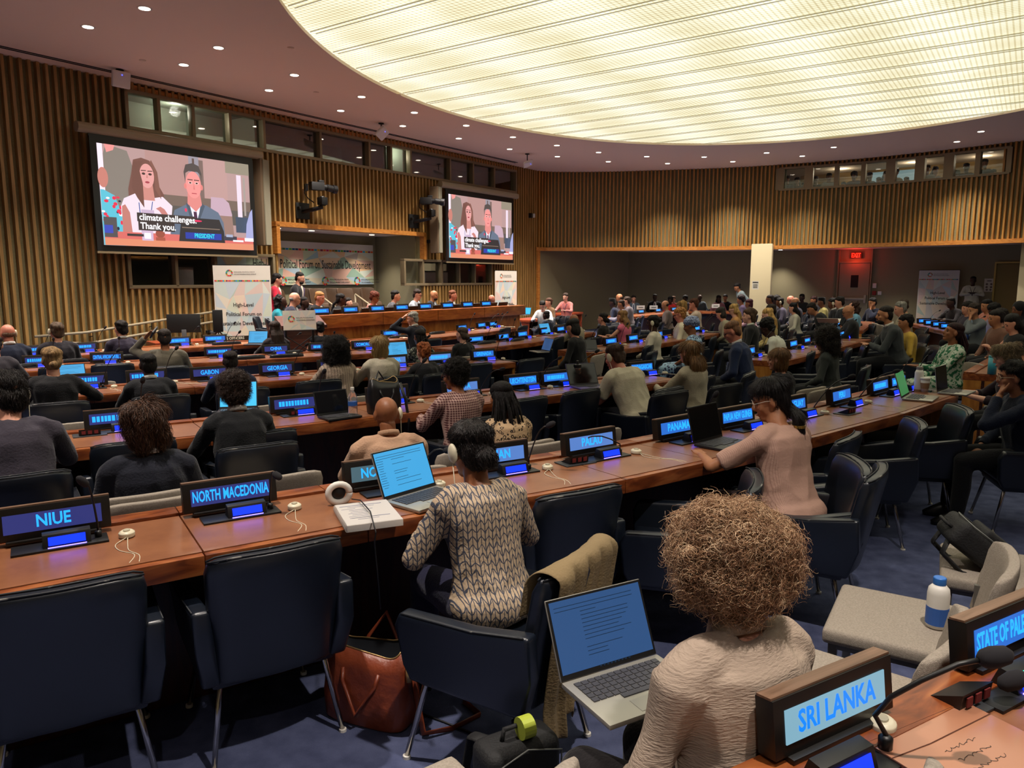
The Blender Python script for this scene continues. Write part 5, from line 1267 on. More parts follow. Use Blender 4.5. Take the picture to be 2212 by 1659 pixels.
p(1303,675,'person with dark bun in black top seen in profile','bun','#15100e','l',row=A4,yaw=64,vox=MV,fem=1,arms=('lap','lap'),lean=-2,hyaw=6,top='#1a191a',h=1.22,face=1,lowbun=1)
p(1344,669,'person in sleeveless pink top with long two-tone hair','long','#7a5a38','l',row=A4,d=13.6,yaw=55,vox=MV,fem=1,arms=('table','table'),lean=6,slv='none',top='#c4607a',h=1.2,hl=.36)
p(1409,680,'person with black bun and white jacket wearing an earpiece','bun','#120e0d','d',row=A3,k=-.9,yaw=70,vox=MV,fem=1,bs=.9,arms=('lap','lap'),lean=0,hyaw=4,hpit=8,ear=-1,top='#c2b9a8',h=1.2,face=1,d=11.4)
p(1465,662,'person with short auburn hair, glasses, white blazer and red lanyard','updo','#9a6a3c','r',row=A4,yaw=80,vox=MV,fem=1,w=1.1,arms=('lap','lap'),lean=2,hpit=14,glasses=1,lanyard='#a01c2c',top='#c6bca6',h=1.22,face=1,d=13.2)
p(1487,682,'person wearing blue patterned head wrap and blue print dress','wrap',pattern('batik','#1c2248','#8f9cc0',60),'m',row=A3,yaw=68,vox=MV,fem=1,w=1.1,arms=('lap','lap'),lean=4,hyaw=2,hpit=16,slv='short',matr=pattern('spots','#2c3058','#8fb0cc',26),topn='dress',skirt=1,skirtm=1,h=1.2,face=1,d=10.4)
p(1574,696,'crew-cut person in navy suit and glasses looking down','buzz','#6b4a34','r',row=None,d=8.6,yaw=66,vox=NV,w=1.12,arms=('lap','lap'),lean=14,hyaw=6,hpit=22,glasses=1,top='#1f2a48',collar='#c9c6c6',suit=1,h=1.2)
p(1648,688,'dark-skinned person in white shirt looking down','afro','#0f0d0d','d',row=A2,k=-.55,yaw=62,vox=MV,arms=('lap','lap'),lean=20,hpit=24,top='#c3c4b8',topn='shirt',glasses=1,h=1.18,d=10.2)
p(1620,663,'young person with wavy brown hair and black suit in profile','wavy','#4a3526','p',row=A3,d=12.0,yaw=72,vox=MV,arms=('lap','lap'),lean=2,hyaw=6,top='#1a1b1c',collar='#cfd4c8',suit=1,h=1.25,face=1)
p(1655,665,'person with very long blond hair and yellow top','long','#b08a52','p',row=A3,d=13.0,yaw=74,vox=MV,fem=1,arms=('lap','lap'),lean=6,hpit=14,top='#b3a06a',h=1.22,hl=.52,face=1)
AUBURN=p(1682,768,'person with auburn blond bob and black top','bob','#7d5434','l',row=R1,k=1.3,dy=-6,vox=NV,fem=1,arms=('lap','lap'),lean=6,hyaw=24,top='#17161a',chair='grey',h=1.14)
LONGC=p(1776,709,'person with very long dark curls and grey blazer','curly','#1d1411','l',row=A2,k=-.5,yaw=58,vox=NV,fem=1,hk=1.0,arms=('lap','lap'),lean=8,hpit=10,top='#2c302e',h=1.16,d=8.3)
p(1913,656,'bearded person in grey suit with hands clasped on table','buzz','#1b1411','t',row=A2,d=10.6,yaw=74,vox=NV,w=1.1,arms=('fold','fold'),lean=14,hyaw=4,beard=1,top='#34383a',collar='#cfcac0',suit=1,h=1.22)
p(2068,696,'person with dark red braids and green-white floral dress','braids','#22090f','m',row=None,d=8.5,yaw=84,vox=NV,fem=1,w=1.12,arms=('table','lap'),lean=-4,hyaw=0,hpit=-14,seed=5,hl=.3,matr=pattern('floral','#a9b5a4','#14603c',16),topn='dress',skirt=1,skirtm=1,chair='grey',h=1.2)
TOUS=p(2168,740,'person with tousled ash-blond hair behind the navy jacket','wavy','#7f6b50','p',row=R1,k=-.42,d=6.4,yaw=68,vox=NV,fem=1,arms=('table','table'),lean=10,hyaw=0,hpit=12,slv='three',top='#2a2028',glasses='#b8a890',h=1.14)
NAVY=p(2192,778,'person in navy jacket and glasses resting chin on hand','short','#14100f','t',row=R1,k=-.5,d=5.0,yaw=74,vox=NV,w=1.1,arms=('chin','lap'),lean=8,hyaw=-4,hpit=2,top='#161d30',glasses='#c9b090',h=1.15)
# curly hero in the foreground
HERO=p(1562,1082,'person with huge light brown curls, gauzy cream shirt, laptop on lap','cloud','#4a3020','l',row=None,roll=5,d=1.60,yaw=36,vox=.0075,fem=1,w=1.2,arms=('lap','lap'),lean=10,hyaw=-2,hpit=10,hroll=6,matr=mat('gauze_cream','#a39181',rough=.95,var=.06,vs=4,bump=.45,bs=110,stretch=(.5,.5,2.2)),topn='shirt',collar='#a39181',legc='#141114',chair=None,h=1.16)


# gold bands on the long ponytail
HMp=PINK[2]; bp_=HMp@Vector((0,-.07,-.03)); mbp=MB()
for dy_,dz_,rr_ in ((-.102,-.13,.037),(-.111,-.33,.030)):
    c_=bp_+Vector((0,dy_,dz_)); mbp.tube([c_+Vector((0,0,-.007)),c_+Vector((0,0,.007))],rr_,16)
HB_=[c for c in PINK[0].children if c.name.startswith('hair')][0]
mbp.build('gold_band',mat('gold_band','#b8944a',rough=.3,metal=.8),HB_,smooth=False)
# ---- strands of hair for the nearest heads
def strandmat(name,cols):
    m,t,b=nt(name); L=t.links; g=node(t,'ShaderNodeNewGeometry'); r=node(t,'ShaderNodeValToRGB'); cr=r.color_ramp
    cr.elements[0].color=hx(cols[0]); cr.elements[1].color=hx(cols[-1])
    for i,c in enumerate(cols[1:-1]): e=cr.elements.new((i+1)/(len(cols)-1)); e.color=hx(c)
    L.new(g.outputs['Random Per Island'],r.inputs[0]); L.new(r.outputs[0],b.inputs['Base Color']); b.inputs['Roughness'].default_value=.42; return m
def strands(P,mats,n,L,K,rad,kind,seed=1,curl=.009,turns=2.0,lift=.004,zmin=None,wob=.004,grav=1.0):
    o,ms,HM,s,a,J=P; me=ms['hair']; rs=np.random.RandomState(seed)
    nv=len(me.vertices); co=np.empty(nv*3); no=np.empty(nv*3); me.vertices.foreach_get('co',co); me.vertices.foreach_get('normal',no); co=co.reshape(-1,3); no=no.reshape(-1,3)
    pick=rs.randint(0,nv,n); p=co[pick]+rs.normal(0,.003,(n,3)); nn=no[pick]; nn/=np.linalg.norm(nn,axis=1)[:,None]+1e-9
    up=np.array(HM.to_3x3()@Vector((0,0,1))); back=np.array(HM.to_3x3()@Vector((0,-1,0))); c0=np.array(HM@Vector((0,-.03,.11)))
    g=(p-c0); g-= nn*(g*nn).sum(1)[:,None]; g/=np.linalg.norm(g,axis=1)[:,None]+1e-9      # flow away from the crown
    if kind!='curl': g=g+np.array([0,0,-.6])*grav; g-=nn*(g*nn).sum(1)[:,None]; g/=np.linalg.norm(g,axis=1)[:,None]+1e-9
    t=np.linspace(0,1,K)[None,:,None]; Ls=L*rs.uniform(.6,1.25,(n,1,1))
    b=np.cross(nn,g)
    if kind=='curl':
        d=(nn*rs.uniform(.2,.9,(n,1))+g*rs.uniform(-.4,.8,(n,1))+rs.normal(0,.35,(n,3))); d/=np.linalg.norm(d,axis=1)[:,None]
        u=np.cross(d,rs.normal(0,1,(n,3))); u/=np.linalg.norm(u,axis=1)[:,None]; v=np.cross(d,u)
        ph=rs.uniform(0,6.28,(n,1,1)); w_=turns*rs.uniform(.6,1.4,(n,1,1))*6.28; R=curl*rs.uniform(.6,1.4,(n,1,1))*np.minimum(1,t*3)
        X=p[:,None,:]+d[:,None,:]*Ls*t+u[:,None,:]*R*np.cos(ph+w_*t)+v[:,None,:]*R*np.sin(ph+w_*t)+np.array([0,0,-.010])*t*t
    else:
        ph=rs.uniform(0,6.28,(n,1,1)); X=p[:,None,:]+g[:,None,:]*Ls*t+nn[:,None,:]*(lift*(1+rs.uniform(-.6,.8,(n,1,1)))*np.sin(np.pi*np.minimum(1,t*.9))-.25*Ls*t*t*.5)+b[:,None,:]*(wob*np.sin(ph+t*(7 if kind=='wave' else 3)))
        if kind=='wave': X=X+nn[:,None,:]*wob*.8*np.cos(ph+t*9)
    T=np.gradient(X,axis=1); T/=np.linalg.norm(T,axis=2)[:,:,None]+1e-9
    A=np.cross(T,np.array([.3,.5,.81])); A/=np.linalg.norm(A,axis=2)[:,:,None]+1e-9; B=np.cross(T,A)
    rr=(rad*(1-.75*t**2)); q=[(math.cos(x),math.sin(x)) for x in (0,2.094,4.189)]
    V=np.stack([X+A*rr*c+B*rr*s_ for c,s_ in q],axis=2).reshape(-1,3)
    i=np.arange(n)[:,None,None]*K*3; k=np.arange(K-1)[None,:,None]*3; j=np.arange(3)[None,None,:]
    F_=np.stack([i+k+j,i+k+(j+1)%3,i+k+3+(j+1)%3,i+k+3+j],axis=-1).reshape(-1,4)
    m=bpy.data.meshes.new('strands'); m.vertices.add(len(V)); m.vertices.foreach_set('co',V.ravel()); m.loops.add(len(F_)*4); m.loops.foreach_set('vertex_index',F_.ravel().astype(np.int32))
    m.polygons.add(len(F_)); m.polygons.foreach_set('loop_start',np.arange(len(F_))*4); m.polygons.foreach_set('loop_total',np.full(len(F_),4)); m.update(calc_edges=True); m.shade_smooth()
    hair=[c for c in o.children if c.name.startswith('hair')][0]; st=link('hair_strands',m,mats,hair); st['kind']='stuff'; return st
strands(HERO,strandmat('strand_hero',['#5a3d28','#90694a','#bb9672','#e0c4a0']),10500,.045,18,.00085,'curl',3,.010,1.7)
strands(LEAF,strandmat('strand_leaf',['#0c0908','#171110','#2c211e']),5000,.035,7,.0010,'wave',4,wob=.0025,lift=.001)
strands(WAVY,strandmat('strand_wavy',['#2a1910','#4a2f20','#6b4832']),5200,.085,8,.0013,'wave',5,wob=.006,lift=.012)
strands(CURL,strandmat('strand_curl',['#140d0b','#2c1c15','#4a3326']),4500,.028,12,.0010,'curl',6,.007,1.5)
strands(GREY,strandmat('strand_black',['#0c0909','#191210','#2a211d']),3800,.045,6,.0010,'wave',7,wob=.003)
strands(LATT,strandmat('strand_afro',['#0b0808','#15100e','#221a17']),4200,.02,8,.0009,'curl',8,.005,1.5)
strands(PINK,strandmat('strand_sleek',['#0a0708','#140f0f','#221b1b']),4200,.07,6,.0010,'straight',9,wob=.001,lift=.002)
strands(TWEED,strandmat('strand_brown',['#5a3c24','#7c5836','#a07c50']),4200,.10,6,.0013,'straight',10,wob=.003)
strands(BIGC,strandmat('strand_bigcurl',['#0a0708','#15100f','#2a2321']),6500,.045,14,.0011,'curl',11,.011,1.4)
strands(BLONDE,strandmat('strand_blond',['#7c6038','#a88a58','#cdb07c']),3800,.08,6,.0014,'straight',12,wob=.003)
strands(AUBURN,strandmat('strand_auburn',['#4a2c18','#7a5434','#a88256']),3600,.08,6,.0012,'straight',13,wob=.003)
strands(LONGC,strandmat('strand_longcurl',['#0d0908','#1d1411','#34261f']),6500,.05,12,.0012,'curl',14,.011,1.3)
strands(TOUS,strandmat('strand_ash',['#54442f','#7f6b50','#a8926c']),3600,.07,7,.0013,'wave',15,wob=.006)
strands(NAVY,strandmat('strand_navy',['#0b0908','#14100f','#241c19']),3200,.035,6,.0010,'wave',16,wob=.003)
# ---- farther people (fewer details, shared shapes)
FV=.026
def fp(u,v,label,hair,hc,skin,top,d,yaw=78,arms='lap',lean=6,hpit=8,**k):
    k.setdefault('chair',('grey' if u>2040 else 'arm') if 'base' not in k else None); k.setdefault('vox',FV)
    return p(u,v,label,hair,hc,skin,top,row=None,d=d,yaw=yaw,arms=((arms,'lap') if arms=='chin' else (arms,arms)),lean=lean,hpit=hpit,face=1,**k)
# around the front tables
fp(1221,632,'person in pink shirt with lanyard at raised side desk','short','#33241c','p','#b56a66',20.5,yaw=150,arms='table',front='#b56a66',tie=None,lanyard='#23365e',base=.12,chair=None)
fp(1171,650,'person in white shirt bent over a laptop at side desk','short','#17120f','l','#c9cacc',19,yaw=165,arms='table',lean=20,hpit=22)
fp(1184,643,'person with brown top bun behind the side desk','bun','#4a2f22','l','#6a5038',20,yaw=120,fem=1)
fp(1107,656,'person with glasses and dark hair at end of podium desk','long','#2a1a14','r','#15141a',17.9,yaw=-150,glasses='#16120f',fem=1)
for r in [
(1322,643,'person in navy robe and round cap at far left table','kufi','#101010','d','#1c2238',21,{}),
(1341,648,'balding person in lavender suit leaning on hand','buzz','#2a1c16','m','#8a8596',19.5,dict(arms='table')),
(1337,634,'person with balding head behind the lavender suit','fringe','#2a1c16','t','#4a3c40',22.5,{}),
(1353,640,'person with brown hair in dusty grey jacket','short','#3a2a22','l','#6b6268',20.5,{}),
(1369,637,'person in slate suit facing the hall before far wall','short','#1b1513','l','#4c5864',25,dict(yaw=175,front='#b8bcc4',tie='#1f2a44')),
(1415,635,'dark-skinned person in black suit behind white sign','buzz','#100c0a','d','#141416',26,dict(yaw=170,front='#c0c0c0')),
(1435,649,'balding person in taupe jacket reading at middle table','fringe','#241b17','t','#6b5c58',18.5,dict(hpit=16)),
(1448,640,'person in red top with black afro before far wall','afro','#0e0c0c','d','#b02a2c',25,dict(yaw=150,fem=1)),
(1455,639,'fair person with short brown hair beside the red top','short','#4a3020','p','#7a2a30',26,dict(yaw=160)),
(1480,637,'dark-skinned person with black curls near far wall','afro','#0c0a0a','d','#5a5a66',26,dict(yaw=150,fem=1)),
(1470,648,'person with sandy wavy hair behind the white blazer','wavy','#8a6a3c','r','#5a4a4a',15.5,dict()),
(1497,643,'person in cream jacket with light scarf holding their face','updo','#4a2a1c','r','#c4b0a0',17,dict(fem=1,arms='chin')),
(1512,636,'bald dark-skinned person in slate shirt near far wall','bald','#100c0a','d','#4e5860',26,dict(yaw=165)),
(1553,637,'person with long black hair in dusty pink top','long','#0e0c0d','d','#9a6a7a',25,dict(yaw=170,fem=1)),
(1567,635,'person in dark jacket right of the dusty pink top','short','#100d0c','t','#1a191d',26,dict(yaw=160)),
(1599,636,'person with cropped black hair in deep purple dress','afro','#1a0f12','m','#3a2c44',21,dict(fem=1)),
(1617,645,'person with burgundy hair and pink top before column','bob','#3c121e','m','#a4808a',19,dict(fem=1)),
(1552,663,'person with dark grey bob and beige top at laptop','bob','#2f2926','l','#948c76',14.5,dict(fem=1,hpit=20,lean=14)),
(1581,656,'person with wavy blond hair, glasses and peach top','long','#a5834e','p','#b5834e',15.5,dict(fem=1,glasses=1,hl=.2,hpit=18)),
(1664,656,'person with dark hair and black suit behind long blond hair','short','#241b17','b','#1d1f22',14.5,{}),
(1662,637,'person with shaved head right of the column','buzz','#1c1412','b','#1a1a20',20,dict()),
(1675,637,'person with dark curls right of the column','afro','#120e0d','d','#26242c',20.6,{}),
(1684,642,'person in purple-grey suit wearing white headphones','short','#171210','b','#565064',20,dict(ear=-1)),
(1707,638,'pink bald person in dark jacket in far crowd','bald','#3a2a22','r','#2c2a36',21,{}),
(1717,642,'person with thin cropped hair in slate jacket, far crowd','fringe','#4a3a30','t','#3c3a48',19,{}),
(1712,653,'person with long black hair and white blouse in crowd','long','#100e10','l','#b8b4a4',17,dict(fem=1,hl=.3)),
(1732,635,'dark-skinned person in black clerical dress near far wall','buzz','#0c0a0a','d','#101012',23.5,dict(yaw=130)),
(1757,638,'person with dark red hair near far wall left of beret','updo','#2a1412','m','#1c1a1e',22,dict(yaw=110,fem=1)),
(1774,641,'person wearing black beret and yellow scarf','beret','#0c0b0c','b','#8f8650',20,dict(fem=1)),
(1748,652,'person in black suit leaning far forward','short','#191412','t','#171819',16.5,dict(lean=34,hpit=20)),
(1797,643,'person in black suit with tilted head and white headphones','short','#120e0d','b','#1b1c20',18,dict(ear=-1,collar='#c8c4c0')),
(1813,634,'tall person with dark hair and dark suit in profile','short','#18120f','l','#22252a',17,dict(collar='#cdd2c4')),
(1829,659,'bald person with glasses, black suit and open newspaper','bald','#2a201c','t','#191a1c',13.2,dict(glasses=1,hpit=18,arms='phone',collar='#7b8798')),
(1841,650,'person with brown curls and sky blue top','curly','#33201a','l','#6a9cb8',16.5,dict(fem=1,hk=.8)),
(1884,642,'person in navy suit holding a hand at their mouth','short','#14100f','t','#171d33',18.5,dict(arms='chin',yaw=110)),
(1944,650,'grey-haired person in beige jacket behind the grey suit','short','#77736c','l','#9a8f78',13.5,dict(collar='#c8c8c0')),
(1950,646,'person with brown hair behind the beige jacket','short','#3a2c22','l','#8a7c5c',15.5,{}),
(1955,676,'person with black braided updo and ruffled yellow top','updo','#120d0e','t','#b8963e',10.8,dict(fem=1,hpit=6)),
(2053,641,'dark-skinned person in brown-black suit leaning on far desk','buzz','#15100f','d','#1f1a1e',17.5,dict(yaw=100,arms='table',lean=14)),
(2088,649,'person with dark bun and glasses behind the blue tie','updo','#1a1513','l','#3a3440',14.5,dict(fem=1,yaw=100)),
(2103,653,'person in grey suit and blue tie resting chin on fist','short','#2a201a','t','#5c6266',13,dict(arms='chin',front='#8fa4c0',tie='#274a9a',yaw=96)),
(2130,646,'person with dark bun and coral top near far door','bun','#120e0e','t','#b0705c',15,dict(fem=1,yaw=96,slv='none')),
(2142,655,'person with cropped black hair and lilac print shirt','afro','#100d0d','d','#7a7488',13.5,dict(yaw=96,hpit=24)),
(2166,663,'person with dark hair tilting head back at right','updo','#1c1513','l','#4a3c34',11,dict(fem=1,yaw=92,hpit=-14)),
(2180,678,'person with long dark hair in black vest using a phone','long','#14100f','l','#1a1a1c',9.8,dict(fem=1,yaw=84,arms='phone',slv='none',hpit=22,hl=.3)),
(2201,648,'person with black headscarf and pink cap at right edge','hijab','#121214','b','#1c1c20',12,dict(fem=1,yaw=90)),
(2150,668,'person with tied-back dark hair leaning back at right','bun','#1a1413','t','#6a4a3c',10.8,dict(fem=1,yaw=88)),
]:
    kk=dict(r[8]); fp(*r[:8],**kk)
# bent standing person and the man standing against the wall
p(1589,612,'standing person in pale grey top leaning over the far table','bun','#120e0d','t','#7c8a8c',row=None,d=23.5,yaw=100,stand=1,vox=FV,fem=1,arms=('side','side'),lean=24,hpit=20,chair=None,topn='top')
q,aa=wallhit(2103,640,4); p(2103,597,'standing person in white shirt with crossed arms by far wall','buzz','#0f0c0b','d','#b9b4a8',row=None,d=q.y-.55,base=0.0,yaw=150,stand=1,vox=.02,arms=('cross','cross'),lean=0,hpit=4,chair=None,lanyard='#2a2a30',legc='#5a5142',topn='shirt',face=1,w=1.1)
# ---- podium
DB=.23
def dp(u,v,label,hair,hc,skin,top,d,**k):
    k.setdefault('yaw',-125+20); k.setdefault('hyaw',0); k.setdefault('chair','arm')
    return p(u,v,label,hair,hc,skin,top,row=None,d=d,base=DB,vox=.019,face=1,arms=k.pop('arms',('fold','fold')),**k)
def dd_(u,off):     # depth of a point at given distance from the front wall
    r=ray(u,650); o=W0+WN*off; det=-r.x*WD.y+WD.x*r.y; k=(-o.x*WD.y+WD.x*o.y)/det; return r.y*k
PO=2.28
dp(637,631,'balding grey-haired person in navy suit speaking at the podium','fringe','#8a8580','l','#262638',dd_(637,PO+.5),front='#c8c8cc',tie='#7a3a3a',yaw=-70,hpit=6,chair='arm')
dp(607,636,'person with black curls and turquoise top behind the lectern','curly','#100d0d','d','#1c7f8e',dd_(607,PO-.1),hk=.8,fem=1,yaw=-80)
dp(657,641,'dark-skinned person half hidden behind the podium speaker','buzz','#100c0b','d','#3a1c28',dd_(657,PO-.2),yaw=-100)
dp(693,630,'reddish blond person in black suit with white headphones','buzz','#9a6a3c','r','#18181c',dd_(693,PO+.1),front='#cfc9c4',tie=None,ear=-1,w=1.1,hpit=14)
dp(738,633,'dark-skinned person with earpiece in black at podium','pony','#100c0c','d','#141418',dd_(738,PO),ear=-1,hpit=6,fem=1,yaw=-80)
dp(752,642,'pale person glimpsed behind the dark ponytail','short','#1a1412','p','#15151a',dd_(752,PO-.7))
dp(812,628,'person with short auburn curls, glasses and floral jacket','curlyshort','#5a2a1c','m','#b0a49c',dd_(812,PO),fem=1,glasses=1,ear=-1,hpit=14,matr=pattern('batik','#a4948c','#8a3a30',30))
dp(854,626,'dark-haired person in grey suit with blue tie at podium','short','#14100e','l','#4e4e54',dd_(854,PO),front='#aeb8c4',tie='#2c3c5c',yaw=-85)
dp(904,624,'person with glasses and pale blue shirt at podium','short','#2a1e18','l','#a4acb8',dd_(904,PO),glasses=1,hpit=14,topn='shirt')
dp(938,627,'bald bearded person in dark suit with headphones','bald','#1a1412','t','#22242e',dd_(938,PO),beard=1,ear=-1,front='#b4bac4',tie='#1c2230',hpit=6)
dp(978,626,'reddish-haired person in navy suit with headphones at podium','short','#6a3c26','r','#1e2030',dd_(978,PO),ear=-1,front='#cfcccc',tie='#1c2230')
dp(1062,645,'reddish head peeping over monitors at podium end','fringe','#8a4a30','r','#2c2a36',dd_(1062,PO-.2))
p(602,590,'person with dark ponytail and crimson jacket on upper tier','pony','#15100f','l','#a0122c',row=None,d=dd_(602,.7),base=.54,yaw=-75,vox=.018,fem=1,arms=('lap','lap'),front='#c8b8b0',tie=None,hpit=14,chair='brown',face=1,hl=.26)
p(650,588,'bearded person in black suit with lanyard on upper tier','buzz','#17110f','l','#151418',row=None,d=dd_(650,.7),base=.54,yaw=-90,vox=.018,w=1.2,arms=('lap','rest'),front='#c4b8ac',tie='#4a3a5c',beard=1,hpit=14,chair='brown',face=1)
# ---- spectators behind the gallery windows
r_=random.Random(4)
gu=[1700,1722,1738,1762,1792,1822,1845,1880,1898,1915,1936,1958,2004,2022,2066,2088,2128,2146]
for i,u in enumerate(gu):
    a_,ang=backu(u); dirn=Vector((a_.x,a_.y)).normalized(); st=i%3!=2; dist=a_.length+.45+.5*(i%2); P_=Vector((dirn.x*dist,dirn.y*dist,(4.82 if st else 4.6))); top=r_.choice(['#3a3a3c','#5a5c60','#b8b4a8','#2a2c34','#6a4a3c','#8a8c90'])
    dz=P_.z-CH; vv=CY-F*(P_.y*SP+dz*CP)/(P_.y*CP-dz*SP)
    fp(u,vv,f'spectator in the gallery window, {ordn(i+1)} from the left',['short','long','afro','bun'][i%4],'#141010',['t','b','m','l'][(i*3)%4],top,P_.y,base=3.15,yaw=150+r_.uniform(-30,30),stand=1,arms='fold',vox=.035)
# ================================================================= OTHER OBJECTS
# ---- chairs
def ech(u,v,row,dy,label,proto=None,kmin=-.16,htop=.80,yaw=None,grp='empty navy conference armchairs'):
    proto=proto or ARM; P=at(u,v,htop); by=.335 if proto is ARM else .27
    a=math.radians(yaw) if yaw is not None else rowhit(P,[row])[1]+math.radians(dy)
    for _ in range(2):
        o=Matrix.Rotation(a,3,'Z')@Vector((0,-by,0)); R=Vector((P.x-o.x,P.y-o.y))
        if yaw is None: a=rowhit(R,[row])[1]+math.radians(dy)
    if row:
        h_=rowhit(R,[row]); km=.24-.42*abs(math.sin(math.radians(dy)))
        if h_[2]>km and h_[2]<TD*.7: R=R+h_[4]*(km-h_[2])
    return inst(proto,fl(R.x,R.y),a,label,grp)
for L_ in [
(128,1262,R1,-2,'big navy armchair before the NIUE place'),(597,1178,R1,0,'big navy armchair before the NORTH MACEDONIA place'),
(1255,1056,R1,0,'navy armchair tucked in left of the curly-haired person'),
(1622,1030,R1,38,'navy armchair behind the curly head, worn pale arm at left'),(1843,996,R1,44,'navy armchair with two chrome legs, right of the curly head'),
(1832,938,R1,14,'navy armchair with worn top before the PARAGUAY place'),(1938,903,R1,34,'navy armchair before the PERU place'),(2042,875,R1,34,'navy armchair last before the person in navy jacket'),
(563,930,R2,2,'navy armchair behind the person in black suit with curls'),(290,950,R2,4,'navy armchair behind wavy brown hair'),
(1140,858,R2,6,'navy armchair half behind black braids'),(1258,841,R2,4,'navy armchair left of the cream polo shirt'),(1447,836,R2,10,'navy armchair right of the cream polo shirt'),
(1520,812,R2,16,'navy armchair behind the tweed jacket'),(1557,797,R2,26,'navy armchair farthest right in the second row'),
(690,820,R3,2,'navy armchair beside the pinstriped blouse'),(1030,784,R3,2,'navy armchair left of two before the GRENADA place'),(1132,772,R3,6,'navy armchair nearest the aisle in the third row'),(942,787,R3,2,'navy armchair behind the red updo'),
(243,783,R4,2,'navy armchair before the CENTRAL AFRICAN REPUBLIC place'),(132,792,R4,2,'navy armchair left of the CENTRAL AFRICAN REPUBLIC place'),(535,768,R4,2,'navy armchair left of the CHINA place'),(620,764,R4,2,'navy armchair before the CHINA place'),
(490,738,R5,0,'navy armchair right of the monitor in the fifth row'),
(1052,736,A4,2,'navy armchair right of the low grey bun'),(1118,730,A4,2,'navy armchair farther right of the low grey bun'),(1190,727,A4,4,'navy armchair left of the black suit with laptop'),
(865,724,A5,0,'navy armchair left of long black braids'),(945,716,A5,0,'navy armchair right of long black braids'),(1012,708,A5,0,'navy armchair second right of long black braids'),(1075,708,A5,0,'navy armchair third right of long black braids'),(1112,703,A5,2,'navy armchair fourth right of long black braids'),
(1316,714,A4,6,'navy armchair behind the black top in profile'),(1378,706,A4,6,'navy armchair right of the pink top'),
(1409,758,A3,14,'navy armchair front one of two left of the blue wrap'),(1402,745,A3,12,'navy armchair rear one of two left of the blue wrap'),(1515,740,A3,16,'navy armchair right of the blue wrap'),(1541,727,A3,12,'navy armchair with light seam left of the navy suit'),
(1430,695,A4,10,'navy armchair right of the white jacket'),(1635,722,A3,8,'navy armchair left of the white shirt'),(1698,708,A3,12,'navy armchair right of very long blond hair'),(1730,697,A3,18,'navy armchair turned to the aisle'),
(1800,776,A2,12,'navy armchair under very long curls'),(1832,752,A2,16,'navy armchair left of two right of the long curls'),(1868,745,A2,18,'navy armchair with worn top right of the long curls'),(1912,730,A2,18,'navy armchair behind the grey suit'),(1986,741,A2,30,'navy armchair turned left, empty, before the green dress'),
(1990,712,A2,30,'navy armchair rear of the turned one'),(1505,672,A4,14,'navy armchair far left of the blond curls'),(1530,668,A4,16,'navy armchair far right of the cream jacket'),
]: ech(*L_)
for L_ in [(345,1108,R1,'grey guest chair beyond the NIUE place'),(665,1060,R1,'grey guest chair beyond the NORTH MACEDONIA place'),(1140,1000,R1,'grey guest chair beyond the OMAN place'),(1222,965,R1,'grey guest chair left of the PALAU place'),(1395,940,R1,'grey guest chair left of the PANAMA place'),(1775,858,R1,'grey guest chair right of the PARAGUAY place'),(1868,840,R1,'grey guest chair right of the PERU place'),
 (130,925,R2,'grey guest chair beyond the left end of second row'),(208,918,R2,'grey guest chair second at left end of second row'),(585,880,R2,'grey guest chair beyond the tablet in second row'),(785,860,R2,'grey guest chair beyond the clear water bottle'),(1220,812,R2,'grey guest chair right of the LIECHTENSTEIN place'),(1010,765,R3,'grey guest chair left of the GRENADA place'),(210,827,R3,'grey guest chair beyond the third row at left')]:
    u,v,row,lb=L_; P=at(u,v,.80); h_=rowhit(P,[row]); k=max(h_[2],TD+.30); q=h_[3]+h_[4]*(k+.27); inst(GRY,fl(q.x,q.y),h_[1],lb,'grey guest chairs beyond the tables')
# foreground grey chairs
def gseat(u,v,yaw,label): P=at(u,v,.485); inst(GRY,fl(P.x,P.y),math.radians(yaw),label,'grey guest chairs in the foreground')
gseat(1950,1335,58,'grey guest chair with the blue-capped bottle on its seat'); gseat(1800,1490,50,'grey guest chair right of the curly-haired person'); gseat(2168,1225,60,'grey guest chair carrying the black backpack')
gseat(900,1830,36,'grey guest chair left of the curly-haired person')
hr=HERO[0].location; inst(GRY,Vector((hr.x,hr.y,hr.z)),math.radians(38),'grey guest chair under the curly-haired person','grey guest chairs in the foreground')
lr=LEAF[0].location; LC=inst(ARM,Vector((lr.x+.0,lr.y-.10,lr.z)),math.radians(58),'navy armchair turned left with khaki jacket over its back','navy conference armchairs')
pr_=PINK[0].location; inst(ARM,Vector((pr_.x+.02,pr_.y-.03,pr_.z)),math.radians(58),'navy armchair under the person in pink ribbed top','navy conference armchairs')
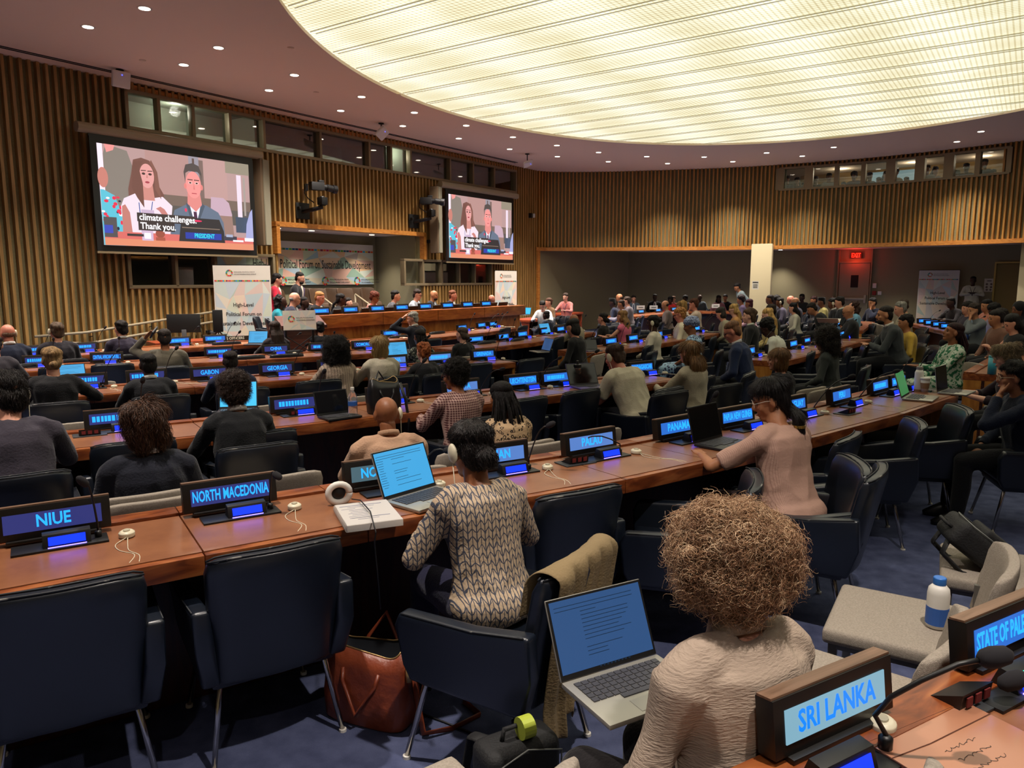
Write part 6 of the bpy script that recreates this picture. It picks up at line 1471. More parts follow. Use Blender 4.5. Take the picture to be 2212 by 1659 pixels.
# ---- laptops
M_sil=mat('laptop_silver','#a8a59c',rough=.35,metal=.6); M_dkl=mat('laptop_dark','#26262a',rough=.4,metal=.3); M_key=mat('keycap','#34343a',rough=.5)
M_sw=emis('laptop_screen_blue','#3f9fd6',.85); M_sg=emis('laptop_screen_dim','#33598c',.6); M_off=mat('laptop_screen_off','#0b0c0e',rough=.15)
M_scr2=mat('scene_green','#10200f',emit='#2a5a34',es=.5,rough=.3); M_inkb=mat('screen_ink','#0c2a48',rough=.5)
def laptop(P0,P1,openang,kind,label,body=None,w_=.31,dep=.215,hh=None,tilt=0):
    c=(P0+P1)/2; d=P1-P0; rz=math.atan2(d.y,d.x); body=body or M_sil
    o=empty('laptop',c,rz,label,'laptop')
    if tilt: o.rotation_euler=(tilt,0,rz)
    mb=MB(); mb.box((0,-dep/2,.008),(w_,dep,.014)); mb.build('base',body,o,bevel=.004)
    mb=MB(); n=13
    for r_ in range(5):
        for k in range(n): mb.box((-w_*.43+w_*.86*(k+.5)/n,-.03-r_*.0195,.0165),(w_*.86/n-.003,.0165,.003))
    mb.box((0,-.03-5*.0195,.0165),(w_*.36,.0165,.003)); mb.build('keyboard',M_key,o)
    mb=MB(); mb.box((0,-dep*.83,.0155),(w_*.34,dep*.24,.001)); mb.build('touchpad',M_sil if body is M_sil else M_dkl,o)
    H_=dep*.98; T=Matrix.Translation((0,-.0,.014))@Matrix.Rotation(-openang,4,'X')
    mb=MB(); mb.box((0,.004,H_/2),(w_,.006,H_),M=T); mb.build('lid',body,o,bevel=.003)
    mb=MB(); mb.box((0,.0003,H_/2),(w_-.004,.001,H_-.004),M=T); mb.build('bezel',M_black,o)
    mb=MB(); mb.box((0,-.0006,H_/2+.004),(w_-.018,.001,H_-.024),M=T); s=mb.build('screen',{'blue':M_sw,'dim':M_sg,'off':M_off,'scene':M_scr2,'cyan':emis('screen_cyan','#3fb4e8',1.0)}[kind],o)
    if kind in('blue','dim'):
        mb=MB(); r=random.Random(len(label))
        for k in range(14): 
            z=H_*(.88-.05*k); x0=-.06 if k>1 else -.14; L=r.uniform(.05,.16) if k>1 else .26
            if r.random()<.8: mb.box((x0+L/2,-.0014,z),(L,.0004,.0016),M=T)
            if kind=='blue': mb.box((-.125,-.0014,z),(r.uniform(.02,.04),.0004,.0016),M=T)
        for k in range(9): mb.box((-.03+k*.012,-.0014,.014),(.006,.0004,.005),M=T)
        mb.build('screen_text',M_inkb,o)
    return o
def lap2(a,b,h,ang,kind,label,**k):
    A=at(*a,h); B=at(*b,h); c=(A+B)/2; d=(B-A).normalized(); w_=k.get('w_',.31); return laptop(c-d*w_/2,c+d*w_/2,ang,kind,label,**k)
def D(x): return math.radians(x)
lap2((832,1088),(941,1056),.757,D(22),'blue','open laptop with mail on screen left of leaf blouse')
lap2((1228,1482),(1405,1427),.635,D(24),'dim','silver laptop with document open on lap in the foreground',w_=.32)
lap2((685,903),(757,894),.757,D(18),'off','black tablet with keyboard behind the bald person',body=M_dkl,w_=.26,dep=.18)
lap2((1492,966),(1567,946),.757,D(14),'off','dark laptop before the person in pink top',body=M_dkl)
lap2((1943,867),(1969,852),.757,D(18),'scene','silver laptop with green landscape screen at right')
lap2((2026,850),(2046,843),.757,D(8),'off','grey laptop before the clasped hands at right')
lap2((470,888),(560,884),.757,D(20),'cyan','tablet glowing pale blue before curly-haired black suit',body=M_dkl,w_=.28)
lap2((118,838),(182,833),.757,D(22),'blue','laptop glowing blue before the blond bun',body=M_dkl)
lap2((541,744),(572,744),.757,D(20),'blue','laptop with blue screen left of long dark hair',body=M_dkl)
lap2((843,775),(875,773),.757,D(20),'blue','pale blue laptop right of the blond bob')
lap2((1168,758),(1188,762),.66,D(20),'dim','silver laptop on the lap of the black suit')
lap2((1170,724),(1191,722),.757,D(20),'blue','blue-screened laptop left of the grey-haired beige jacket')
lap2((1232,836),(1292,832),.757,D(25),'off','purple laptop behind the dark drinking bottle',body=mat('laptop_purple','#6a5f9a',rough=.3,metal=.4))
lap2((1263,758),(1290,757),.757,D(25),'off','tablet on stand at the aisle end of third row',body=mat('laptop_mesh','#6a6470',rough=.6),w_=.22,dep=.16)
lap2((838,722),(862,722),.757,D(15),'off','grey laptop by the water bottle in the front row')
lap2((1126,680),(1148,681),.75,D(12),'cyan','cyan-screened laptop on the side desk beyond podium')
# ---- bottles and cups
def lathe_thing(name,P_,prof,m,label,cat,cap=None,band=None,n=20):
    o=empty(name,P_,0,label,cat); mb=MB(); mb.lathe(prof,n); mb.build('body',m,o,smooth=True)
    if cap: mb=MB(); mb.lathe(cap[0],n); mb.build('cap',cap[1],o,smooth=False,bevel=.001)
    if band: mb=MB(); mb.lathe(band[0],n); mb.build('label_band',band[1],o)
    return o
def clear():
    m,t,b=nt('clear_plastic'); b.inputs['Transmission Weight'].default_value=.9; b.inputs['Roughness'].default_value=.08; b.inputs['Base Color'].default_value=(.85,.87,.88,1); b.inputs['IOR'].default_value=1.2; return m
M_clear=clear(); BP=[(.001,0),(.030,.0),(.033,.01),(.033,.13),(.028,.155),(.013,.185),(.012,.20),(.001,.20)]
M_lbl=mat('blue_label','#2a5aa8',rough=.5)
q,_,_=ontable(773,903,.1,.5,.754,[R2]); lathe_thing('water_bottle',q,BP,M_clear,'clear water bottle beside the black tablet','bottle',([(.014,.192),(.014,.212),(.001,.212)],M_white),([(.0335,.08),(.0335,.11)],M_lbl))
q,_,_=ontable(833,722,.05,.5,.754,[A5]); lathe_thing('water_bottle',q,BP,M_clear,'water bottle with blue label in the front row','bottle',([(.014,.192),(.014,.212),(.001,.212)],M_white),([(.0335,.06),(.0335,.12)],M_lbl))
q,_,_=ontable(1247,833,.2,.5,.754,[R2]); lathe_thing('drinking_bottle',q,[(.001,0),(.035,0),(.036,.16),(.034,.17),(.001,.17)],mat('smoke_plastic','#3a3431',rough=.25,col2='#8a4a3c',vs=22,thr=(.55,.6)),'dark drinking bottle with red and gold decoration','bottle',([(.036,.17),(.036,.20),(.015,.205),(.013,.235),(.001,.235)],M_black))
q,_,_=ontable(1984,845,.1,.55,.754,[R1]); lathe_thing('drinking_bottle',q,[(.001,0),(.034,0),(.036,.01),(.036,.165),(.024,.19),(.001,.19)],M_white,'white metal drinking bottle at the right of nearest row','bottle',([(.026,.19),(.026,.215),(.001,.215)],mat('cap_grey','#8a8680',rough=.5)),([(.0365,.0),(.0365,.02)],mat('wood_band','#8a6a4c')))
q,_,_=ontable(2008,843,.1,.55,.754,[R1]); lathe_thing('coffee_cup',q,[(.001,0),(.028,0),(.040,.11),(.001,.11)],M_white,'paper coffee cup with brown sleeve right of white bottle','cup',([(.043,.11),(.043,.12),(.036,.128),(.001,.128)],M_white),([(.0335,.03),(.0385,.08)],mat('sleeve','#9a7a58')))
q=at(2022,1352,.487); lathe_thing('yoghurt_drink_bottle',q,[(.001,0),(.033,0),(.036,.012),(.036,.12),(.033,.14),(.020,.155),(.001,.155)],M_white,'white bottle with blue cap standing on grey chair seat','bottle',([(.021,.155),(.021,.178),(.018,.181),(.001,.181)],mat('cap_blue','#2f6fc0',rough=.4)),([(.0365,.012),(.0365,.075)],M_lbl))
q,_,_=ontable(1812,712,.1,.55,.754,[A2]); lathe_thing('drinking_bottle',q,[(.001,0),(.036,0),(.036,.18),(.02,.2),(.001,.2)],mat('sky_blue','#4f8ec8',rough=.4),'sky blue drinking bottle among far right places','bottle',([(.02,.2),(.02,.23),(.001,.23)],mat('sky_blue','#4f8ec8')))
q=at(2142,808,.754); lathe_thing('drinking_bottle',q,[(.001,0),(.04,0),(.04,.17),(.001,.17)],mat('teal_plastic','#3c98a8',rough=.4),'teal drinking bottle at right beyond tousled hair','bottle',([(.04,.17),(.04,.19),(.001,.19)],mat('teal_plastic','#3c98a8')))
# ---- papers on the nearest table
A=at(795,1120,.757); a0=rowhit(A,[R1])[1]
o=empty('spiral_report',A,a0+D(-8),'thick white spiral-bound report on the nearest table','book')
mb=MB(); mb.box((0,0,.014),(.215,.28,.026)); mb.build('pages',mat('paper_white','#cfc8c0',rough=.8),o,bevel=.001)
mb=MB(); mb.box((0,0,.0276),(.212,.276,.0006)); mb.build('cover_sheet',mat('paper_grey','#b9b4b0',rough=.7),o)
mb=MB(); r=random.Random(2); mb.box((-.01,.10,.0282),(.17,.004,.0004)); mb.box((.0,-.06,.0282),(.15,.004,.0004)); [mb.box((-.07+r.uniform(0,.06),.08-k*.02,.0282),(r.uniform(.05,.11),.0022,.0004)) for k in range(9)]; mb.build('printed_lines',mat('ink_blue','#3c4a78'),o)
mb=MB(); [mb.tube([Vector((-.108+.006*math.cos(t),-.13+.26*k/26,.014+.015*math.sin(t))) for t in [2*PI*j/8 for j in range(9)]],.0008,4) for k in range(27)]; mb.build('spiral_binding',M_white,o)
A=at(733,1088,.757); o=empty('headset',A,.4,'white headset with black ear pad beside the spiral report','headset')
mb=MB(); mb.tube([Vector((.045*math.cos(t),.0,.045+.040*math.sin(t))) for t in [PI*2*j/20 for j in range(21)]],(.014),8); mb.build('ear_cushion',M_white,o,smooth=True)
mb=MB(); mb.ball((0,.01,.045),(.03,.016,.03)); mb.build('ear_pad',M_black,o,smooth=True)
c1_=at(760,1078,.77); c2_=at(800,1105,.80); c3_=at(812,1150,.79); 
o=empty('black_cable',c1_,0,'black cable crossing the spiral report and hanging down','cable'); mb=MB(); e1=at(812,1160,.752); pts=[c1_,c1_.lerp(c2_,.5)+Vector((0,0,.02)),c2_,c3_,e1+Vector((0,-.03,-.01)),e1+Vector((.01,-.045,-.10)),e1+Vector((.02,-.05,-.26))]; mb.tube([q-c1_ for q in pts],.0028,6); mb.build('cord',M_black,o,smooth=True)
# pop-up sockets
def popup(u,v,row,label,P_=None,a=None):
    if P_ is None: P_,a,_=ontable(u,v,.2,.5,.754,[row])
    o=empty('socket_box',P_,a,label,'socket box')
    mb=MB(); mb.box((0,0,.003),(.19,.12,.006)); mb.build('plate',mat('socket_plate','#2c2e32',rough=.45),o,bevel=.002)
    mb=MB(); mb.add([(-.06,-.03,.006),(.06,-.03,.006),(.06,.045,.006),(-.06,.045,.006),(-.06,-.035,.045),(.06,-.035,.045)],[(0,1,5,4),(4,5,2,3),(1,2,5),(0,4,3),(3,2,1,0)]); mb.build('flip_lid',M_black,o)
    mb=MB(); [mb.box((x,-.037,.025),(.022,.003,.022)) for x in (-.035,0,.035)]; mb.build('outlets',mat('outlet_red','#6a1c1c'),o); return o
popup(1243,1000,R1,'black pop-up socket box left of the PALAU place'); popup(1700,912,R1,'black pop-up socket box left of the PARAGUAY place') if 0 else popup(1830,893,R1,'black pop-up socket box before the PERU place')
popup(194,940,R2,'black pop-up socket box at left of second row'); popup(640,897,R2,'black pop-up socket box left of the black tablet')
# ---- bags
def handbag(P_,rz,w_,d_,h_,m,mi,label,name='handbag',open_=True,grp=None):
    o=empty(name,P_,rz,label,'bag')
    f=MB(); n=32; rs=[(0,.92,.9),(.04,1.0,1.0),(.35,1.04,1.02),(.75,.97,.8),(1,.9,.62)]
    vs=[];fs=[]
    for i,(z,a,b) in enumerate(rs):
        for j in range(n):
            q=2*PI*j/n; c,s=math.cos(q),math.sin(q); e=.45; x=math.copysign(abs(c)**e,c)*w_/2*a; y=math.copysign(abs(s)**e,s)*d_/2*b
            zz=h_*z+(.02*math.sin(2*q+.5)*(z>.9)); vs.append((x,y+.03*math.sin(3*q)*0,zz))
    k=len(rs)
    for i in range(k-1):
        for j in range(n): fs.append((i*n+j,i*n+(j+1)%n,(i+1)*n+(j+1)%n,(i+1)*n+j))
    fs.append(tuple(range(n-1,-1,-1)))
    # inside
    b0=len(vs); 
    for j in range(n): x,y,z=vs[(k-1)*n+j]; vs.append((x*.93,y*.9,z-.002))
    for j in range(n): x,y,z=vs[(k-1)*n+j]; vs.append((x*.8,y*.75,h_*.35))
    for j in range(n): fs.append(((k-1)*n+j,(k-1)*n+(j+1)%n,b0+(j+1)%n,b0+j))
    f.add(vs,fs); f.build('body',m,o,smooth=True)
    g=MB(); g.add(vs[b0:],[(j,(j+1)%n,n+(j+1)%n,n+j) for j in range(n)]+[tuple(range(n,2*n))]); g.build('lining',mi,o,smooth=True,fix=False)
    z=MB(); z.tube([Vector(v)+Vector((0,0,.004)) for v in vs[b0:b0+n]+[vs[b0]]],.003,5); z.build('zip_edge',mat('zip_brass','#a88a5c',rough=.35,metal=.7),o,smooth=True)
    for s in (-1,1):
        hd=MB(); y=s*d_*.42; hd.tube([(-w_*.22,y*.9,h_*.74),(-w_*.2,y*1.15,h_*.9 if s>0 else h_*.6),(0,y*1.5,h_*1.25 if s>0 else h_*.22),(w_*.2,y*1.15,h_*.9 if s>0 else h_*.6),(w_*.22,y*.9,h_*.74)],.008,8); hd.build('handle',m,o,smooth=True)
    return o
M_cog=mat('cognac_leather','#6a2c18',rough=.42,col2='#8a4024',vs=7,bump=.35,bs=30)
B0=at(800,1560,.0); B=handbag(B0+Vector((-.0,.05,0)),D(-22),.36,.19,.30,M_cog,mat('lining_blue','#23262e',rough=.8),'open cognac leather bag on carpet between two chairs','leather_bag')
mb=MB(); mb.tube([(.18,.0,.24),(.22,-.03,.12),(.26,-.06,.02),(.34,.02,.012),(.40,.14,.012),(.30,.2,.012)],[(.014,.004)]*6,6); mb.build('shoulder_strap',M_cog,B,smooth=True)
mb=MB(); mb.tube([(.185,-.03,.25),(.19,-.04,.20)],.012,8); mb.build('buckle',mat('zip_brass','#a88a5c'),B,smooth=True)
q,a,_=ontable(882,905,.12,.45,.754,[R2]); HB=handbag(q,a,.25,.12,.24,mat('black_leather','#121114',rough=.4),M_dark,'tall black leather handbag standing on the second row table','handbag')
mb=MB(); mb.tube([(.11,-.05,.22),(.13,-.09,.10),(.14,-.12,-.06),(.13,-.13,-.2)],[(.012,.004)]*4,6); mb.build('hanging_strap',mat('black_leather','#121114'),HB,smooth=True)
def pack(P_,rz,label,s=1.0,tilt=0.0,lime=False):
    o=empty('backpack',P_,rz,label,'backpack'); m_=mat('pack_nylon','#101012',rough=.75,bump=.3,bs=120)
    mb=MB(); mb.box((0,0,.20*s),(.30*s,.16*s,.38*s)); b=mb.build('body',m_,o,bevel=.05*s,seg=4)
    mb=MB(); mb.box((0,-.09*s,.15*s),(.24*s,.06*s,.22*s)); mb.build('front_pocket',m_,o,bevel=.025*s,seg=3)
    for s_ in (-1,1): mb=MB(); mb.tube([(.08*s*s_,.07*s,.36*s),(.10*s*s_,.15*s,.34*s),(.12*s*s_,.17*s,.2*s),(.12*s*s_,.1*s,.04*s)],[(.03*s,.007)]*4,8); mb.build('shoulder_strap',m_,o,smooth=True)
    mb=MB(); mb.tube([(-.06*s,0,.38*s),(-.05*s,0,.43*s),(.05*s,0,.43*s),(.06*s,0,.38*s)],.008,6); mb.build('grab_handle',m_,o,smooth=True)
    mb=MB(); mb.tube([(-.14*s,-.082*s,.06*s),(-.14*s,-.082*s,.34*s),(0,-.084*s,.385*s),(.14*s,-.082*s,.34*s),(.14*s,-.082*s,.06*s)],.003,5); mb.build('zip',mat('zip_grey','#6a6c68',rough=.5),o,smooth=True)
    if lime: mb=MB(); mb.lathe([(.022,-.02),(.034,-.02),(.034,.02),(.022,.02)],18,M=Matrix.Translation((.02,-.02,.43*s))@Matrix.Rotation(PI/2,4,'Y')); mb.build('key_ring_roll',mat('lime','#a8b43c',rough=.5),o)
    return o
q=at(1115,1740,.10); pack(Vector((q.x,q.y,zf(q.x,q.y))),D(30),'dark backpack with lime tape roll at bottom edge',.85,lime=True)
q=at(2168,1225,.485); k_=pack(Vector((q.x,q.y,q.z+.0)),D(60),'black backpack resting on a grey chair at right',.72); k_.rotation_euler=(D(-52),0,D(75))
# jacket over the turned chair back
def drape():
    f=MB(); a=D(72); n=34; m=30; vs=[];fs=[]
    bf=backfn(.54,.34,.86,-.255,-.365,.035); r=random.Random(5)
    for i in range(n+1):
        u=.02+.9*i/n
        for j in range(m+1):
            t=j/m
            tp=Vector(bf(u,1,.075)[0]); back=Vector(bf(u,1,.075)[1]); w_=.007*math.sin(u*30+t*2)+.004*math.sin(u*61)
            if t<.25: k=t/.25; q=Vector(bf(u,1-.30*(1-k),.075)[0])+Vector((0,.022+w_*.4,.014*k))
            elif t<.36: k=(t-.25)/.11; q=tp.lerp(back,k)+Vector((0,.02-.045*k,.016+.010*math.sin(PI*k)))
            else: k=(t-.36)/.64; z=.86-(.60+.07*math.sin(u*7)+.06*(u>.5))*k; yb=-.365+(.11)*(.86-max(z,.34))/.52-.075; q=Vector((back.x*(1-.15*k)+.03*k*math.sin(u*9),yb-.03*k+w_*(1+k*.9),z))
            vs.append(q)
    for i in range(n):
        for j in range(m): fs.append((i*(m+1)+j,(i+1)*(m+1)+j,(i+1)*(m+1)+j+1,i*(m+1)+j+1))
    f.add(vs,fs); me=f.mesh('jacket',smooth=True); return me
mj=mat('khaki_cloth','#7d6a4a',rough=.9,var=.1,vs=6,bump=.3,bs=120)
me=drape(); me.transform(Matrix.Diagonal((.87,.92,.93,1))); o=link('draped_jacket',me,mj,None,LC.location.copy(),LC.rotation_euler.z); tag(o,'khaki jacket hanging over the turned navy armchair','jacket')
md=o.modifiers.new('s','SOLIDIFY'); md.thickness=.006; md=o.modifiers.new('b','SUBSURF'); md.levels=1; md.render_levels=1
# ---- near right table
def near_plate(u,v,text,kind,label):
    P_,a,_=ontable(u,v,TD-.2,TD-.03,.766,['table in the bottom right corner']); return nameplate(P_,a,text,kind,label,None),P_,a
o,P1_,a1=near_plate(1770,1572,'SRI LANKA','l','large nameplate reading SRI LANKA in the bottom right corner')
o,P2_,a2=near_plate(2112,1392,'STATE OF PALESTINE','b','large nameplate reading STATE OF PALESTINE at right')
for i,(P_,a) in enumerate(((P1_,a1),(P2_,a2))):
    R=Matrix.Rotation(a,3,'Z'); c=P_+R@Vector((-.085,-.085,0)); c.z=.754+zf(c.x,c.y); inst(CON,c,a,'microphone console before the '+('SRI LANKA' if i==0 else 'STATE OF PALESTINE')+' nameplate','microphone consoles on the tables','microphone console')
    bt=empty('button_panel',c+R@Vector((.02,-.07,0)),a,'row of round channel buttons at the '+('SRI LANKA' if i==0 else 'STATE OF PALESTINE')+' console','control panel')
    mb=MB(); mb.box((0,0,.004),(.15,.045,.008)); mb.build('plate',mat('socket_plate','#2c2e32'),bt,bevel=.002)
    for k,cc in enumerate(('#4a7a9a','#4a7a9a','#a04a4a','#b0a04a','#4a7a9a')): mb=MB(); mb.tube([Vector((-.05+k*.025+.008*math.cos(t),.0+.008*math.sin(t),.0085)) for t in [2*PI*j/14 for j in range(15)]],.0012,4); mb.build('button_ring',mat('ring_'+cc,cc,rough=.4),bt)
m=P1_+Matrix.Rotation(a1,3,'Z')@Vector((.06,-.085,0)); m.z=.762
def worldline(pts): return [Vector(q) for q in pts]
def neckmic(m,px,label,led=False):
    base=m; pts=[Vector((0,0,0)),Vector((0,0,.03))]
    for (u,v,d) in px: q=atd(u,v,d); pts.append(q-base)
    o=empty('gooseneck_microphone',base,0,label,'microphone','gooseneck microphones on the tables'); mb=MB(); mb.lathe([(.014,0),(.014,.025),(.008,.03)],12); mb.tube(pts,.0052,8); mb.build('gooseneck',M_black,o,smooth=True)
    d=(pts[-1]-pts[-2]).normalized(); T=pts[-1]; mb=MB(); mb.tube([T-d*.01,T,T+d*.02,T+d*.045,T+d*.055],[.009,.018,.021,.017,.006],14); mb.build('windscreen',M_foam,o,smooth=True)
    if led: mb=MB(); mb.tube([T-d*.012,T-d*.008],[.0105,.0105],12); mb.build('light_ring',emis('led_green','#20d090',3),o)
    return o
neckmic(m,[(1890,1545,m.y+.00),(1925,1505,m.y-.02),(1990,1470,m.y-.04),(2070,1435,m.y-.05),(2125,1424,m.y-.05)],'large gooseneck microphone bending right over the nearest table')
m2=at(2240,1520,.76); neckmic(m2,[(2235,1480,m2.y),(2225,1455,m2.y),(2208,1462,m2.y)],'microphone with green light ring at the right edge',True)
q=at(1905,1575,.757); inst(EAR,q,a1-1.0,'cream earpiece behind the large gooseneck microphone','cream earpieces on the tables','earpiece')
popup(0,0,None,'open pop-up socket on the nearest corner table',at(2075,1512,.755),a1)
q=at(2090,1625,.757); o=empty('document_pouch',q,a1-.05,'translucent pinkish document pouch with handwriting at corner','pouch')
mb=MB(); mb.box((0,0,.004),(.33,.22,.006)); mb.build('pouch',mat('pouch_plastic','#a8745a',rough=.3,spec=.6,coat=.3),o,bevel=.003)
mb=MB(); mb.tube([(-.165,.05,.008),(-.05,.045,.008),(.165,.052,.008)],.0012,4); mb.tube([(-.165,-.105,.008),(-.165,.105,.008),(.165,.105,.008)],.0016,4); mb.build('seam',mat('seam_brown','#5a3426'),o)
mb=MB(); r=random.Random(8)
for k in range(3): mb.tube([Vector((-.05+.0022*j+.003*math.sin(j*.9),.015-.03*k+.0045*math.sin(j*.75+k)*math.sin(j*.21+k),.0078)) for j in range(46)],.0005,4)
mb.build('handwriting',M_ink,o)
q=at(2215,1440,.757); o=empty('dark_monitor',Vector((q.x+.17,q.y-.0,q.z)),a1-.5,'dark tablet standing at the right edge of the photo','tablet'); mb=MB(); mb.box((0,0,.13),(.26,.012,.20),M=Matrix.Rotation(-.3,4,'X')); mb.build('screen',M_off,o,bevel=.004); mb=MB(); mb.box((0,.04,.02),(.12,.1,.02)); mb.build('stand',M_black,o)
# floor cable
pp=[at(u,v,.004) for u,v in ((880,1530),(960,1560),(1010,1580),(1060,1605),(1180,1560),(1235,1530))]
o=empty('floor_cable',pp[0],0,'thin black cable lying on the carpet','cable'); mb=MB(); mb.tube([q-pp[0] for q in pp],.004,6); mb.build('cord',M_black,o,smooth=True)
# ---- podium furniture
dsk0,dsk1=3.05,9.25; DF=3.28
o=wempty('podium_desk',dsk0,DF,0,'long curved-front wooden podium desk','desk'); L_=dsk1-dsk0; M_podw=wood('podium_wood','#8a4c1c','#a8642a','#c07c38',scale=2,stretch=(3,3,1.2),rough=.35); M_podt=wood('podium_top_wood','#7a3c18','#9a5424','#b0682e',scale=2,stretch=(1,6,6),rough=.3)
mb=MB(); mb.box((L_/2,.04,.40),(L_,.06,.96)); mb.build('front_panel',M_podw,o)
mb=MB(); mb.box((L_/2,-.02,.98),(L_+.12,.22,.22)); mb.build('top_fascia',M_podt,o,bevel=.01)
mb=MB(); mb.box((L_/2,.42,.84),(L_,.66,.05)); mb.build('worktop',M_twood,o)
mb=MB(); mb.box((L_-.02,.36,.52),(.05,.72,1.1)); mb.build('end_panel',M_podw,o)
for k in range(1,4): mb=MB(); mb.box((L_*k/4,-.132,.98),(.006,.004,.21)); mb.build('seam',M_panelw,o)
for i,(u,v) in enumerate([(692,678),(755,675),(813,671),(866,669),(917,667),(965,665),(1008,662),(1048,660)]):
    t,z=wallpx(u,v,DF-.05); P_=wp(t,DF-.03,1.092); nameplate(P_,WANG,'','b',f'{ordn(i+1)} nameplate from the left on the podium desk','podium nameplates')
for i,u in enumerate([668,733,793,843,893,945,988,1030,1062,1085]):
    t,_=wallpx(u,668,DF-.25); o=wempty('podium_monitor',t,DF-.32,.865,f'black low monitor on podium desk, {ordn(i+1)} from the left','monitor','podium monitors'); mb=MB(); mb.box((0,0,.22),(.34,.02,.20),M=Matrix.Rotation(.35,4,'X')); mb.box((0,.03,.05),(.12,.12,.1)); mb.build('case',M_black,o,bevel=.004)
for u,lb in ((768,'steel water jug between podium nameplates'),(872,'glass water jug beside the grey suit'),(1010,'glass water jug near the podium end')):
    t,_=wallpx(u,660,DF-.1); o=wempty('water_jug',t,DF-.16,.865,lb,'jug'); mb=MB(); mb.lathe([(.001,0),(.055,0),(.062,.02),(.06,.26),(.05,.28),(.001,.28)],16); mb.build('body',mat('jug_glass','#b0a8a4',rough=.15,spec=.8),o,smooth=True); mb=MB(); mb.tube([(.058,0,.24),(.1,0,.22),(.1,0,.1),(.06,0,.06)],.008,6); mb.build('handle',MATS['jug_glass'],o,smooth=True)
# tier chairs and rails
for i,(u,off) in enumerate(((706,.3),(738,-.1),(765,.3),(785,-.1),(812,-.1),(683,-.1),(722,.9),(777,.95),(828,.6))):
    t,_=wallpx(u,630,off); z=.54 if off<.6 else .23; inst(BRN,wp(t,off,z),WANG+PI,f'empty brown chair on the podium tier, {ordn(i+1)} placed','empty brown podium chairs')
for i,u in enumerate((723,800)):
    t,_=wallpx(u,620,.75); o=wempty('tier_rail',t,.75,.0,'metal rail on the podium tier, '+('left one' if i==0 else 'right one'),'rail'); mb=MB(); mb.tube([(0,.5,1.35),(.0,-.3,.95),(.0,-.32,.3)],.02,8); mb.tube([(0,.5,1.35),(0,.5,.6)],.02,8); mb.tube([(0,.1,1.15),(0,.1,.55)],.014,8); mb.build('rail',M_beige,o,smooth=True)
# lectern
q=atd(632,700,11.6); lx=Vector((q.x,q.y,zf(q.x,q.y))); M_lect=wood('lectern_wood','#3a1710','#4e2116','#60301f',rough=.4)
o=empty('lectern',lx+Vector((-.0,.45,0)),D(30),'dark wooden lectern behind the forum sign','lectern'); mb=MB(); mb.box((0,0,.5),(.62,.42,1.0)); mb.build('body',M_lect,o,bevel=.01); mb=MB(); mb.box((0,0,1.04),(.72,.5,.05),M=Matrix.Rotation(-.0,4,'X')); mb.add([(-.36,-.25,1.06),(.36,-.25,1.06),(.36,.25,1.06),(-.36,.25,1.06),(-.36,.25,1.2),(.36,.25,1.2)],[(0,1,5,4),(1,2,5),(0,4,3),(2,3,4,5),(3,2,1,0)]); mb.build('slanted_top',M_lect,o)
q=atd(647,692,11.2); o=empty('easel_sign',Vector((q.x,q.y,zf(q.x,q.y))),D(24),'pale forum sign board on a black lattice stand','sign')
z0=q.z-zf(q.x,q.y); T=Matrix.Translation((0,0,z0))@Matrix.Rotation(-.25,4,'X'); mb=MB(); mb.box((0,0,0),(.48,.02,.30),M=T); mb.build('board',M_panel,o)
me=facets(.47,.29,4,3,PAL,8,.6); me.transform(T@Matrix.Translation((-.235,-.012,-.145))); link('printed_pattern',me,M_print,o)
e=wheel(.028,.05); me_=cmesh('emblem',[e],M_print,o); me_.data.transform(T@Matrix.Translation((-.12,-.014,.02)))
for k,s_ in enumerate(('HIGH-LEVEL POLITICAL FORUM','ON SUSTAINABLE DEVELOPMENT')): txt('lettering',s_,.024,M_ink,o,T@up(-.05,-.0145,.035-.035*k),align='LEFT',sx=.75)
mb=MB(); 
for s_ in (-1,1): mb.box((.2*s_,.06,z0/2-.06),(.03,.03,z0-.1))
for k in range(3):
    zz=.1+k*.28; mb.tube([(-.2,.06,zz),(.2,.06,zz+.28)],.008,6); mb.tube([(.2,.06,zz),(-.2,.06,zz+.28)],.008,6)
mb.build('lattice_stand',M_black,o)
# left-hand desk clutter
q=atd(398,721,12.0); q.z=zf(q.x,q.y)+.757; o=empty('computer_monitor',q,D(200),'black computer monitor seen from behind by the handrail','monitor'); mb=MB(); mb.box((0,0,.33),(.50,.035,.30),M=Matrix.Rotation(.06,4,'X')); mb.build('screen_case',M_black,o,bevel=.008); mb=MB(); mb.box((0,.03,.12),(.07,.03,.22)); mb.lathe([(.12,0),(.12,.012),(.03,.016)],18); mb.build('stand',mat('stand_grey','#55565a',rough=.5),o,bevel=.003)
def sidetable(P_,rz,w_,d_,h_,m_,label): 
    o=empty('side_desk',P_,rz,label,'desk'); mb=MB(); mb.box((0,0,h_-.03),(w_,d_,.06)); mb.build('top',m_,o,bevel=.004); mb=MB(); mb.box((0,-.0+d_/2-.05,h_/2-.03),(w_-.1,.03,h_-.06)); [mb.box((s*(w_/2-.04),0,h_/2-.03),(.04,d_-.06,h_-.06)) for s in (-1,1)]; mb.build('panel',m_,o); return o
M_rdw=wood('red_wood','#6a2414','#8a3a20','#a04c2c',rough=.35)
q=at(430,735,.75); sidetable(fl(q.x,q.y+.15),D(40),1.7,.6,.752,M_rdw,'reddish desk with equipment at the left before the banner')
q=at(505,735,.752); o=empty('press_sign',q+Vector((0,-.1,0)),D(34),'long dark sign reading PRESS OFFICERS','sign'); mb=MB(); mb.box((0,0,.04),(.62,.03,.075)); mb.build('board',mat('sign_brown','#2c2119',rough=.5),o); txt('lettering','PRESS OFFICERS',.062,mat('sign_cream','#d8d0bc',rough=.6),o,up(0,-.017,.04),sx=.95,bold=.002)
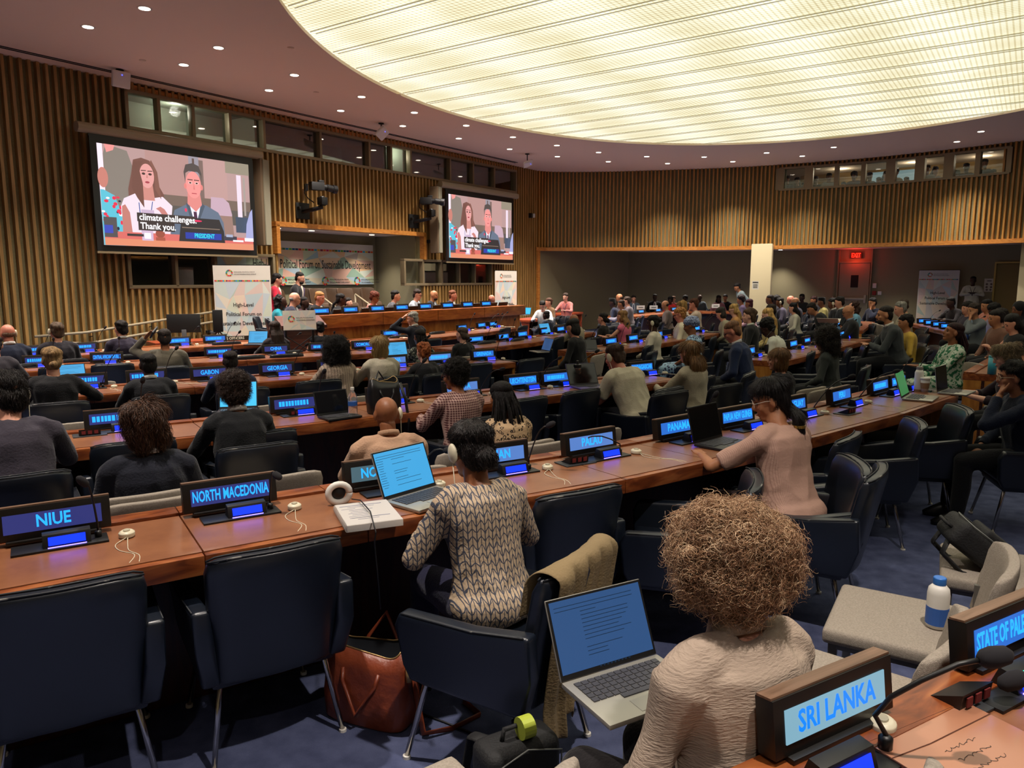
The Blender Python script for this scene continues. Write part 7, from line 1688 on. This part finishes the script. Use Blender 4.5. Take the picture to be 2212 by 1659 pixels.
q=atd(472,716,12.9); q.z=zf(q.x,q.y)+.757; o=empty('black_loudspeaker',q,D(20),'small black loudspeaker on a stand left of the banner','loudspeaker'); mb=MB(); mb.box((0,0,.32),(.16,.16,.38)); mb.build('cabinet',M_black,o,bevel=.01); mb=MB(); [mb.tube([(0,0,.15),(.14*math.cos(t),.14*math.sin(t),0)],.012,6) for t in (0.5,2.6,4.7)]; mb.build('tripod',M_black,o)
r=random.Random(9)
for i in range(7): q=at(430+i*6,722-r.uniform(0,4),.757); mb=MB(); mb.box((0,0,.03),(.07+.04*r.random(),.05,.05)); tag(mb.build('equipment_box',mat('equip_%d'%(i%3),['#1c1a1c','#3a3430','#55504c'][i%3]),loc=q,rz=r.uniform(0,3),bevel=.004),f'small electronic box on the equipment desk, {ordn(i+1)} from the left','device','electronic boxes on the equipment desk')
# phone in hand of the olive shirt
q=atd(332,718,8.6); mb=MB(); mb.box((0,0,0),(.02,.16,.09)); o=mb.build('tablet_case',M_black,loc=q,rz=.3,bevel=.006); o.rotation_euler=(.4,.5,.3); tag(o,'black flat case raised beside the olive shirt','case')
# desks beyond
q=at(1225,700,.75); 
for (u,v,w_,rz,lb) in ((1150,688,1.6,60,'red-topped side desk with cyan laptop beyond the podium end'),(1215,676,1.8,64,'dark side desk of the person in pink shirt')):
    q=at(u,v,.75); sidetable(fl(q.x,q.y),D(rz),w_,.7,.75,M_rdw,lb)
# white name signs at far tables
for i,(u,v) in enumerate(((1384,664),(1412,664),(1546,661))):
    q=atd(u,v,21.5); o=empty('paper_sign',q,D(20),'white paper name sign at far table, '+['left one','middle one','right one'][i],'sign'); mb=MB(); mb.box((0,0,0),(.26,.01,.11)); mb.build('card',MATS['paper_white'],o); mb=MB(); mb.box((0,-.006,.0),(.16,.001,.02)); mb.build('printed_line',M_ink,o)
# far rear tables: two long dark rows and the right-hand row of small blue plates
FAR=[((3.2,20.6),(6.2,24.6),'table row near the far left corner'),((5.2,24.4),(9.6,23.2),'dark table row before the far wall'),((7.2,15.2),(9.0,18.4),'third section table row at far right')]
for a_,b_,nm in FAR: prow([a_,b_],nm,maxlen=2.4)
for nm,us in (('table row near the far left corner',[1262,1272,1281,1290]),('third section table row at far right',[1855,1868,1880])):
    W=[w for n_,w in ROWS if n_==nm][0]; a_,b_=V2(W[0]),V2(W[-1]); d=b_-a_; ang=math.atan2(d.y,d.x); nn=Vector((-d.y,d.x)).normalized()
    for i in range(len(us)): q=a_+d*(i+.6)/(len(us)+.3)+nn*(TD-.1); nameplate(Vector((q.x,q.y,zf(q.x,q.y)+.762)),ang,'','p',f'{ordn(i+1)} nameplate on the {nm}','far nameplates'); mic(Vector((q.x+.1,q.y-.1,zf(q.x,q.y)+.762)),ang,Vector((-.1,-.12,.33)),f'gooseneck microphone {ordn(i+1)} on the {nm}')
bl=[(1974,667),(1989,669),(2007,671),(2024,673),(2041,676),(2058,679),(2072,681)]
P0_=atd(1968,676,17.6); P1__=atd(2082,690,13.6); d=(V2(P1__)-V2(P0_)); ang=math.atan2(d.y,d.x)
prow([V2(P0_)-d*.03,V2(P0_)+d*1.05],'far right desk row',maxlen=2.5,back=False)
W=[w for n_,w in ROWS if n_.startswith('far right desk')][0]; a_,b_=V2(W[0]),V2(W[-1]); d=b_-a_
for i in range(7):
    q=a_+d*(i+.5)/7; n2=Vector((-d.y,d.x)).normalized(); q=q+n2*.25; nameplate(Vector((q.x,q.y,zf(q.x,q.y)+.762)),math.radians(12),'','b',f'{ordn(i+1)} small blue nameplate from the left on far right desks','small blue plates at far right')
    if i in(0,1,3,5): mic(Vector((q.x+.12,q.y+.05,zf(q.x,q.y)+.762)),0,Vector((.22,-.03,.30)),f'gooseneck microphone beside the {ordn(i+1)} small blue nameplate')
for i in range(6):
    q=a_+d*(i+.7)/6.6-Vector((-d.y,d.x)).normalized()*.55; inst(GRY,fl(q.x,q.y),ang+.1,f'pale grey chair facing the far right desks, {ordn(i+1)} from the left','pale chairs at the far right desks')
q=at(2028,722,.45); o=empty('white_bench',fl(q.x,q.y),D(5),'long pale bench table behind the pale chairs','bench'); mb=MB(); mb.box((0,0,.43),(1.3,.4,.04)); mb.build('top',M_pale,o,bevel=.01)
for sx in (-1,1):
    for sy in (-1,1): mb=MB(); mb.box((.55*sx,.15*sy,.2),(.03,.03,.42)); mb.build('leg',M_white,o)
# newspaper
q=atd(1790,697,12.9); o=empty('newspaper',q,D(60),'open white newspaper held by the bald person','newspaper'); mb=MB(); mb.box((-.12,0,0),(.26,.34,.004),M=Matrix.Rotation(.35,4,'Y')); mb.box((.12,0,0),(.26,.34,.004),M=Matrix.Rotation(-.25,4,'Y')); mb.build('pages',MATS['paper_white'],o)
